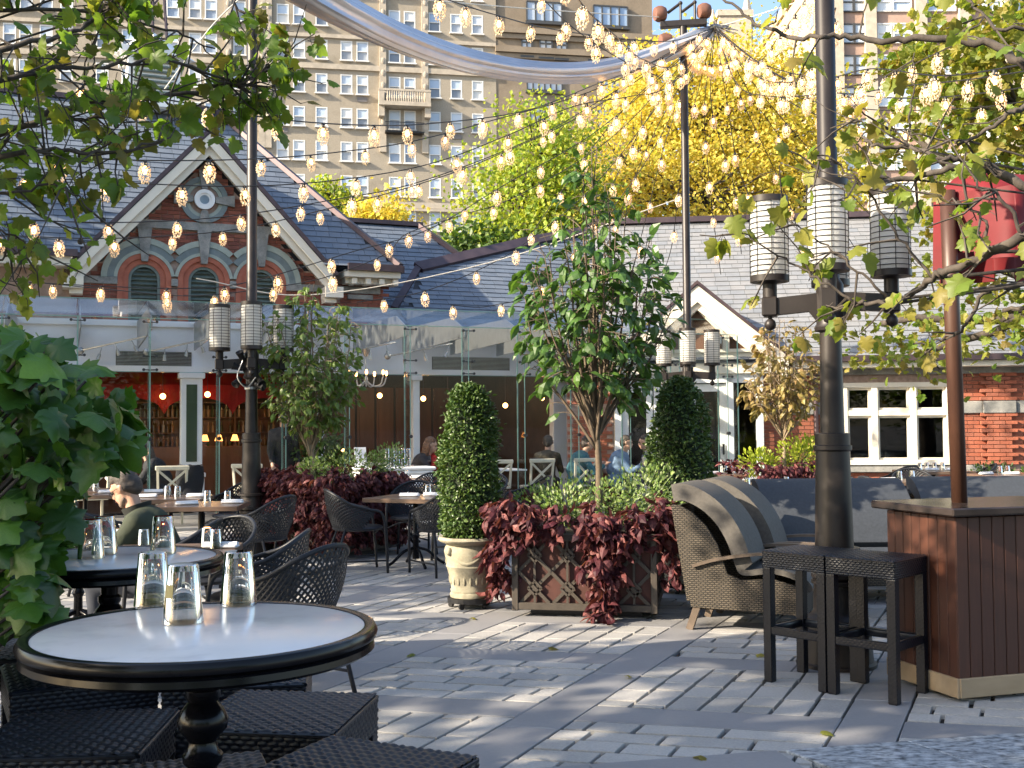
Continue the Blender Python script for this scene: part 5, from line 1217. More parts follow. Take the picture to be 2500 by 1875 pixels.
pc = (gnd(1251, 1506) + gnd(1605, 1515)) / 2; prz = math.atan2(gnd(1605, 1515).y - gnd(1251, 1506).y, gnd(1605, 1515).x - gnd(1251, 1506).x)
back = Vector((-math.sin(prz), math.cos(prz), 0)); PC = pc + back * .565; PC.z = 0
planter('brown lattice planter with trailing burgundy plants in the centre of the terrace', PC, prz, 1.13, .6)
coleus('trailing_burgundy_plant', 'burgundy trailing plant spilling over the central planter beside the armchair', PC, prz, 1.10, .72, 41,
       [(.10, -.60, .8, .10, (0, -1)), (.16, -.6, .8, .05, (0, -1)), (.22, -.6, .78, .12, (0, -1)), (.05, -.6, .8, .35, (0, -1)), (.28, -.6, .7, .3, (0, -1)), (.16, -.66, .8, .02, (0, -1)), (-.60, -.5, .9, .28, (-.7, -.5)), (-.66, -.4, .9, .35, (-1, 0)), (-.58, -.58, .9, .45, (-.5, -.8)), (-.68, -.2, .9, .3, (-1, 0)), (-.64, -.55, .85, .2, (-.8, -.4)), (-.7, -.3, .85, .18, (-1, -.1)), (.62, -.5, .85, .3, (.9, -.2)), (.6, -.56, .85, .4, (.5, -.6)), (-.2, -.6, .85, .62, (0, -1)), (.42, -.6, .85, .6, (0, -1)), (-.4, -.62, .9, .6, (0, -1))], 120)
fluffy('pale_filler_plant', 'pale green flowering filler plant on top of the central planter', PC, [((-.25, -.25, .85), (.3, .2, .18)), ((.15, -.2, .86), (.3, .2, .2)), ((.5, -.1, .92), (.28, .25, .28)), ((.42, .3, .9), (.35, .25, .25)), ((-.1, .3, .9), (.4, .25, .2)), ((-.45, .2, .85), (.2, .2, .15))], 2600, .035, m_euph, 42)
tb_ = at(1457, 1170, PC.y + .05)
vase_tree('dogwood_tree', 'tall leafy dogwood tree growing from the central planter', (tb_.x, PC.y + .05, 0), .6, 1.52, [(1.5, .12), (1.75, .42), (2.1, .66), (2.45, .78), (2.8, .66), (3.1, .50), (3.35, .34), (3.6, .2), (3.86, .03)], 28, 1000, .13, m_dog, 43, bark=mat('brown_bark', [(.09, .065, .045), (.14, .105, .07)], .85, noise=(18, .3)))
# second planter, further left, seen corner-on
c0 = gnd(815, 1367); e1 = gnd(655, 1345) - c0; e2 = gnd(935, 1352) - c0
rz2 = R(-38); X2 = Vector((math.cos(rz2), math.sin(rz2), 0)); Y2 = Vector((-X2.y, X2.x, 0))
PC2 = c0 - X2 * .565 + Y2 * .565
planter('dark lattice planter in the shade at the left, turned corner first', PC2, rz2, 1.13, .6, 40)
vn = []
rr_ = random.Random(9)
for k in range(44):
    q = rr_.uniform(-.6, .6)
    if k % 2: vn.append((q, -.62, .95, rr_.uniform(.12, .5), (0, -1)))
    else: vn.append((.62, q, .95, rr_.uniform(.12, .5), (1, 0)))
for k in range(14): vn.append((-.66, rr_.uniform(-.6, .6), 1.0, rr_.uniform(.3, .6), (-1, 0)))
coleus('trailing_burgundy_plant', 'dark burgundy trailing plant almost hiding the shaded left planter', PC2, rz2, 1.15, .82, 44, vn, 150, .085)
tt = at(760, 1130, PC2.y)
fluffy('pale_filler_plant', 'pale green flowering filler plant on the left planter', PC2, [((.15, -.25, 1.05), (.3, .3, .22)), ((.4, .1, 1.0), (.25, .25, .22)), ((.62, .35, 1.1), (.2, .2, .2)), ((-.2, -.4, 1.0), (.2, .2, .15))], 1500, .04, m_euph, 45)
vase_tree('dogwood_tree', 'slender pale green dogwood tree in the left planter beside the lamp post', (tt.x, PC2.y, 0), .65, 1.32, [(1.3, .1), (1.6, .36), (1.95, .52), (2.4, .58), (2.8, .5), (3.05, .3), (3.25, .03)], 32, 1900, .10, mat('light_dogwood_leaf', [(.10, .17, .035), (.15, .23, .05), (.12, .19, .04), (.19, .26, .06), (.09, .14, .035)], .42, rnd=1.0, trans=.32), 46, 150)
# third planter at the right by the wing door
PC3 = at(1900, 1150, 16.4); PC3.z = 0
planter('farthest lattice planter in front of the orange brick wing', PC3, R(12), 1.13, .6, 0)
coleus('trailing_burgundy_plant', 'burgundy plants in the far planter in front of the orange brick wing', PC3, R(12), 1.2, .78, 47, [(q * .12 - .6, -.62, .9, .55, (0, -1)) for q in range(10)], 90, .1, 0)
fluffy('chartreuse_plant', 'bright chartreuse plants at the foot of the bronze-leaved tree', PC3, [((-.35, -.3, .95), (.28, .25, .2)), ((.35, -.1, 1.05), (.4, .3, .3)), ((.55, .1, 1.1), (.3, .25, .22))], 1500, .06, m_limeplant, 48)
t3 = at(1912, 1100, 16.3)
vase_tree('dogwood_tree', 'bronze and gold leaved young tree in front of the orange brick wing', (t3.x, 16.3, 0), .7, 1.45, [(1.4, .1), (1.7, .4), (2.1, .6), (2.5, .64), (2.8, .45), (3.05, .05)], 26, 800, .13, m_dog2, 49, 120)
# ================================================================== urn and topiaries
m_urn = mat('sandy_stone_urn', [(.20, .18, .13), (.34, .31, .225), (.27, .245, .17)], .9, noise=(5, .5), noise2=(35, .3), bump=(70, .5, .006))
m_box = mat('boxwood_leaf', [(.035, .075, .018), (.055, .105, .022), (.09, .15, .03), (.045, .085, .02), (.12, .17, .04)], .4, rnd=1.0, trans=.2)
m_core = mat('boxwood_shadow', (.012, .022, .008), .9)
def urn_topiary(label_p, label_t, c, prof, seed, urn=True, n=7500):
    if urn:
        t = thing('garden_urn', label_p, 'urn', c)
        b = MB(); b.lathe([(.13, .085), (.152, .09), (.156, .118), (.147, .132), (.152, .15), (.145, .165), (.157, .24), (.178, .33), (.186, .345), (.180, .36), (.188, .41), (.200, .465), (.192, .50), (.178, .52), (.20, .535), (.238, .552), (.246, .567), (.236, .588), (.21, .588), (.19, .54), (0, .54)], 40); b.v = [(x * 1.08, y * 1.08, z) for x, y, z in b.v]; b.build('bowl', m_urn, t, 50)
        b = MB()
        for k in range(4):
            a0 = R(45 + 90 * k - 95); p = []
            for q in range(11):
                a = a0 + R(90) * q / 10; p.append(((.206 - .022 * math.sin(math.pi * q / 10)) * math.cos(a), (.206 - .022 * math.sin(math.pi * q / 10)) * math.sin(a), .475 - .10 * math.sin(math.pi * q / 10)))
            b.tube(p, [.008 + .014 * math.sin(math.pi * q / 10) for q in range(11)], 7)
            b.ball((.215 * math.cos(a0), .215 * math.sin(a0), .475), (.03, .03, .035), 8, 6)
            for q in range(5): a = a0 + R(18 * q); b.ball((.162 * math.cos(a), .162 * math.sin(a), .25), (.016, .016, .055), 8, 6)
        b.build('garland_relief', m_urn, t, True)
        b = MB(); b.lathe([(0, .05), (.19, .05), (.19, .085), (0, .085)], 24); b.build('dolly', m_iron, t)
        for k in range(5):
            a = R(72 * k + 30); b = MB(); b.lathe([(0, -.012), (.024, -.012), (.024, .012), (0, .012)], 12, (.16 * math.cos(a), .16 * math.sin(a), .024), (math.cos(a + 1), math.sin(a + 1), 0)); b.build('caster', m_iron, t)
    t = thing('clipped_topiary', label_t, 'topiary', c); r = random.Random(seed)
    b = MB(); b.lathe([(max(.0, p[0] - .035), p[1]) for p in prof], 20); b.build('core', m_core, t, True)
    b = MB(); b.tube([(0, 0, .5), (0, 0, prof[0][1] + .2)], .03, 8); b.build('trunk', m_bark2, t)
    Ms = []; zs = [p[1] for p in prof]; rs = [p[0] for p in prof]
    for k in range(n):
        z = r.uniform(zs[0], zs[-1]); rr = float(np.interp(z, zs, rs)); a = r.uniform(0, 2 * math.pi)
        rr = rr + .022 * math.sin(3 * a + z * 9) + r.gauss(0, .014) + (r.uniform(.02, .06) if r.random() < .04 else 0); o = Vector((math.cos(a), math.sin(a), .35 if z > zs[-1] - .3 else .1))
        Ms.append(leafm((rr * math.cos(a), rr * math.sin(a), z), o + rdir(r) * .9, .036 * r.uniform(.7, 1.4), r, -.2, .5))
    pieces(t, 'leaf', OVATE, m_box, Ms, 0, 'foliage', Matrix.Translation(c)); return t
uc = gnd(1148, 1488) ; uc.y += .12; uc.z = 0
ub = at(1148, 1480, uc.y); UC = Vector((ub.x, uc.y, 0))
urn_topiary('sandy stone urn with garland relief on a wheeled dolly', 'clipped boxwood column growing from the stone urn', UC, [(.05, .55), (.17, .58), (.212, .68), (.22, .95), (.21, 1.25), (.185, 1.5), (.15, 1.68), (.09, 1.80), (.02, 1.85)], 51)
UC2 = at(1663, 1300, 10.0); UC2.z = 0
urn_topiary('stone urn behind the central planter', 'clipped boxwood column behind the central planter and armchairs', UC2, [(.08, .5), (.24, .58), (.265, .75), (.265, 1.1), (.24, 1.4), (.20, 1.62), (.14, 1.8), (.06, 1.9), (.01, 1.93)], 52)
r5 = random.Random(77)
hd = at(2470, 1180, 17.5); hd.z = 0
fluffy('low_hedge', 'low green hedge at the right edge by the brick wing', hd, [((-.3, 0, .45), (.5, .4, .45)), ((.5, 0, .45), (.6, .4, .45)), ((1.3, 0, .45), (.6, .4, .45))], 2500, .06, m_box, 53, group=None)

# ================================================================== near foliage
m_near = mat('broad_leaf', [(.03, .09, .012), (.055, .14, .016), (.085, .19, .02), (.022, .065, .010), (.05, .12, .025), (.16, .30, .035)], .36, rnd=1.0, trans=.3, noise=(18, .18), bump=(30, .3, .004))
rn = random.Random(5)
sh_base = Vector((-1.75, 3.0, 0)); sh = thing('broadleaf_shrub', 'large leafy green shrub filling the left edge in front of the seated man', 'shrub', sh_base)
BL = [(40, 900, 90, 90), (120, 960, 120, 80), (230, 960, 90, 70), (60, 1060, 110, 90), (180, 1070, 120, 80), (300, 1040, 80, 50), (80, 1170, 110, 80), (200, 1160, 110, 70), (60, 1270, 100, 70), (170, 1270, 90, 60), (30, 1330, 60, 50), (40, 860, 50, 40), (330, 1080, 70, 40), (250, 1100, 90, 60), (140, 1130, 100, 60), (60, 1380, 70, 50), (20, 1420, 60, 60), (20, 1440, 50, 50), (60, 1480, 40, 40), (30, 1100, 60, 200)]
stm = MB(); Ms = []
for u, v, ru, rv in BL:
    for k in range(34):
        uu, vv = u + rn.uniform(-1, 1) * ru, v + rn.uniform(-1, 1) * rv
        if uu > (310 if vv < 1060 else 330 - (vv - 1060) * 1.9 if vv < 1160 else 140) or vv < 800 + uu * .28: continue
        p = at(uu, vv, rn.uniform(2.75, 3.75)) - sh_base
        if p.z < .15: continue
        o = Vector((rn.uniform(-.3, 1.1), rn.uniform(-1.0, .1), rn.uniform(-.7, .25)))
        Ms.append(leafm(p, o, rn.uniform(.065, .125), rn, .25, .55))
        if k % 3 == 0: stm.tube(smoothpath([(rn.uniform(-.15, .15), rn.uniform(-.2, .2), 0), (p.x * .35 - .2, p.y * .5, p.z * .6), tuple(p)], 5), [.012 - .0008 * q for q in range(11)], 5)
for k in range(120):                                  # rear leaves that close the mass
    p = at(rn.uniform(-120, 110), rn.uniform(880, 1380), rn.uniform(3.6, 4.2)) - sh_base; Ms.append(leafm(p, Vector((rn.uniform(-.5, 1), rn.uniform(-1, .2), rn.uniform(-.6, .3))), rn.uniform(.13, .2), rn, .25, .6))
stm.build('stems', m_bark, sh, True)['kind'] = 'stuff'
pieces(sh, 'leaf', LOBED, m_near, Ms, 300, 'foliage', Matrix.Translation(sh_base), smooth=True)
def hung_tree(name, label, base, h, branches, twigs, lsize, m, seed, single=300, tr=.14, per=3, dens=1.0, fruit=0, extra=()):
    """tree standing outside the frame whose boughs hang into it; branches are (u, v, depth) paths"""
    r = random.Random(seed); B = Vector(base); t = thing(name, label, 'tree', base); tb = MB(); limbs(tb, (0, 0, -.1), (0, 0, h), tr, tr * .6, r, .03, 6, 10); tb.build('trunk', m_bark, t, True)
    Ms = []; tw = MB(); fr_ = MB()
    for pts, r0, tn in branches:
        p = smoothpath([at(*q) - B for q in pts], 6)
        if (p[0] - Vector((0, 0, h))).length < 3.5: p = smoothpath([Vector((0, 0, h * .8)), Vector((0, 0, h * .8)).lerp(p[0], .6)], 3) + p
        n = len(p); bb_ = MB(); p = [q + rdir(r) * .012 for q in p]; bb_.tube(p, [r0 * (1 - .75 * i / n) for i in range(n)], 7); bb_.build('bough', m_bark, t, True)
        for k in range(int(tn * dens)):
            i = r.randrange(n // 5, n); d = (rdir(r) + Vector((0, 0, -.15)) + (p[min(i + 1, n - 1)] - p[i - 1]).normalized() * .5).normalized(); L_ = r.uniform(.15, twigs); e = p[i] + d * L_
            tw.tube([p[i], p[i].lerp(e, .5) + rdir(r) * .03, e], [.006, .004, .0025], 4)
            for q in range(r.randint(1, per + 1)):
                f = r.uniform(.3, 1); a = p[i].lerp(e, f); o = (d * .5 + rdir(r) + Vector((0, 0, -.3))).normalized(); tw.tube([a, a + o * .04], .0018, 3); Ms.append(leafm(a + o * .04, o, lsize * r.uniform(.6, 1.3), r, .3, .45))
            if r.random() < fruit: fr_.ball(e + Vector((0, 0, -.05)), .014, 8, 6); tw.tube([e, e + Vector((0, 0, -.05))], .0015, 3)
    for c_, rad, n_ in extra:                         # leaf clusters added outside the frame to shade the cabinet and stools
        for k in range(n_):
            if k % 14 == 0: d0 = rdir(r); cl_ = Vector(c_) - B + Vector((d0.x * rad[0], d0.y * rad[1], d0.z * rad[2])) * r.random() ** .5; tw.tube([Vector((0, 0, h * .9)), cl_.lerp(Vector((0, 0, h)), .3), cl_], [.02, .012, .006], 5)
            Ms.append(leafm(cl_ + Vector((r.gauss(0, .16), r.gauss(0, .16), r.gauss(0, .12))), rdir(r), lsize * r.uniform(.8, 1.4), r, .3, .45))
    tw.build('twigs', m_bark, t)['kind'] = 'stuff'
    if fr_.v: fr_.build('seed_balls', m_bark, t)['kind'] = 'stuff'
    pieces(t, 'leaf', LOBED, m, Ms, single, 'foliage', Matrix.Translation(B), smooth=True); return t
hung_tree('near_plane_tree', 'green plane tree whose leafy boughs hang in at the top left', (-4.6, 5.2, 0), 3.4, [
    ([(-250, 420, 5.2), (0, 378, 5.0), (130, 362, 5.0), (260, 372, 5.0), (390, 348, 5.1)], .018, 46),
    ([(-250, 340, 5.4), (0, 325, 5.3), (150, 265, 5.3), (300, 240, 5.4), (480, 222, 5.5), (640, 180, 5.6), (705, 165, 5.6)], .02, 62),
    ([(-250, 180, 5.0), (40, 110, 5.0), (160, 85, 5.1), (250, 30, 5.2), (300, -60, 5.2)], .018, 40),
    ([(-200, 480, 5.0), (20, 470, 4.9), (150, 455, 4.9), (225, 520, 4.9)], .010, 14),
    ([(-200, 30, 5.3), (140, 20, 5.4), (400, 70, 5.6), (520, 120, 5.7)], .014, 40),
    ([(-250, 660, 5.6), (-40, 640, 5.6), (60, 610, 5.6)], .012, 22),
    ([(-250, 250, 4.8), (-20, 200, 4.8), (120, 170, 4.9), (230, 165, 5.0), (420, 150, 5.2), (560, 200, 5.4), (600, 215, 5.4)], .016, 60),
    ([(-250, 520, 5.6), (-60, 420, 5.6), (60, 300, 5.6), (230, 290, 5.6), (420, 270, 5.6), (540, 235, 5.7)], .014, 40),
    ([(290, -60, 5.5), (240, 80, 5.4), (228, 180, 5.3), (242, 270, 5.2)], .007, 12), ([(560, -60, 5.8), (590, 30, 5.7), (650, 45, 5.7)], .007, 10),
    ([(-200, 560, 5.2), (-20, 560, 5.2), (60, 600, 5.2), (40, 690, 5.2)], .008, 16)], .36, .08, m_plane, 61, 300, .16, 4, .62, .06, [((-3.3, 3.7, 3.5), (.9, .8, .6), 420), ((-4.3, 3.3, 4.0), (.9, .9, .7), 480), ((-3.0, 2.6, 3.4), (.7, .8, .6), 420), ((-4.6, 4.6, 4.6), (1.2, .9, .7), 600)])
hung_tree('bare_plane_tree', 'plane tree with thinning yellow leaves reaching in from the right edge', (3.9, 5.0, 0), 2.9, [
    ([(2640, 520, 4.6), (2500, 452, 4.6), (2420, 414, 4.7), (2313, 410, 4.7), (2217, 438, 4.8), (2083, 463, 4.8), (2070, 470, 4.8)], .024, 20),
    ([(2640, 200, 4.8), (2500, 258, 4.8), (2452, 287, 4.8), (2362, 348, 4.9), (2330, 340, 4.9)], .018, 10),
    ([(2560, 470, 4.7), (2420, 418, 4.7), (2358, 385, 4.8), (2297, 389, 4.8), (2215, 356, 4.9), (2133, 356, 4.9), (2108, 336, 5.0)], .02, 16),
    ([(2640, 520, 4.4), (2500, 575, 4.4), (2415, 620, 4.5), (2330, 653, 4.6), (2276, 677, 4.7), (2223, 714, 4.8), (2174, 737, 4.8), (2092, 743, 4.9), (2034, 757, 5.0)], .026, 16),
    ([(2600, 230, 4.9), (2500, 160, 4.9), (2420, 110, 5.0), (2297, 94, 5.1), (2174, 98, 5.2), (2059, 88, 5.3), (1993, 94, 5.3), (1895, 78, 5.5), (1830, 45, 5.6), (1765, -5, 5.7)], .024, 12),
    ([(2600, 690, 5.2), (2461, 702, 5.2), (2403, 718, 5.2), (2358, 796, 5.3), (2309, 825, 5.4), (2230, 840, 5.4)], .016, 12),
    ([(2215, 356, 4.9), (2227, 230, 4.9), (2231, 135, 4.9)], .007, 3), ([(2276, 677, 4.7), (2180, 560, 4.7), (2080, 430, 4.7), (1990, 380, 4.8)], .009, 12),
    ([(2092, 743, 4.9), (2010, 690, 4.9), (1930, 640, 5.0), (1850, 590, 5.0), (1800, 560, 5.0)], .008, 18), ([(2174, 737, 4.8), (2090, 660, 4.8), (2000, 590, 4.9), (1900, 520, 5.0)], .008, 14),
    ([(2500, 575, 4.4), (2440, 480, 4.4), (2380, 440, 4.4), (2290, 300, 4.5)], .010, 12), ([(2415, 620, 4.5), (2400, 540, 4.5), (2350, 500, 4.5), (2300, 480, 4.6)], .009, 10),
    ([(2640, 60, 4.6), (2450, 70, 4.6), (2380, 20, 4.7), (2340, -40, 4.7)], .012, 12), ([(2362, 348, 4.9), (2250, 330, 5.0), (2100, 300, 5.1), (1990, 240, 5.2)], .006, 10), ([(2217, 438, 4.8), (2050, 430, 4.9), (1900, 400, 5.0)], .006, 8)],
    .30, .085, m_fall, 62, 300, .15, 2, .45)
# ================================================================== round bar tables with upturned tumblers
m_marble = mat('white_marble', [(.60, .585, .58), (.70, .685, .675), (.66, .64, .615)], .2, noise=(5, .2), noise2=(1.6, .16))
m_black = mat('black_enamel', [(.004, .004, .006), (.007, .007, .009)], .18, noise=(6, .2), spec=.22)
m_tumbler = realglass('tumbler_glass', (.98, .985, .98), 1.42)
m_print = mat('gold_print', (.45, .36, .14), .5)
def bar_table(label, c, zt=1.08, rad=.358):
    t = thing('bar_table', label, 'table', c, 0, 'round marble bar tables')
    b = MB(); b.lathe([(0, zt - .03), (rad - .022, zt - .03), (rad - .022, zt - .001), (rad - .024, zt), (0, zt)], 64); b.build('marble_top', m_marble, t, 30)
    b = MB(); b.lathe([(rad - .022, zt - .045), (rad - .01, zt - .05), (rad, zt - .043), (rad - .002, zt - .031), (rad - .008, zt - .027), (rad + .004, zt - .02), (rad + .006, zt - .010), (rad, zt + .001), (rad - .008, zt + .004), (rad - .0205, zt + .001), (rad - .0205, zt - .02)], 64); b.build('rim', m_black, t, 40)
    b = MB(); b.lathe([(.26, 0), (.25, .03), (.12, .06), (.06, .1), (.045, .16), (.036, .3), (.046, .33), (.036, .36), (.030, .48), (.044, .52), (.034, .54), (.030, .60), (.030, .795), (.040, .805), (.042, .82), (.032, .83), (.029, .848), (.036, .858), (.050, .875), (.053, .893), (.042, .915), (.030, .93), (.036, .94), (.036, .955), (.027, .962), (.028, zt - .09), (.05, zt - .07), (.12, zt - .05), (.12, zt - .03), (0, zt - .03)], 28); b.build('pedestal', m_black, t, 40)
    return t
tm = MB()
tm.lathe([(0, .112), (.0275, .112), (.029, .110), (.0385, 0), (.0373, 0), (.0278, .100), (0, .100)], 32); tp = (tm.v, tm.f)
me_tum = tm.mesh('tumbler', m_tumbler, 40)
pr = MB(); grid = []
for i in range(7):
    a = R(-22 + i * 7.3); grid.append([Vector((.0338 * math.cos(a), .0338 * math.sin(a), z)) * 1.0 for z in (.062,)] )
pr.add([(q * math.cos(a), q * math.sin(a), z) for z, q in ((.05, .0355), (.075, .0331)) for a in [R(-18 + 6 * i) for i in range(7)]], [(i, i + 1, i + 8, i + 7) for i in range(6)])
me_prt = pr.mesh('printed_badge', m_print)
def tumbler(label, c, s=1.0, rz=0.0, badge=False, group='upturned tumblers'):
    o = link('tumbler', me_tum, None, c, rz); o.scale = (s, s, s); tag(o, label, 'glass', group)
    if badge: link('printed_badge', me_prt, o)
    return o
tz = 1.08
tc1 = at(496, 1521, 2.33); T1 = Vector((tc1.x, 2.33, 0)); bar_table('front round marble bar table with black rim at lower left', T1)
tc2 = at(268, 1364, 3.62); T2 = Vector((tc2.x, 3.62, 0)); bar_table('second round marble bar table, behind the front one at the left edge', T2)
for lab, u, v, bdg, rz in (('upturned tumbler at the back left of the front bar table', 372, 1478, False, 0), ('upturned tumbler nearest the camera, with gold badge', 447, 1520, True, R(-125)), ('upturned tumbler standing apart at the right of the front bar table', 582, 1476, False, 1)):
    p = gnd(u, v, tz); tumbler(lab, (p.x, p.y, tz + .001), 1.12, rz, bdg)
for lab, u, v, bdg in (('upturned tumbler with gold badge on the second bar table', 222, 1363, True), ('upturned tumbler just behind the badged one on the second bar table', 255, 1352, False), ('upturned tumbler at the right of the second bar table', 398, 1352, False)):
    p = gnd(u, v, tz); tumbler(lab, (p.x, p.y, tz + .001), 1.12, R(-115), bdg)
# ================================================================== rattan bar stools
m_rat = mat('black_rattan', [(.005, .006, .009), (.011, .013, .019), (.008, .009, .013)], .33, noise=(60, .3), noise2=(6, .2), spec=.35)
def weave_patch(mb, org, ux, uy, n, lx, ly, p=.0165, amp=.0028, mode='basket', res=4):
    """woven sheet: strands pass over and under each other"""
    nx, ny = max(2, int(lx / p * res)), max(2, int(ly / p * res)); grid = []
    for i in range(nx + 1):
        row = []
        for j in range(ny + 1):
            x, y = lx * i / nx, ly * j / ny; fx, fy = x / p, y / p
            if mode == 'basket':
                ci, cj = int(fx), int(fy); a, b_ = fx - ci, fy - cj
                h = math.sin(math.pi * b_) ** .7 * (.6 + .4 * math.sin(math.pi * a)) if (ci + cj) % 2 else math.sin(math.pi * a) ** .7 * (.6 + .4 * math.sin(math.pi * b_))
            else:
                cj = int(fy); b_ = fy - cj; a = (fx / 2.2 + .5 * (cj % 2)) % 1.0; h = math.sin(math.pi * b_) ** .6 * (math.sin(math.pi * a) ** .5)
            row.append(org + ux * x + uy * y + n * (amp * h))
        grid.append(row)
    mb.sheet(grid)
SL, SH = .40, .76
def make_stool():
    t = empty('rattan_bar_stool'); h = SL / 2
    b = MB(); b.box((0, 0, SH - .045), (SL - .01, SL - .01, .085)); weave_patch(b, Vector((-h, -h, SH)), Vector((1, 0, 0)), Vector((0, 1, 0)), Vector((0, 0, 1)), SL, SL, .024, .008)
    for k in range(4):
        M3 = Matrix.Rotation(R(90 * k), 3, 'Z'); weave_patch(b, M3 @ Vector((-h, -h, SH - .095)), M3 @ Vector((1, 0, 0)), Vector((0, 0, 1)), M3 @ Vector((0, -1, 0)), SL, .095, .0125, .004, 'run', 4)
    for k in range(4):
        M3 = Matrix.Rotation(R(90 * k), 3, 'Z'); b.tube([M3 @ Vector((-h + .004, -h, SH - .003)), M3 @ Vector((h - .004, -h, SH - .003))], .006, 6)
    b.build('seat', m_rat, t, 60)
    for k in range(4):
        M3 = Matrix.Rotation(R(90 * k), 3, 'Z'); lg = MB(); q = .048
        lg.box(M3 @ Vector((-h + q / 2, -h + q / 2, (SH - .09) / 2)), (q - .004, q - .004, SH - .09), M3)
        for w_ in range(4):
            M4 = Matrix.Rotation(R(90 * w_), 3, 'Z'); weave_patch(lg, M3 @ (Vector((-h + q / 2, -h + q / 2, .004)) + M4 @ Vector((-q / 2, -q / 2, 0))), M3 @ (M4 @ Vector((1, 0, 0))), Vector((0, 0, 1)), M3 @ (M4 @ Vector((0, -1, 0))), q, SH - .1, .012, .003, 'run', 2)
        lg.build('leg', m_rat, t, 60)
        st_ = MB(); st_.cbox(M3 @ Vector((0, -h + .024, .30)), (SL - .09, .034, .045), .006, M3); weave_patch(st_, M3 @ Vector((-h + .045, -h + .005, .278)), M3 @ Vector((1, 0, 0)), Vector((0, 0, 1)), M3 @ Vector((0, -1, 0)), SL - .09, .045, .012, .004, 'run', 2); st_.build('foot_rail', m_rat, t, 60)
    return t
stool = make_stool(); GS = 'black rattan bar stools'
tag(stool, 'left of the two rattan stools in front of the near lamp post', 'stool', GS); stool.location = (1.745, 6.49, 0); stool.rotation_euler = (0, 0, R(44))
again(stool, 'right of the two rattan stools, touching the wooden cabinet', (2.03, 6.20, 0), R(46), GS)
def stool_at(u, v, dz, rz, lab):
    p = gnd(u, v, SH); again(stool, lab, (p.x, p.y, 0), rz, GS)
stool_at(690, 1738, 0, R(-8), 'rattan stool right of the front table pedestal')
stool_at(185, 1790, 0, R(4), 'rattan stool at the lower left edge in front of the table')
stool_at(190, 1640, 0, R(28), 'rattan stool tucked under the left side of the front table')
stool_at(20, 1585, 0, R(12), 'rattan stool at the far left edge beside the shrub')
stool_at(860, 1885, 0, R(-26), 'rattan stool cut off by the bottom edge, right of the pedestal')
stool_at(590, 1640, 0, R(8), 'rattan stool half hidden behind the front table')
stool_at(420, 1930, 0, R(20), 'rattan stool barely showing at the bottom edge below the pedestal')
# ================================================================== wooden cabinet with red parasol
m_teak = mat('red_brown_teak', [(.045, .016, .010), (.075, .026, .014), (.058, .020, .012), (.10, .038, .02)], .48, rnd=.7, noise=(5, .35), noise2=(24, .25), stretch=(3, 3, .25))
m_ctop = mat('dark_counter', [(.03, .022, .02), (.045, .034, .03)], .22, noise=(6, .3))
m_skirt = mat('bleached_skirting', [(.33, .24, .14), (.40, .30, .19)], .7, noise=(6, .25), stretch=(.3, 1, 1))
crz = R(17); cc = Vector((2.39, 5.98, 0)); CX = Vector((math.cos(crz), math.sin(crz), 0)); CY = Vector((-CX.y, CX.x, 0)); cw, cd, chh = .95, .60, 1.0
cab = thing('wooden_cabinet', 'red-brown planked wooden service cabinet beside the bar stools', 'cabinet', cc, crz)
b = MB(); b.box((cw / 2, cd / 2, chh / 2 + .03), (cw - .04, cd - .04, chh - .06)); b.build('carcass', m_iron, cab)
for k in range(8):
    b = MB(); b.cbox((.008, (k + .5) * cd / 8, .555), (.018, cd / 8 - .004, chh - .13), .004); b.build('plank', m_teak, cab)
for k in range(12):
    b = MB(); b.cbox(((k + .5) * cw / 12, .008, .555), (cw / 12 - .004, .018, chh - .13), .004); b.build('plank', m_teak, cab)
b = MB(); b.cbox((-.006, cd / 2, .075), (.02, cd + .02, .105), .004); b.build('skirting', m_skirt, cab)
b = MB(); b.cbox((cw / 2, -.006, .075), (cw, .02, .105), .004); b.build('skirting', m_skirt, cab)
b = MB(); b.cbox((cw / 2, cd / 2, chh + .022), (cw + .13, cd + .13, .045), .008); b.build('countertop', m_ctop, cab)
m_upole = mat('parasol_pole_wood', [(.05, .022, .014), (.08, .036, .022)], .45, noise=(8, .3), stretch=(1, 1, .2))
m_red = mat('red_canvas', [(.115, .003, .006), (.16, .005, .009)], .7, noise=(3, .25), trans=.1)
up_ = at(2341, 1150, 6.36); um = thing('red_parasol', 'red canvas parasol, furled, rising from the wooden cabinet', 'parasol', (up_.x, 6.36, 0))
b = MB(); b.tube([(0, 0, chh + .045), (-.02, 0, 2.2), (-.03, 0, 2.85)], .044, 14); b.build('pole', m_upole, um, True)
UB = Vector(um.location)
def drape(us, tops, bots, depth, mat_, nm):
    grid = []
    for i, u in enumerate(us):
        Yd = depth(u); p0 = at(u, tops(u), Yd) - UB; p1 = at(u, bots(u), Yd - .03) - UB
        grid.append([p0.lerp(p1, q / 6) + Vector((0, .025 * math.sin(u * .045 + q * .3) - .012 * q * math.sin(u * .021), .0)) for q in range(7)])
    c_ = MB(); c_.slab(grid, .006); return c_.build(nm, mat_, um, 40)
us = []
for k in range(45): us.append(2284 + k * 8)
us = sorted(us + [2341, 2343, 2385, 2387, 2469, 2471])
cut = lambda u: 660 if u < 2342 else 612 if u < 2386 else 634 if u < 2470 else 604
drape(us, lambda u: 476 - (u - 2284) * .12, cut, lambda u: 6.5 - .34 * math.sin(math.pi * min(1, (u - 2284) / 420)), m_red, 'front_valance')
cut2 = lambda u: 690 if u < 2420 else 668 if u < 2462 else 694
drape(sorted([2300 + 8 * k for k in range(42)] + [2419, 2421, 2461, 2463]), lambda u: 480 - (u - 2284) * .12, cut2, lambda u: 6.62 + .25 * math.sin(math.pi * min(1, (u - 2284) / 420)), m_red, 'rear_valance')
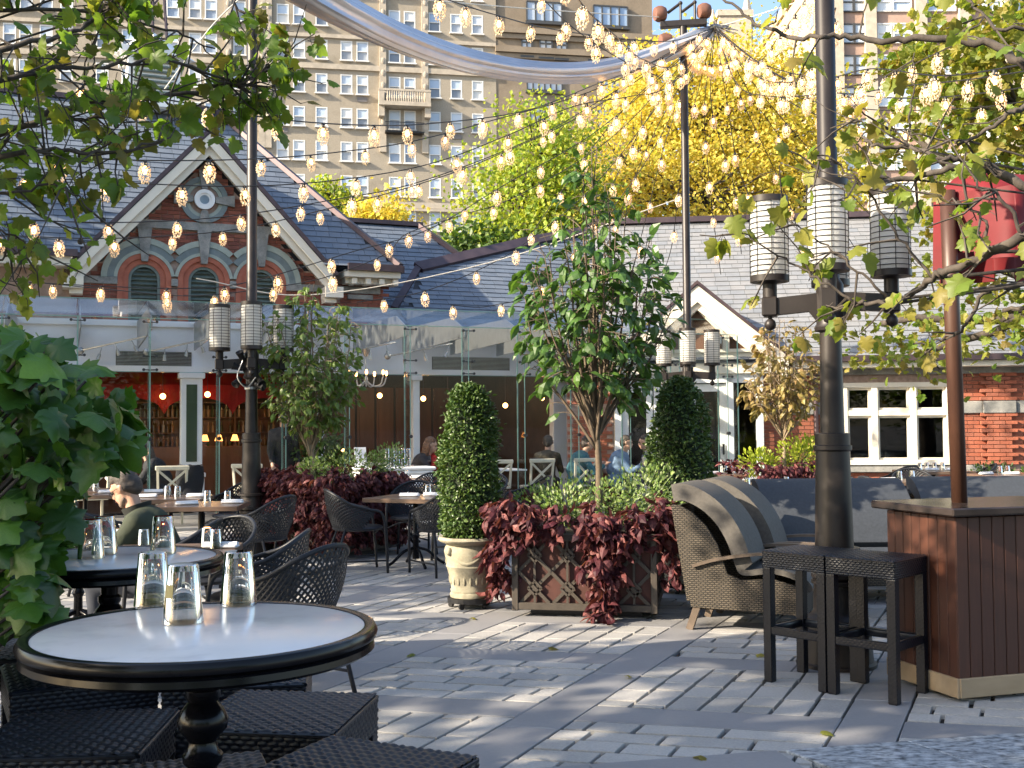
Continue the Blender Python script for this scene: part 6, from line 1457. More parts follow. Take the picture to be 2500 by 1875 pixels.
b = MB(); apx = at(2350, 418, 6.4) - UB; rim_ = [at(u, 476 - (u - 2284) * .12, 6.5 - .34 * math.sin(math.pi * min(1, (u - 2284) / 420))) - UB for u in us] + [at(u, 480 - (u - 2284) * .12, 6.62 + .25 * math.sin(math.pi * min(1, (u - 2284) / 420))) - UB for u in us[::-1]]
b.add([apx] + rim_, [(0, i, i + 1) for i in range(1, len(rim_))] + [(0, len(rim_), 1)]); b.build('canopy_top', m_red, um, 30)
b = MB()
for k in range(8):
    a = 2 * math.pi * k / 8; b.tube([(-.02, 0, 2.82), (.25 + .3 * math.cos(a), .12 * math.sin(a), 2.58)], .012, 5)
b.build('ribs', m_upole, um)['kind'] = 'stuff'
# ================================================================== lounge armchairs and sofas
m_wick = weave('fine_wicker', (.12, .095, .065), (.085, .068, .047), 30, 34, .6, 1.0, axes=(0, 1, 2))
m_sling = mat('taupe_sling', [(.08, .072, .064), (.10, .092, .082)], .75, noise=(40, .2), bump=(200, .3, .002))
m_cush = mat('slate_sling', [(.036, .042, .052), (.046, .053, .065)], .7, noise=(40, .2), bump=(200, .3, .002))
m_arm = mat('bronze_frame', [(.10, .075, .055), (.14, .105, .08)], .4, noise=(8, .2))
PROF = [(-.46, .90), (-.41, .70), (-.36, .45), (-.32, .17), (.48, .15), (.51, .30), (.47, .345), (.28, .395), (.05, .38), (-.05, .42), (-.075, .50), (-.12, .63), (-.20, .76), (-.30, .855), (-.39, .905), (-.45, .915)]
FACE = [(.52, .31), (.47, .375), (.28, .43), (.06, .41), (.0, .485), (-.055, .645), (-.14, .785), (-.25, .885), (-.37, .94), (-.45, .935)]
def lounge(name, label, cat, loc, rz, wd, m_side, m_seat, group, arms=True):
    t = thing(name, label, cat, loc, rz, group); h = wd / 2
    for s_ in (-1, 1):
        b = MB(); b.prism([Vector((x, s_ * h - .015, z)) for x, z in PROF], (0, .03, 0)); b.build('side_panel', m_side, t)
        if arms:
            b = MB(); y = s_ * (h + .02); p = smoothpath([(-.30, y, .47), (-.1, y, .53), (.2, y, .575), (.5, y, .575)], 5)
            for a, c in zip(p, p[1:]): bar(b, a, c + (c - a) * .04, .055, .022)
            b.build('armrest', m_arm, t)
            b = MB(); bar(b, (.50, y, .575), (.47, y, .4), .045, .03, Vector((1, 0, 0))); bar(b, (.47, y, .405), (.52, y, 0), .045, .03, Vector((1, 0, 0))); b.build('front_leg', m_arm, t)
        b = MB(); bar(b, (-.27, s_ * (h - .02), .2), (-.34, s_ * (h - .02), 0), .045, .05, Vector((1, 0, 0))); b.build('rear_leg', m_arm, t)
    fp = smoothpath([Vector((x, 0, z)) for x, z in FACE], 4); i5 = 14
    b = MB(); b.slab([[Vector((p.x, y, p.z)) for y in (-h + .02, h - .02)] for p in fp[:i5]], .04); b.build('seat_sling', m_seat, t, 50)
    b = MB(); b.slab([[Vector((p.x, y, p.z)) for y in (-h + .02, h - .02)] for p in fp[i5 - 1:]], .125); b.build('back_sling', m_seat, t, 50)
    b = MB(); b.box((-.40, 0, .55), (.03, wd - .06, .7), Matrix.Rotation(R(-9), 3, 'Y')); b.box((.1, 0, .17), (.76, wd - .06, .04)); b.box((.49, 0, .24), (.03, wd - .06, .16)); b.build('wicker_back', m_side, t)
    return t
lrz = R(-23); fwd = Vector((math.cos(lrz), math.sin(lrz), 0)); prp = Vector((-fwd.y, fwd.x, 0)); l0 = Vector((1.60, 8.02, 0)) + prp * .31
GA = 'wicker lounge armchairs'
lounge('lounge_armchair', 'taupe wicker lounge armchair nearest the camera, beside the central planter', 'armchair', l0, lrz, .62, m_wick, m_sling, GA)
lounge('lounge_armchair', 'second taupe lounge armchair, just behind the nearest one', 'armchair', l0 + prp * .78 + fwd * .05, lrz, .62, m_wick, m_sling, GA)
sx = at(2026, 1210, 10.0)
lounge('lounge_sofa', 'slate grey lounge sofa behind the near lamp post', 'sofa', (sx.x, 9.75, 0), R(-90), 1.36, m_wick, m_cush, 'slate grey lounge sofas').scale = (1, 1, .94)
sx = at(2420, 1205, 10.0)
lounge('lounge_sofa', 'slate grey lounge sofa behind the wooden cabinet at the right edge', 'sofa', (sx.x + .05, 9.95, 0), R(-92), 1.4, m_wick, m_cush, 'slate grey lounge sofas').scale = (1, 1, .94)
ct = thing('coffee_table', 'low pale coffee table between the lounge seats and the cabinet', 'table', (2.95, 8.55, 0), R(-10))
b = MB(); b.cbox((0, 0, .40), (.7, .55, .03), .006); b.build('table_top', mat('pale_top', (.55, .53, .5), .3, noise=(5, .1)), ct)
for s_ in (-1, 1):
    for q in (-1, 1): b = MB(); b.cbox((s_ * .31, q * .23, .192), (.04, .04, .385), .004); b.build('leg', m_arm, ct)
# ================================================================== dining chairs, tables, settings
m_rat2 = mat('dark_wicker', [(.014, .016, .02), (.026, .028, .034), (.018, .02, .024)], .4, noise=(70, .3), spec=.25)
def make_chair():
    t = empty('wicker_armchair')
    b = MB(); b.lathe([(0, .44), (.24, .435), (.262, .445), (.265, .46), (.25, .475), (.2, .48), (0, .475)], 28); b.build('seat', m_rat2, t, 40)
    tp_ = smoothpath([(-.25, .26, 0), (-.265, .24, .3), (-.275, .2, .60), (-.295, .05, .66), (-.285, -.12, .71), (-.225, -.25, .79), (-.11, -.325, .845), (0, -.345, .86)], 5); full = tp_ + [Vector((-p.x, p.y, p.z)) for p in tp_[-2::-1]]
    b = MB(); b.tube(full, .0145, 8); b.build('arm_frame', m_rat2, t, True)
    for s_ in (-1, 1):
        b = MB(); b.tube([(s_ * .19, -.17, .45), (s_ * .215, -.24, .25), (s_ * .235, -.30, 0)], .0135, 8); b.build('rear_leg', m_rat2, t, True)
        b = MB(); b.tube([(s_ * .255, .245, .13), (s_ * .225, -.27, .13)], .009, 6); b.build('stretcher', m_rat2, t, True)
    b = MB(); b.tube(smoothpath([(-.255, .24, .36), (-.1, .25, .42), (.1, .25, .42), (.255, .24, .36)], 5), .009, 6); b.build('front_rail', m_rat2, t, True)
    # woven back: two layers of diagonal strands following the curved back
    upper = [p for p in full if p.z > .64]
    def top(f):
        x = f * (len(upper) - 1); i = min(int(x), len(upper) - 2); return upper[i].lerp(upper[i + 1], x - i)
    def S_(f, g):
        a = R(-205 + 230 * f) if False else R(180 + 180 * f); lowp = Vector((.255 * math.cos(a), .255 * math.sin(a), .455)); q = lowp.lerp(top(f), g); q.x *= 1 + .06 * math.sin(math.pi * g); q.y *= 1 + .08 * math.sin(math.pi * g); return q
    b = MB(); N_ = 30
    for sg in (1, -1):
        for k in range(-12, N_ + 12):
            pts = []
            for i in range(9):
                g_ = i / 8; f = k / N_ + sg * g_ * .28
                if 0 <= f <= 1: pts.append(S_(f, g_) * (1.0 + .004 * sg))
            if len(pts) > 1:
                gr_ = []
                for i, p in enumerate(pts):
                    d = (pts[min(i + 1, len(pts) - 1)] - pts[max(i - 1, 0)]).normalized(); o = Vector((p.x, p.y, 0)).normalized(); s_ = d.cross(o).normalized() * .0068; gr_.append([p - s_, p + o * .002, p + s_])
                b.sheet(gr_)
    b.build('woven_back', m_rat2, t)
    return t
chair = make_chair(); GC = 'dark wicker dining armchairs'; first_chair = [True]
def chair_at(x, y, face, lab):
    """face = compass angle (degrees, 0 = away from camera, 90 = left)"""
    if first_chair[0]:
        first_chair[0] = False; chair.location = (x, y, 0); chair.rotation_euler = (0, 0, R(face)); return tag(chair, lab, 'chair', GC)
    return again(chair, lab, (x, y, 0), R(face), GC)
m_ttop = mat('brown_table_top', [(.11, .07, .05), (.16, .105, .075), (.13, .085, .06)], .28, noise=(5, .3), stretch=(.3, 2, 1))
m_linen = mat('white_linen', [(.72, .72, .74), (.78, .78, .80)], .8, noise=(20, .06), bump=(40, .4, .004))
def make_table():
    t = empty('dining_table')
    b = MB(); b.cbox((0, 0, .727), (.8, .8, .046), .004); b.build('table_top', m_ttop, t)
    b = MB(); b.lathe([(.035, .08), (.03, .3), (.045, .33), (.03, .36), (.028, .66), (.15, .69), (.15, .704)], 14); b.build('column', m_black, t, 40)
    for k in range(4):
        a = R(90 * k + 45); c, s_ = math.cos(a), math.sin(a); b = MB(); b.tube(smoothpath([(.02 * c, .02 * s_, .2), (.13 * c, .13 * s_, .16), (.24 * c, .24 * s_, .06), (.31 * c, .31 * s_, .015)], 5), .016, 7); b.build('foot', m_black, t, True)
    return t
table = make_table(); GT = 'square brown dining tables'; first_table = [True]
nm_ = MB(); nm_.cbox((0, 0, .012), (.22, .075, .022), .008); nm_.cbox((.005, .01, .028), (.2, .06, .016), .007); nm_.tube([(-.105, -.01, .022), (.105, .0, .024)], .018, 8); me_nap = nm_.mesh('folded_napkin', m_linen, 50)
st_m = MB(); st_m.lathe([(0, .115), (.027, .115), (.029, .112), (.037, 0), (.035, 0), (.026, .1), (0, .1)], 14); me_sg = st_m.mesh('tumbler', m_tumbler, 40)
def dine(x, y, rz, lab, naps=(), glasses=(), size=1.0):
    if first_table[0]: first_table[0] = False; o = table; o.location = (x, y, 0); o.rotation_euler = (0, 0, R(rz)); tag(o, lab, 'table', GT)
    else: o = again(table, lab, (x, y, 0), R(rz), GT)
    o.scale = (size, size, 1); short = lab.split(',')[0]
    M_ = Matrix.Translation((x, y, .751)) @ Matrix.Rotation(R(rz), 4, 'Z')
    nm = ['', 'single ', 'left of two ', 'right of two ', 'left of three ', 'middle of three ', 'right of three ', 'first of four ', 'second of four ', 'third of four ', 'last of four ']
    def word(i, n): return {1: ('the only',), 2: ('left', 'right'), 3: ('left', 'middle', 'right'), 4: ('leftmost', 'left middle', 'right middle', 'rightmost')}[n][i]
    def sx_(q): return (M_ @ Vector((q[0], q[1], 0))).x
    for i, q in enumerate(sorted(naps, key=sx_)):
        n = link('folded_napkin', me_nap, None, M_ @ Vector((q[0], q[1], 0)), R(rz) + (q[2] if len(q) > 2 else rng.uniform(-.3, .3))); tag(n, f'{word(i, len(naps))} white rolled napkin on the {short}', 'napkin', 'white rolled napkins')
    for i, q in enumerate(sorted(glasses, key=sx_)):
        gl_ = link('tumbler', me_sg, None, M_ @ Vector((q[0], q[1], 0))); gl_.scale = (1.05,) * 3; tag(gl_, f'{word(i, len(glasses))} upturned tumbler on the {short}', 'glass', 'upturned tumblers on the dining tables')
    return o
dine(-3.12, 7.95, 14, 'table of the man in green, half hidden by the shrub', [(.25, -.2)], [(-.1, .1)])
dine(-2.1, 6.85, 8, 'table behind the second bar table, with lattice-backed chair', [(-.2, -.1), (.28, .05)], [(-.2, .12), (.18, .15), (.25, .03)], .95)
dine(-3.1, 11.0, 5, 'brown-edged table between the man and the left planter', [(-.12, -.1), (.3, .02)], [(.02, .22), (.24, .1)], 1.05)
dine(-3.75, 12.1, 5, 'narrow table behind the brown-edged one', [(-.25, 0), (.28, 0)], [(-.05, .1), (.08, .0)])
dine(-4.5, 13.0, 6, 'table left of the left lamp post base', [(.28, -.05), (-.25, 0)], [(0, .1), (.1, -.1)])
dine(-5.3, 13.7, 6, 'leftmost far table over the head of the man', [(-.2, 0)], [(.1, .1)])
dine(-1.05, 11.95, -22, 'table between the left planter and the stone urn', [(-.05, -.05), (.15, .12)], [(.05, .2), (.28, .12)], 1.05)
dine(-1.45, 14.1, 0, 'sunlit table behind the one at the urn', [(.2, 0)], [(-.3, 0), (.0, .1)], 1.1)
dine(-1.65, 16.2, 4, 'third table back from the urn, nearest the glass', [(-.1, -.05), (.25, .0)], [(-.3, .1), (.1, .12)], 1.1)
dine(2.12, 10.55, 6, 'table behind the armchairs, right of the second topiary', [(-.2, -.05), (.28, -.1)], [(-.3, .2)], 1.0)
dine(2.55, 12.9, 4, 'orange-edged table left of the near post', [(-.25, -.05), (.1, .05)], [(-.1, .2), (.25, .2)], 1.0)
dine(3.4, 13.05, 4, 'table adjoining the orange-edged one', [(-.25, 0), (.2, -.05)], [(-.1, .22), (.3, .2)], 1.0)
dine(5.3, 14.6, 3, 'dark table right of the near lamp post', [(-.35, 0), (.15, .05)], [(-.15, .1), (.02, .1)], 1.1)
dine(5.42, 13.3, 3, 'sunlit table just above the wooden cabinet', [(-.1, 0), (.25, .1)], [(.0, .2), (-.2, -.2), (.3, -.2)], 1.15)
dine(6.7, 17.6, 2, 'table just below the triple window', [(-.3, 0), (0, .05), (.3, 0)], [(-.15, .15), (-.02, .2), (.1, .18), (.22, .15)], 1.2)
dine(7.15, 16.1, 2, 'rightmost far table by the low hedge', [(.1, -.05), (-.25, 0)], [(.0, .1), (.12, .12)], 1.0)
dine(3.15, 16.9, 0, 'small table by the white glazed door', [(-.1, 0)], [(.1, 0), (.2, .1)], 1.0)
for x, y, f, lab in (
    (-2.42, 10.55, 68, 'wicker chair with its round back against the left planter'), (-3.85, 10.3, -60, 'wicker chair left of the sunlit brown-edged table'), (-2.15, 7.75, 150, 'dark wicker chair back between man and lattice-backed chair'),
    (-1.62, 6.9, 95, 'sunlit lattice-backed wicker chair behind the second bar table'), (-1.27, 6.2, 60, 'dark wicker chair right of the front bar table tumblers'), (-2.40, 7.76, 92, 'wicker chair under the man in the green jacket'),
    (-3.35, 13.3, 150, 'far wicker chair with a sunlit pale back, left one'), (-2.75, 13.0, 140, 'far wicker chair with a sunlit pale back, right one'), (-2.3, 13.6, 120, 'wicker chair just behind the left planter tree'),
    (-.72, 11.35, 32, 'wicker chair with its back to the camera beside the stone urn'), (-1.62, 11.55, -70, 'wicker chair facing right, partly behind the left planter'), (-1.15, 12.75, 176, 'wicker chair facing the camera across the table beside the urn'), (-.55, 12.5, 120, 'wicker chair hidden behind the urn topiary'),
    (-.9, 13.7, 20, 'wicker chair between the two tables behind the urn'), (-1.1, 15.1, 178, 'wicker chair behind the sunlit table, facing the camera'), (-.4, 14.6, 150, 'wicker chair at the right of the sunlit table behind the urn'), (.15, 14.2, 100, 'wicker chair in the gap between topiary and planter tree'),
    (2.86, 12.2, 5, 'wicker chair with dark back left of the fluted post'), (3.42, 12.15, -12, 'wicker chair with dark back touching the fluted post'), (2.95, 10.8, 30, 'wicker chair just above the sofa left of the post'), (4.15, 13.1, -80, 'solid dark wicker chair right of the fluted post'),
    (4.58, 13.5, -75, 'tilted-looking wicker chair beside the solid dark one'), (4.25, 11.6, 40, 'grey wicker chair just above the gap between the sofas'), (5.72, 12.85, 20, 'sunlit grey wicker chair right of the parasol pole'), (5.9, 17.0, 25, 'wicker chair left of the window table'), (7.25, 17.4, 80, 'wicker chair right of the window table'),
    (4.65, 14.6, -85, 'pale grey wicker chair behind the dark table left end'), (5.6, 15.4, 170, 'wicker chair behind the dark table facing the camera'), (2.1, 13.9, 180, 'wicker chair behind the sunlit orange-edged table'), (1.7, 11.0, -60, 'wicker chair behind the second topiary')): chair_at(x, y, f, lab)
# ================================================================== furniture inside the glass pavilion
m_crm = mat('cream_wood', [(.62, .57, .45), (.68, .63, .5)], .5, noise=(6, .1))
def make_cross():
    t = empty('cross_back_chair')
    b = MB(); b.cbox((0, 0, .45), (.44, .42, .035), .01); b.build('seat', m_crm, t)
    for s_ in (-1, 1):
        b = MB(); bar(b, (s_ * .19, .18, .43), (s_ * .19, .2, 0), .035, .035); b.build('front_leg', m_crm, t)
        b = MB(); bar(b, (s_ * .2, -.2, 0), (s_ * .2, -.2, .45), .035, .035); bar(b, (s_ * .2, -.2, .45), (s_ * .215, -.27, .90), .035, .03); b.build('rear_leg', m_crm, t)
    b = MB(); b.cbox((0, -.268, .9), (.50, .03, .07), .012); b.build('top_rail', m_crm, t)
    b = MB(); bar(b, (-.2, -.21, .5), (.2, -.262, .86), .02, .035); bar(b, (.2, -.208, .5), (-.2, -.258, .86), .02, .035); b.build('cross', m_crm, t)
    return t
cross = make_cross(); GX_ = 'cream cross-back chairs behind the glass'
def gp(s, d): return GP + GX * s - GN * d
fc = True
for s, d, f, lab in ((2.35, 1.0, 22, 'cream cross-back chair with a black coat hung on it, left end'), (1.2, 1.1, 30, 'cream cross-back chair behind the seated man'), (5.55, .9, 15, 'cream cross-back chair left of the first topiary'), (7.0, 1.0, 60, 'cream cross-back chair right of the first topiary'), (7.7, .9, 15, 'cream cross-back chair behind the burgundy plants'), (8.5, 1.0, 25, 'cream cross-back chair beside the dogwood trunk'), (9.3, .9, 25, 'cream cross-back chair left of the man in blue'), (10.6, 1.0, 40, 'cream cross-back chair under the man in blue'), (3.6, 1.2, 0, 'cream cross-back chair just right of the white pilaster')):
    p = gp(s, d)
    if fc: fc = False; cross.location = p; cross.rotation_euler = (0, 0, R(f)); tag(cross, lab, 'chair', GX_)
    else: again(cross, lab, p, R(f), GX_)
wt = MB(); wt.cbox((0, 0, .72), (.75, .75, .03), .006); wt.lathe([(.2, 0), (.2, .03), (.03, .05), (.03, .7)], 16)
me_wt = wt.mesh('cafe_table', m_white)
for s, d, lab in ((1.8, 1.7, 'white cafe table behind the glass at the left'), (6.0, 1.7, 'white cafe table behind the glass left of the topiary'), (8.1, 1.7, 'white cafe table behind the glass beside the dogwood trunk'), (9.9, 1.7, 'white cafe table behind the glass before the man in blue')):
    tag(link('cafe_table', me_wt, None, gp(s, d), GAL), lab, 'table', 'white cafe tables behind the glass')
# white plant stand with a rack of glasses, menu card
st2 = thing('glass_stand', 'white moulded sideboard holding a block of drinking glasses behind the left planter', 'sideboard', at(960, 1180, 17.1) * Vector((1, 1, 0)), GAL)
b = MB(); b.cbox((0, 0, .42), (1.15, .4, .84), .01); b.cbox((0, 0, .86), (1.25, .48, .05), .015); b.cbox((0, 0, .80), (1.2, .44, .04), .01); b.build('cabinet', m_white, st2)
gk = thing('stacked_glasses', 'block of clear glasses stacked on the white sideboard', 'glasses', st2.location + Vector((.12, 0, .886)), GAL)
for k in range(5):
    for z in range(2):
        o = link('tumbler', me_sg, gk, (-.22 + k * .085, 0, z * .145)); o.scale = (1.1, 1.1, 1.2)
mc = at(880, 1130, 16.9); b = MB(); b.box((0, 0, .15), (.18, .02, .32), Matrix.Rotation(R(-10), 3, 'X')); o = b.build('menu_card', m_white, None, loc=(mc.x, mc.y, .886), rz=GAL); tag(o, 'plain white menu card standing on the white sideboard', 'menu card')
b = MB(); b.box((0, 0, .15), (.26, .02, .34), Matrix.Rotation(R(-10), 3, 'X')); mc = gp(11.7, 1.0); o = b.build('menu_card', m_white, None, loc=(mc.x, mc.y, .75), rz=0); tag(o, 'plain white menu card near the glazed door', 'menu card')
coat = MB(); grid = []
for i in range(9):
    z = .93 - i * .085; grid.append([Vector((x * (.15 + .05 * math.sin(i * .5 + 1) + .01 * i), y * (.05 + .012 * i) - .02, z + .02 * math.sin(5 * a))) for a in [2 * math.pi * k / 16 for k in range(16)] for x, y in ((math.cos(a), math.sin(a)),)])
coat.sheet(grid, closed=True); coat.add([grid[0][k] for k in range(16)], [tuple(range(16))])
pco = gp(2.62, .85); tag(coat.build('hung_coat', mat('black_wool', (.012, .013, .018), .9, noise=(20, .3)), None, True, loc=(pco.x, pco.y, 0), rz=GAL), 'black coat hanging over a cream cross-back chair', 'coat')
# planters with ferns inside
fluffy('fern_plant', 'leafy green pot plant behind the glass left of the topiary', gp(4.6, 1.5), [((0, 0, 1.25), (.55, .4, .45)), ((.3, 0, 1.0), (.4, .3, .3))], 900, .09, m_green, 54, OVATE, None)

for k, (u, v) in enumerate(((829, 1417), (1150, 1512), (1702, 1855), (1010, 1600), (1530, 1655), (690, 1470), (1340, 1585), (2010, 1790), (1860, 1600))):
    p = gnd(u, v, .006); me_ = bpy.data.meshes.get('fallen_leaf') or MB().add(*LOBED).mesh('fallen_leaf', m_fall, True)
    o = link('fallen_leaf', me_, None, (p.x, p.y, .016), rng.uniform(0, 6)); s_ = rng.uniform(.045, .075); o.scale = (s_, s_, s_); tag(o, 'small dry leaf on the paving ' + ['between left planter and urn', 'right by the urn dolly', 'at the very bottom, right of centre', 'left of centre near the front table', 'in the middle of the paving before the armchair', 'beside the shaded left planter', 'just before the central planter', 'near the wooden cabinet foot', 'left of the rattan stools'][k], 'leaf', 'fallen leaves on the paving')
# ================================================================== people
m_skin = mat('skin', [(.50, .29, .20), (.56, .34, .245)], .5, noise=(8, .1))
def blend(name, caps, m, parent, voxel=.014, smooth_it=6):
    """tapered capsules fused into one continuous surface"""
    b = MB()
    for p0, p1, r0, r1 in caps:
        p0 = Vector(p0); p1 = Vector(p1); b.ball(p0, r0, 14, 10); b.ball(p1, r1, 14, 10)
        if (p1 - p0).length > 1e-4:
            n = 6; b.tube([p0.lerp(p1, k / n) for k in range(n + 1)], [r0 + (r1 - r0) * k / n for k in range(n + 1)], 14)
    me = b.mesh(name, m); o = bpy.data.objects.new(name, me); C.objects.link(o)
    md = o.modifiers.new('r', 'REMESH'); md.mode = 'VOXEL'; md.voxel_size = voxel
    ms = o.modifiers.new('s', 'SMOOTH'); ms.factor = .5; ms.iterations = smooth_it
    dg = bpy.context.evaluated_depsgraph_get(); nm = bpy.data.meshes.new_from_object(o.evaluated_get(dg)); nm.name = name
    bpy.data.objects.remove(o); nm.materials.clear(); nm.materials.append(m); shade(nm, True)
    return link(name, nm, parent)
def person(label, loc, rz, lean, col, hair, tilt=.1, beard=False, hat=None, glasses=False, bald=0.0, sleeves=True, scale=1.0, coat_collar=False, reach=.35, hairlong=False, standing=False, col2=(.03, .035, .05)):
    """seated figure facing local +x; the hip is 0.47 above the floor"""
    t = thing('person', label, 'person', loc, rz); t.scale = (scale,) * 3
    cn = 'cloth_%d_%d_%d' % tuple(int(c * 999) for c in col); mc_ = mat(cn, [tuple(c * .85 for c in col), col], .85, noise=(6, .25), bump=(25, .35, .01))
    mp_ = mat('trousers_%d' % int(col2[2] * 999), col2, .85, noise=(10, .2)); mh_ = mat('hair_%d_%d' % (int(hair[0] * 999), int(hair[2] * 999)), [tuple(c * .6 for c in hair), hair, tuple(min(1, c * 1.5) for c in hair)], .6, noise=(14, .4), stretch=(1, 1, 3), bump=(60, .6, .008))
    hz = .50 if not standing else .95
    hip = Vector((0, 0, hz)); ch = hip + Vector((math.sin(lean) * .42, 0, math.cos(lean) * .42)); nk = hip + Vector((math.sin(lean * 1.15) * .55, 0, math.cos(lean * 1.15) * .55))
    hd = nk + Vector((.05 + .06 * lean + math.sin(tilt) * .06, 0, .155)); q = Quaternion((0, 1, 0), tilt)
    def H(x, y, z): return hd + q @ Vector((x, y, z))
    sh = [ch + Vector((0, s_ * .175, .04)) for s_ in (-1, 1)]; el = [s + Vector((.05 + reach * .3, (-1 if i == 0 else 1) * .05, -.27)) for i, s in enumerate(sh)]
    if standing: el = [s + Vector((.02, (-1 if i == 0 else 1) * .05, -.28)) for i, s in enumerate(sh)]; wr_ = [e + Vector((.12, 0, -.2)) for e in el]
    else: wr_ = [Vector((max(e.x + .2, reach), e.y * .72, .80)) for e in el]
    # body: head, neck, hands in one skin
    caps = [(H(-.01, 0, .03), H(.0, 0, .035), .088, .086), (H(.025, 0, -.04), H(.035, 0, -.06), .066, .055), (H(.05, 0, -.085), H(.045, 0, -.09), .036, .034), (H(.09, 0, .0), H(.104, 0, -.022), .012, .016), (H(.0, -.082, -.01), H(-.005, -.084, .015), .016, .02), (H(.0, .082, -.01), H(-.005, .084, .015), .016, .02),
            (H(.082, 0, -.058), H(.084, 0, -.062), .022, .02), (nk - Vector((.0, 0, .07)), H(-.015, 0, -.05), .062, .055), (H(.075, -.03, .03), H(.075, .03, .03), .022, .022)]
    for i, (w_, e) in enumerate(zip(wr_, el)):
        d = (w_ - e).normalized(); sgn = -1 if i == 0 else 1; sd = Vector((-d.y, d.x, 0)).normalized() if abs(d.z) < .95 else Vector((0, 1, 0)); caps.append((e.lerp(w_, .7), w_, .032, .027)); palm = w_ + d * .07; caps.append((w_, palm, .027, .034))
        for k in range(4): b0 = palm + sd * (k - 1.5) * .019 + d * .02; m_ = b0 + d * .035 + Vector((0, 0, -.008)); caps += [(b0, m_, .011, .010), (m_, m_ + d * (.028 - .004 * abs(k - 1.5)) + Vector((0, 0, -.022)), .010, .0085)]
        caps.append((w_ + d * .03 - sd * sgn * .03, w_ + d * .075 - sd * sgn * .052 + Vector((0, 0, -.01)), .013, .010))
    body = blend('body', caps, m_skin, t, .0095, 4)
    top = [(hip + Vector((0, -.07, .0)), hip + Vector((0, .07, .0)), .145, .145), (hip, ch, .15, .165), (hip + Vector((-.03, 0, .22)), ch + Vector((-.045, 0, .0)), .14, .145), (ch + Vector((0, -.1, 0)), ch + Vector((0, .1, 0)), .125, .125), (ch, nk - Vector((0, 0, .03)), .11, .075)]
    for s, e, w_ in zip(sh, el, wr_): top += [(ch + Vector((-.01, s.y * .55, .05)), s, .09, .078), (s, e, .075, .058), (e, e.lerp(w_, .9 if sleeves else .2), .055, .043)]
    blend('jacket' if coat_collar else 'shirt', top, mc_, t, .016, 6)
    if coat_collar:
        b = MB(); grid = []
        for k in range(15):
            a = R(-150 + 300 * k / 14) + math.pi; grid.append([nk + Vector((math.cos(a) * .088 + .0, math.sin(a) * .085, -.065 + .02 * math.cos(a))), nk + Vector((math.cos(a) * .105 + .012, math.sin(a) * .1, .035 - .035 * math.cos(a + math.pi) * -1))])
        b.slab(grid, .014); b.build('collar', mat('dark_collar', (.012, .014, .013), .8, noise=(20, .2)), t, True)
    kn = [Vector((.44, s_ * .12, .50)) for s_ in (-1, 1)]; ft = [Vector((.40, s_ * .13, .06)) for s_ in (-1, 1)]
    if standing: kn = [Vector((.03, s_ * .1, .5)) for s_ in (-1, 1)]; ft = [Vector((0, s_ * .1, .07)) for s_ in (-1, 1)]
    lg = []
    for s_, k_, f_ in zip((-1, 1), kn, ft): lg += [(hip + Vector((.0, s_ * .08, -.02)), k_, .095, .068), (k_, f_, .062, .042), (f_ - Vector((.03, 0, .02)), f_ + Vector((.17, 0, -.025)), .042, .034)]
    blend('trousers', lg, mp_, t, .02, 4)
    hc = [(H(-.03, 0, .055), H(-.02, 0, .06), .092, .09), (H(-.055, 0, .0), H(-.06, 0, -.02), .076, .066), (H(.02, -.04, .085), H(.02, .04, .085), .045, .045), (H(-.01, -.06, .03), H(-.03, -.06, .0), .036, .034), (H(-.01, .06, .03), H(-.03, .06, .0), .036, .034)]
    if hairlong: hc += [(H(-.06, 0, -.03), H(-.085, 0, -.2), .085, .06), (H(-.02, -.075, 0), H(-.03, -.08, -.18), .035, .03), (H(-.02, .075, 0), H(-.03, .08, -.18), .035, .03)]
    if not (hat and bald): blend('hair', hc, mh_, t, .011, 2)
    if beard: blend('beard', [(H(.065, 0, -.09), H(.06, 0, -.095), .034, .03), (H(.03, -.05, -.07), H(.055, -.025, -.09), .022, .026), (H(.03, .05, -.07), H(.055, .025, -.09), .022, .026)], mat('stubble', [(.16, .11, .085), (.24, .18, .14)], .8, noise=(60, .3)), t, .009, 2)
    b = MB()
    for s_ in (-1, 1): b.ball(H(.087, s_ * .03, .008), .0105, 8, 6)
    b.build('eyes', mat('eye_dark', (.03, .02, .015), .2), body, True); b = MB(); b.tube([H(.098, -.02, -.056), H(.104, 0, -.054), H(.098, .02, -.056)], .0045, 5); b.build('mouth', mat('lips', (.35, .13, .10), .5), body, True)
    if glasses:
        b = MB()
        for s_ in (-1, 1): b.tube([H(.104 + .0 * a, s_ * .033 + .02 * math.cos(a), .006 + .016 * math.sin(a)) for a in [2 * math.pi * k / 12 for k in range(12)]], .0022, 5, closed=True); b.tube([H(.103, s_ * .052, .01), H(.04, s_ * .088, .014), H(-.01, s_ * .092, .012)], .0022, 5)
        b.tube([H(.106, -.013, .01), H(.108, 0, .013), H(.106, .013, .01)], .0022, 5); b.build('glasses', m_iron, t)
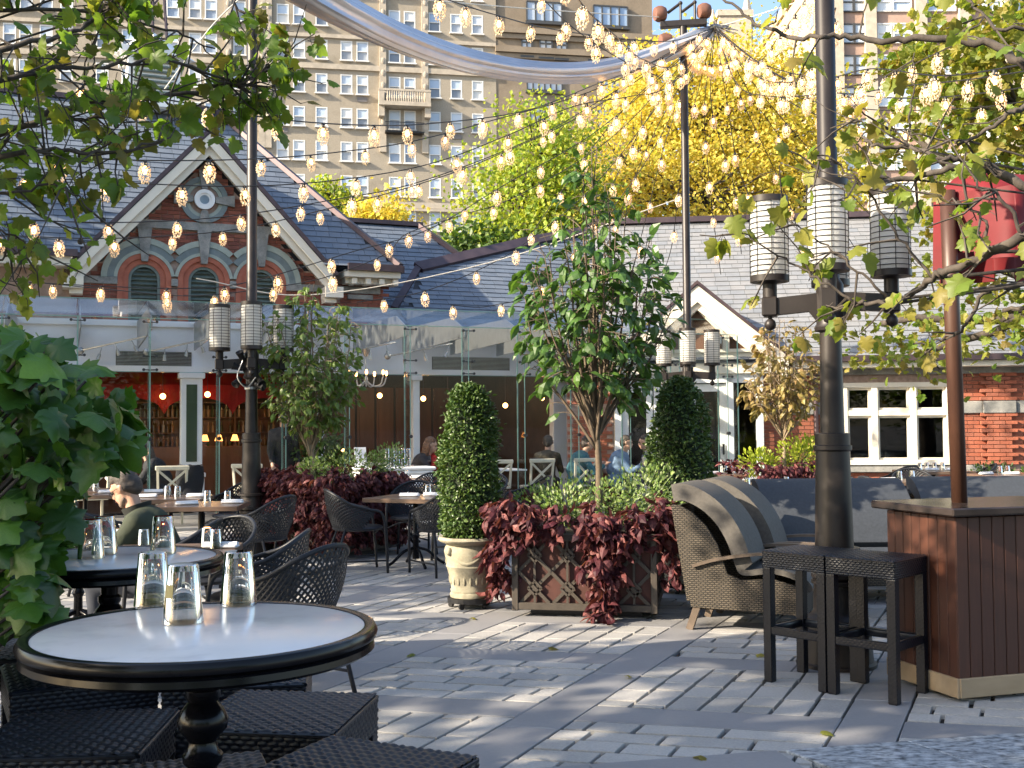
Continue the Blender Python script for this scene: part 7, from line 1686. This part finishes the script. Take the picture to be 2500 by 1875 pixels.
    if hat:
        b = MB(); n0 = len(b.v); b.lathe([(.0, .16), (.075, .16), (.088, .14), (.094, .075), (.165, .068), (.168, .062), (.094, .064), (.08, .06)], 28); b.v = [tuple(H(*v_)) for v_ in b.v]; b.build('hat', mat('navy_felt', hat, .9), t, 40)
    return t
mp = at(392, 1300, 7.72)
person('seated man in dark green jacket and glasses, bent over his table in profile', (mp.x, 7.72, -.06), R(176), .27, (.034, .044, .026), (.06, .047, .04), .5, True, None, True, coat_collar=True, reach=.5, scale=.97)
p = gp(1.72, 1.5) ; pq_ = at(395, 1130, 17.3)
person('person in a dark brimmed hat and black coat sitting behind the glass at left', (pq_.x, 17.3, 0), R(-170), .3, (.014, .015, .02), (.03, .02, .015), .3, hat=(.02, .025, .04), hairlong=True, reach=.45)
pq_ = at(1503, 1180, 19.9)
person('seated man in a pale blue shirt behind the glass, right of the dogwood trunk', (pq_.x, 19.9, 0), R(-12), .22, (.17, .26, .40), (.06, .045, .035), .1, reach=.5)
pq_ = at(1600, 1180, 20.1)
person('person in a grey top facing the man in pale blue, partly behind topiary', (pq_.x, 20.1, 0), R(178), .2, (.20, .21, .23), (.07, .05, .04), .1, reach=.5)
pq_ = at(1075, 1180, 18.9)
person('person in a bright red top behind the glass left of the topiary', (pq_.x, 18.9, 0), R(200), .2, (.42, .02, .02), (.12, .07, .04), .1, reach=.45)
pq_ = at(1020, 1180, 18.8)
person('long-haired person in a dark top facing the one in red', (pq_.x, 18.8, 0), R(-5), .25, (.04, .035, .04), (.13, .06, .03), .2, hairlong=True, reach=.45)
pq_ = at(1405, 1180, 19.6)
person('person in a teal top at the table left of the dogwood trunk', (pq_.x, 19.6, 0), R(10), .25, (.05, .16, .20), (.05, .035, .03), .1, reach=.45)
pq_ = at(1335, 1180, 19.9)
person('person in an olive coat with back to the glass behind the planter', (pq_.x, 19.9, 0), R(80), .2, (.06, .05, .03), (.04, .03, .02), .1, reach=.45)
pq_ = at(690, 1180, 18.2)
person('waiter in black standing inside behind the left planter tree', (pq_.x, 18.2, 0), R(-60), .04, (.015, .015, .018), (.03, .02, .02), .1, standing=True, col2=(.015, .015, .018))
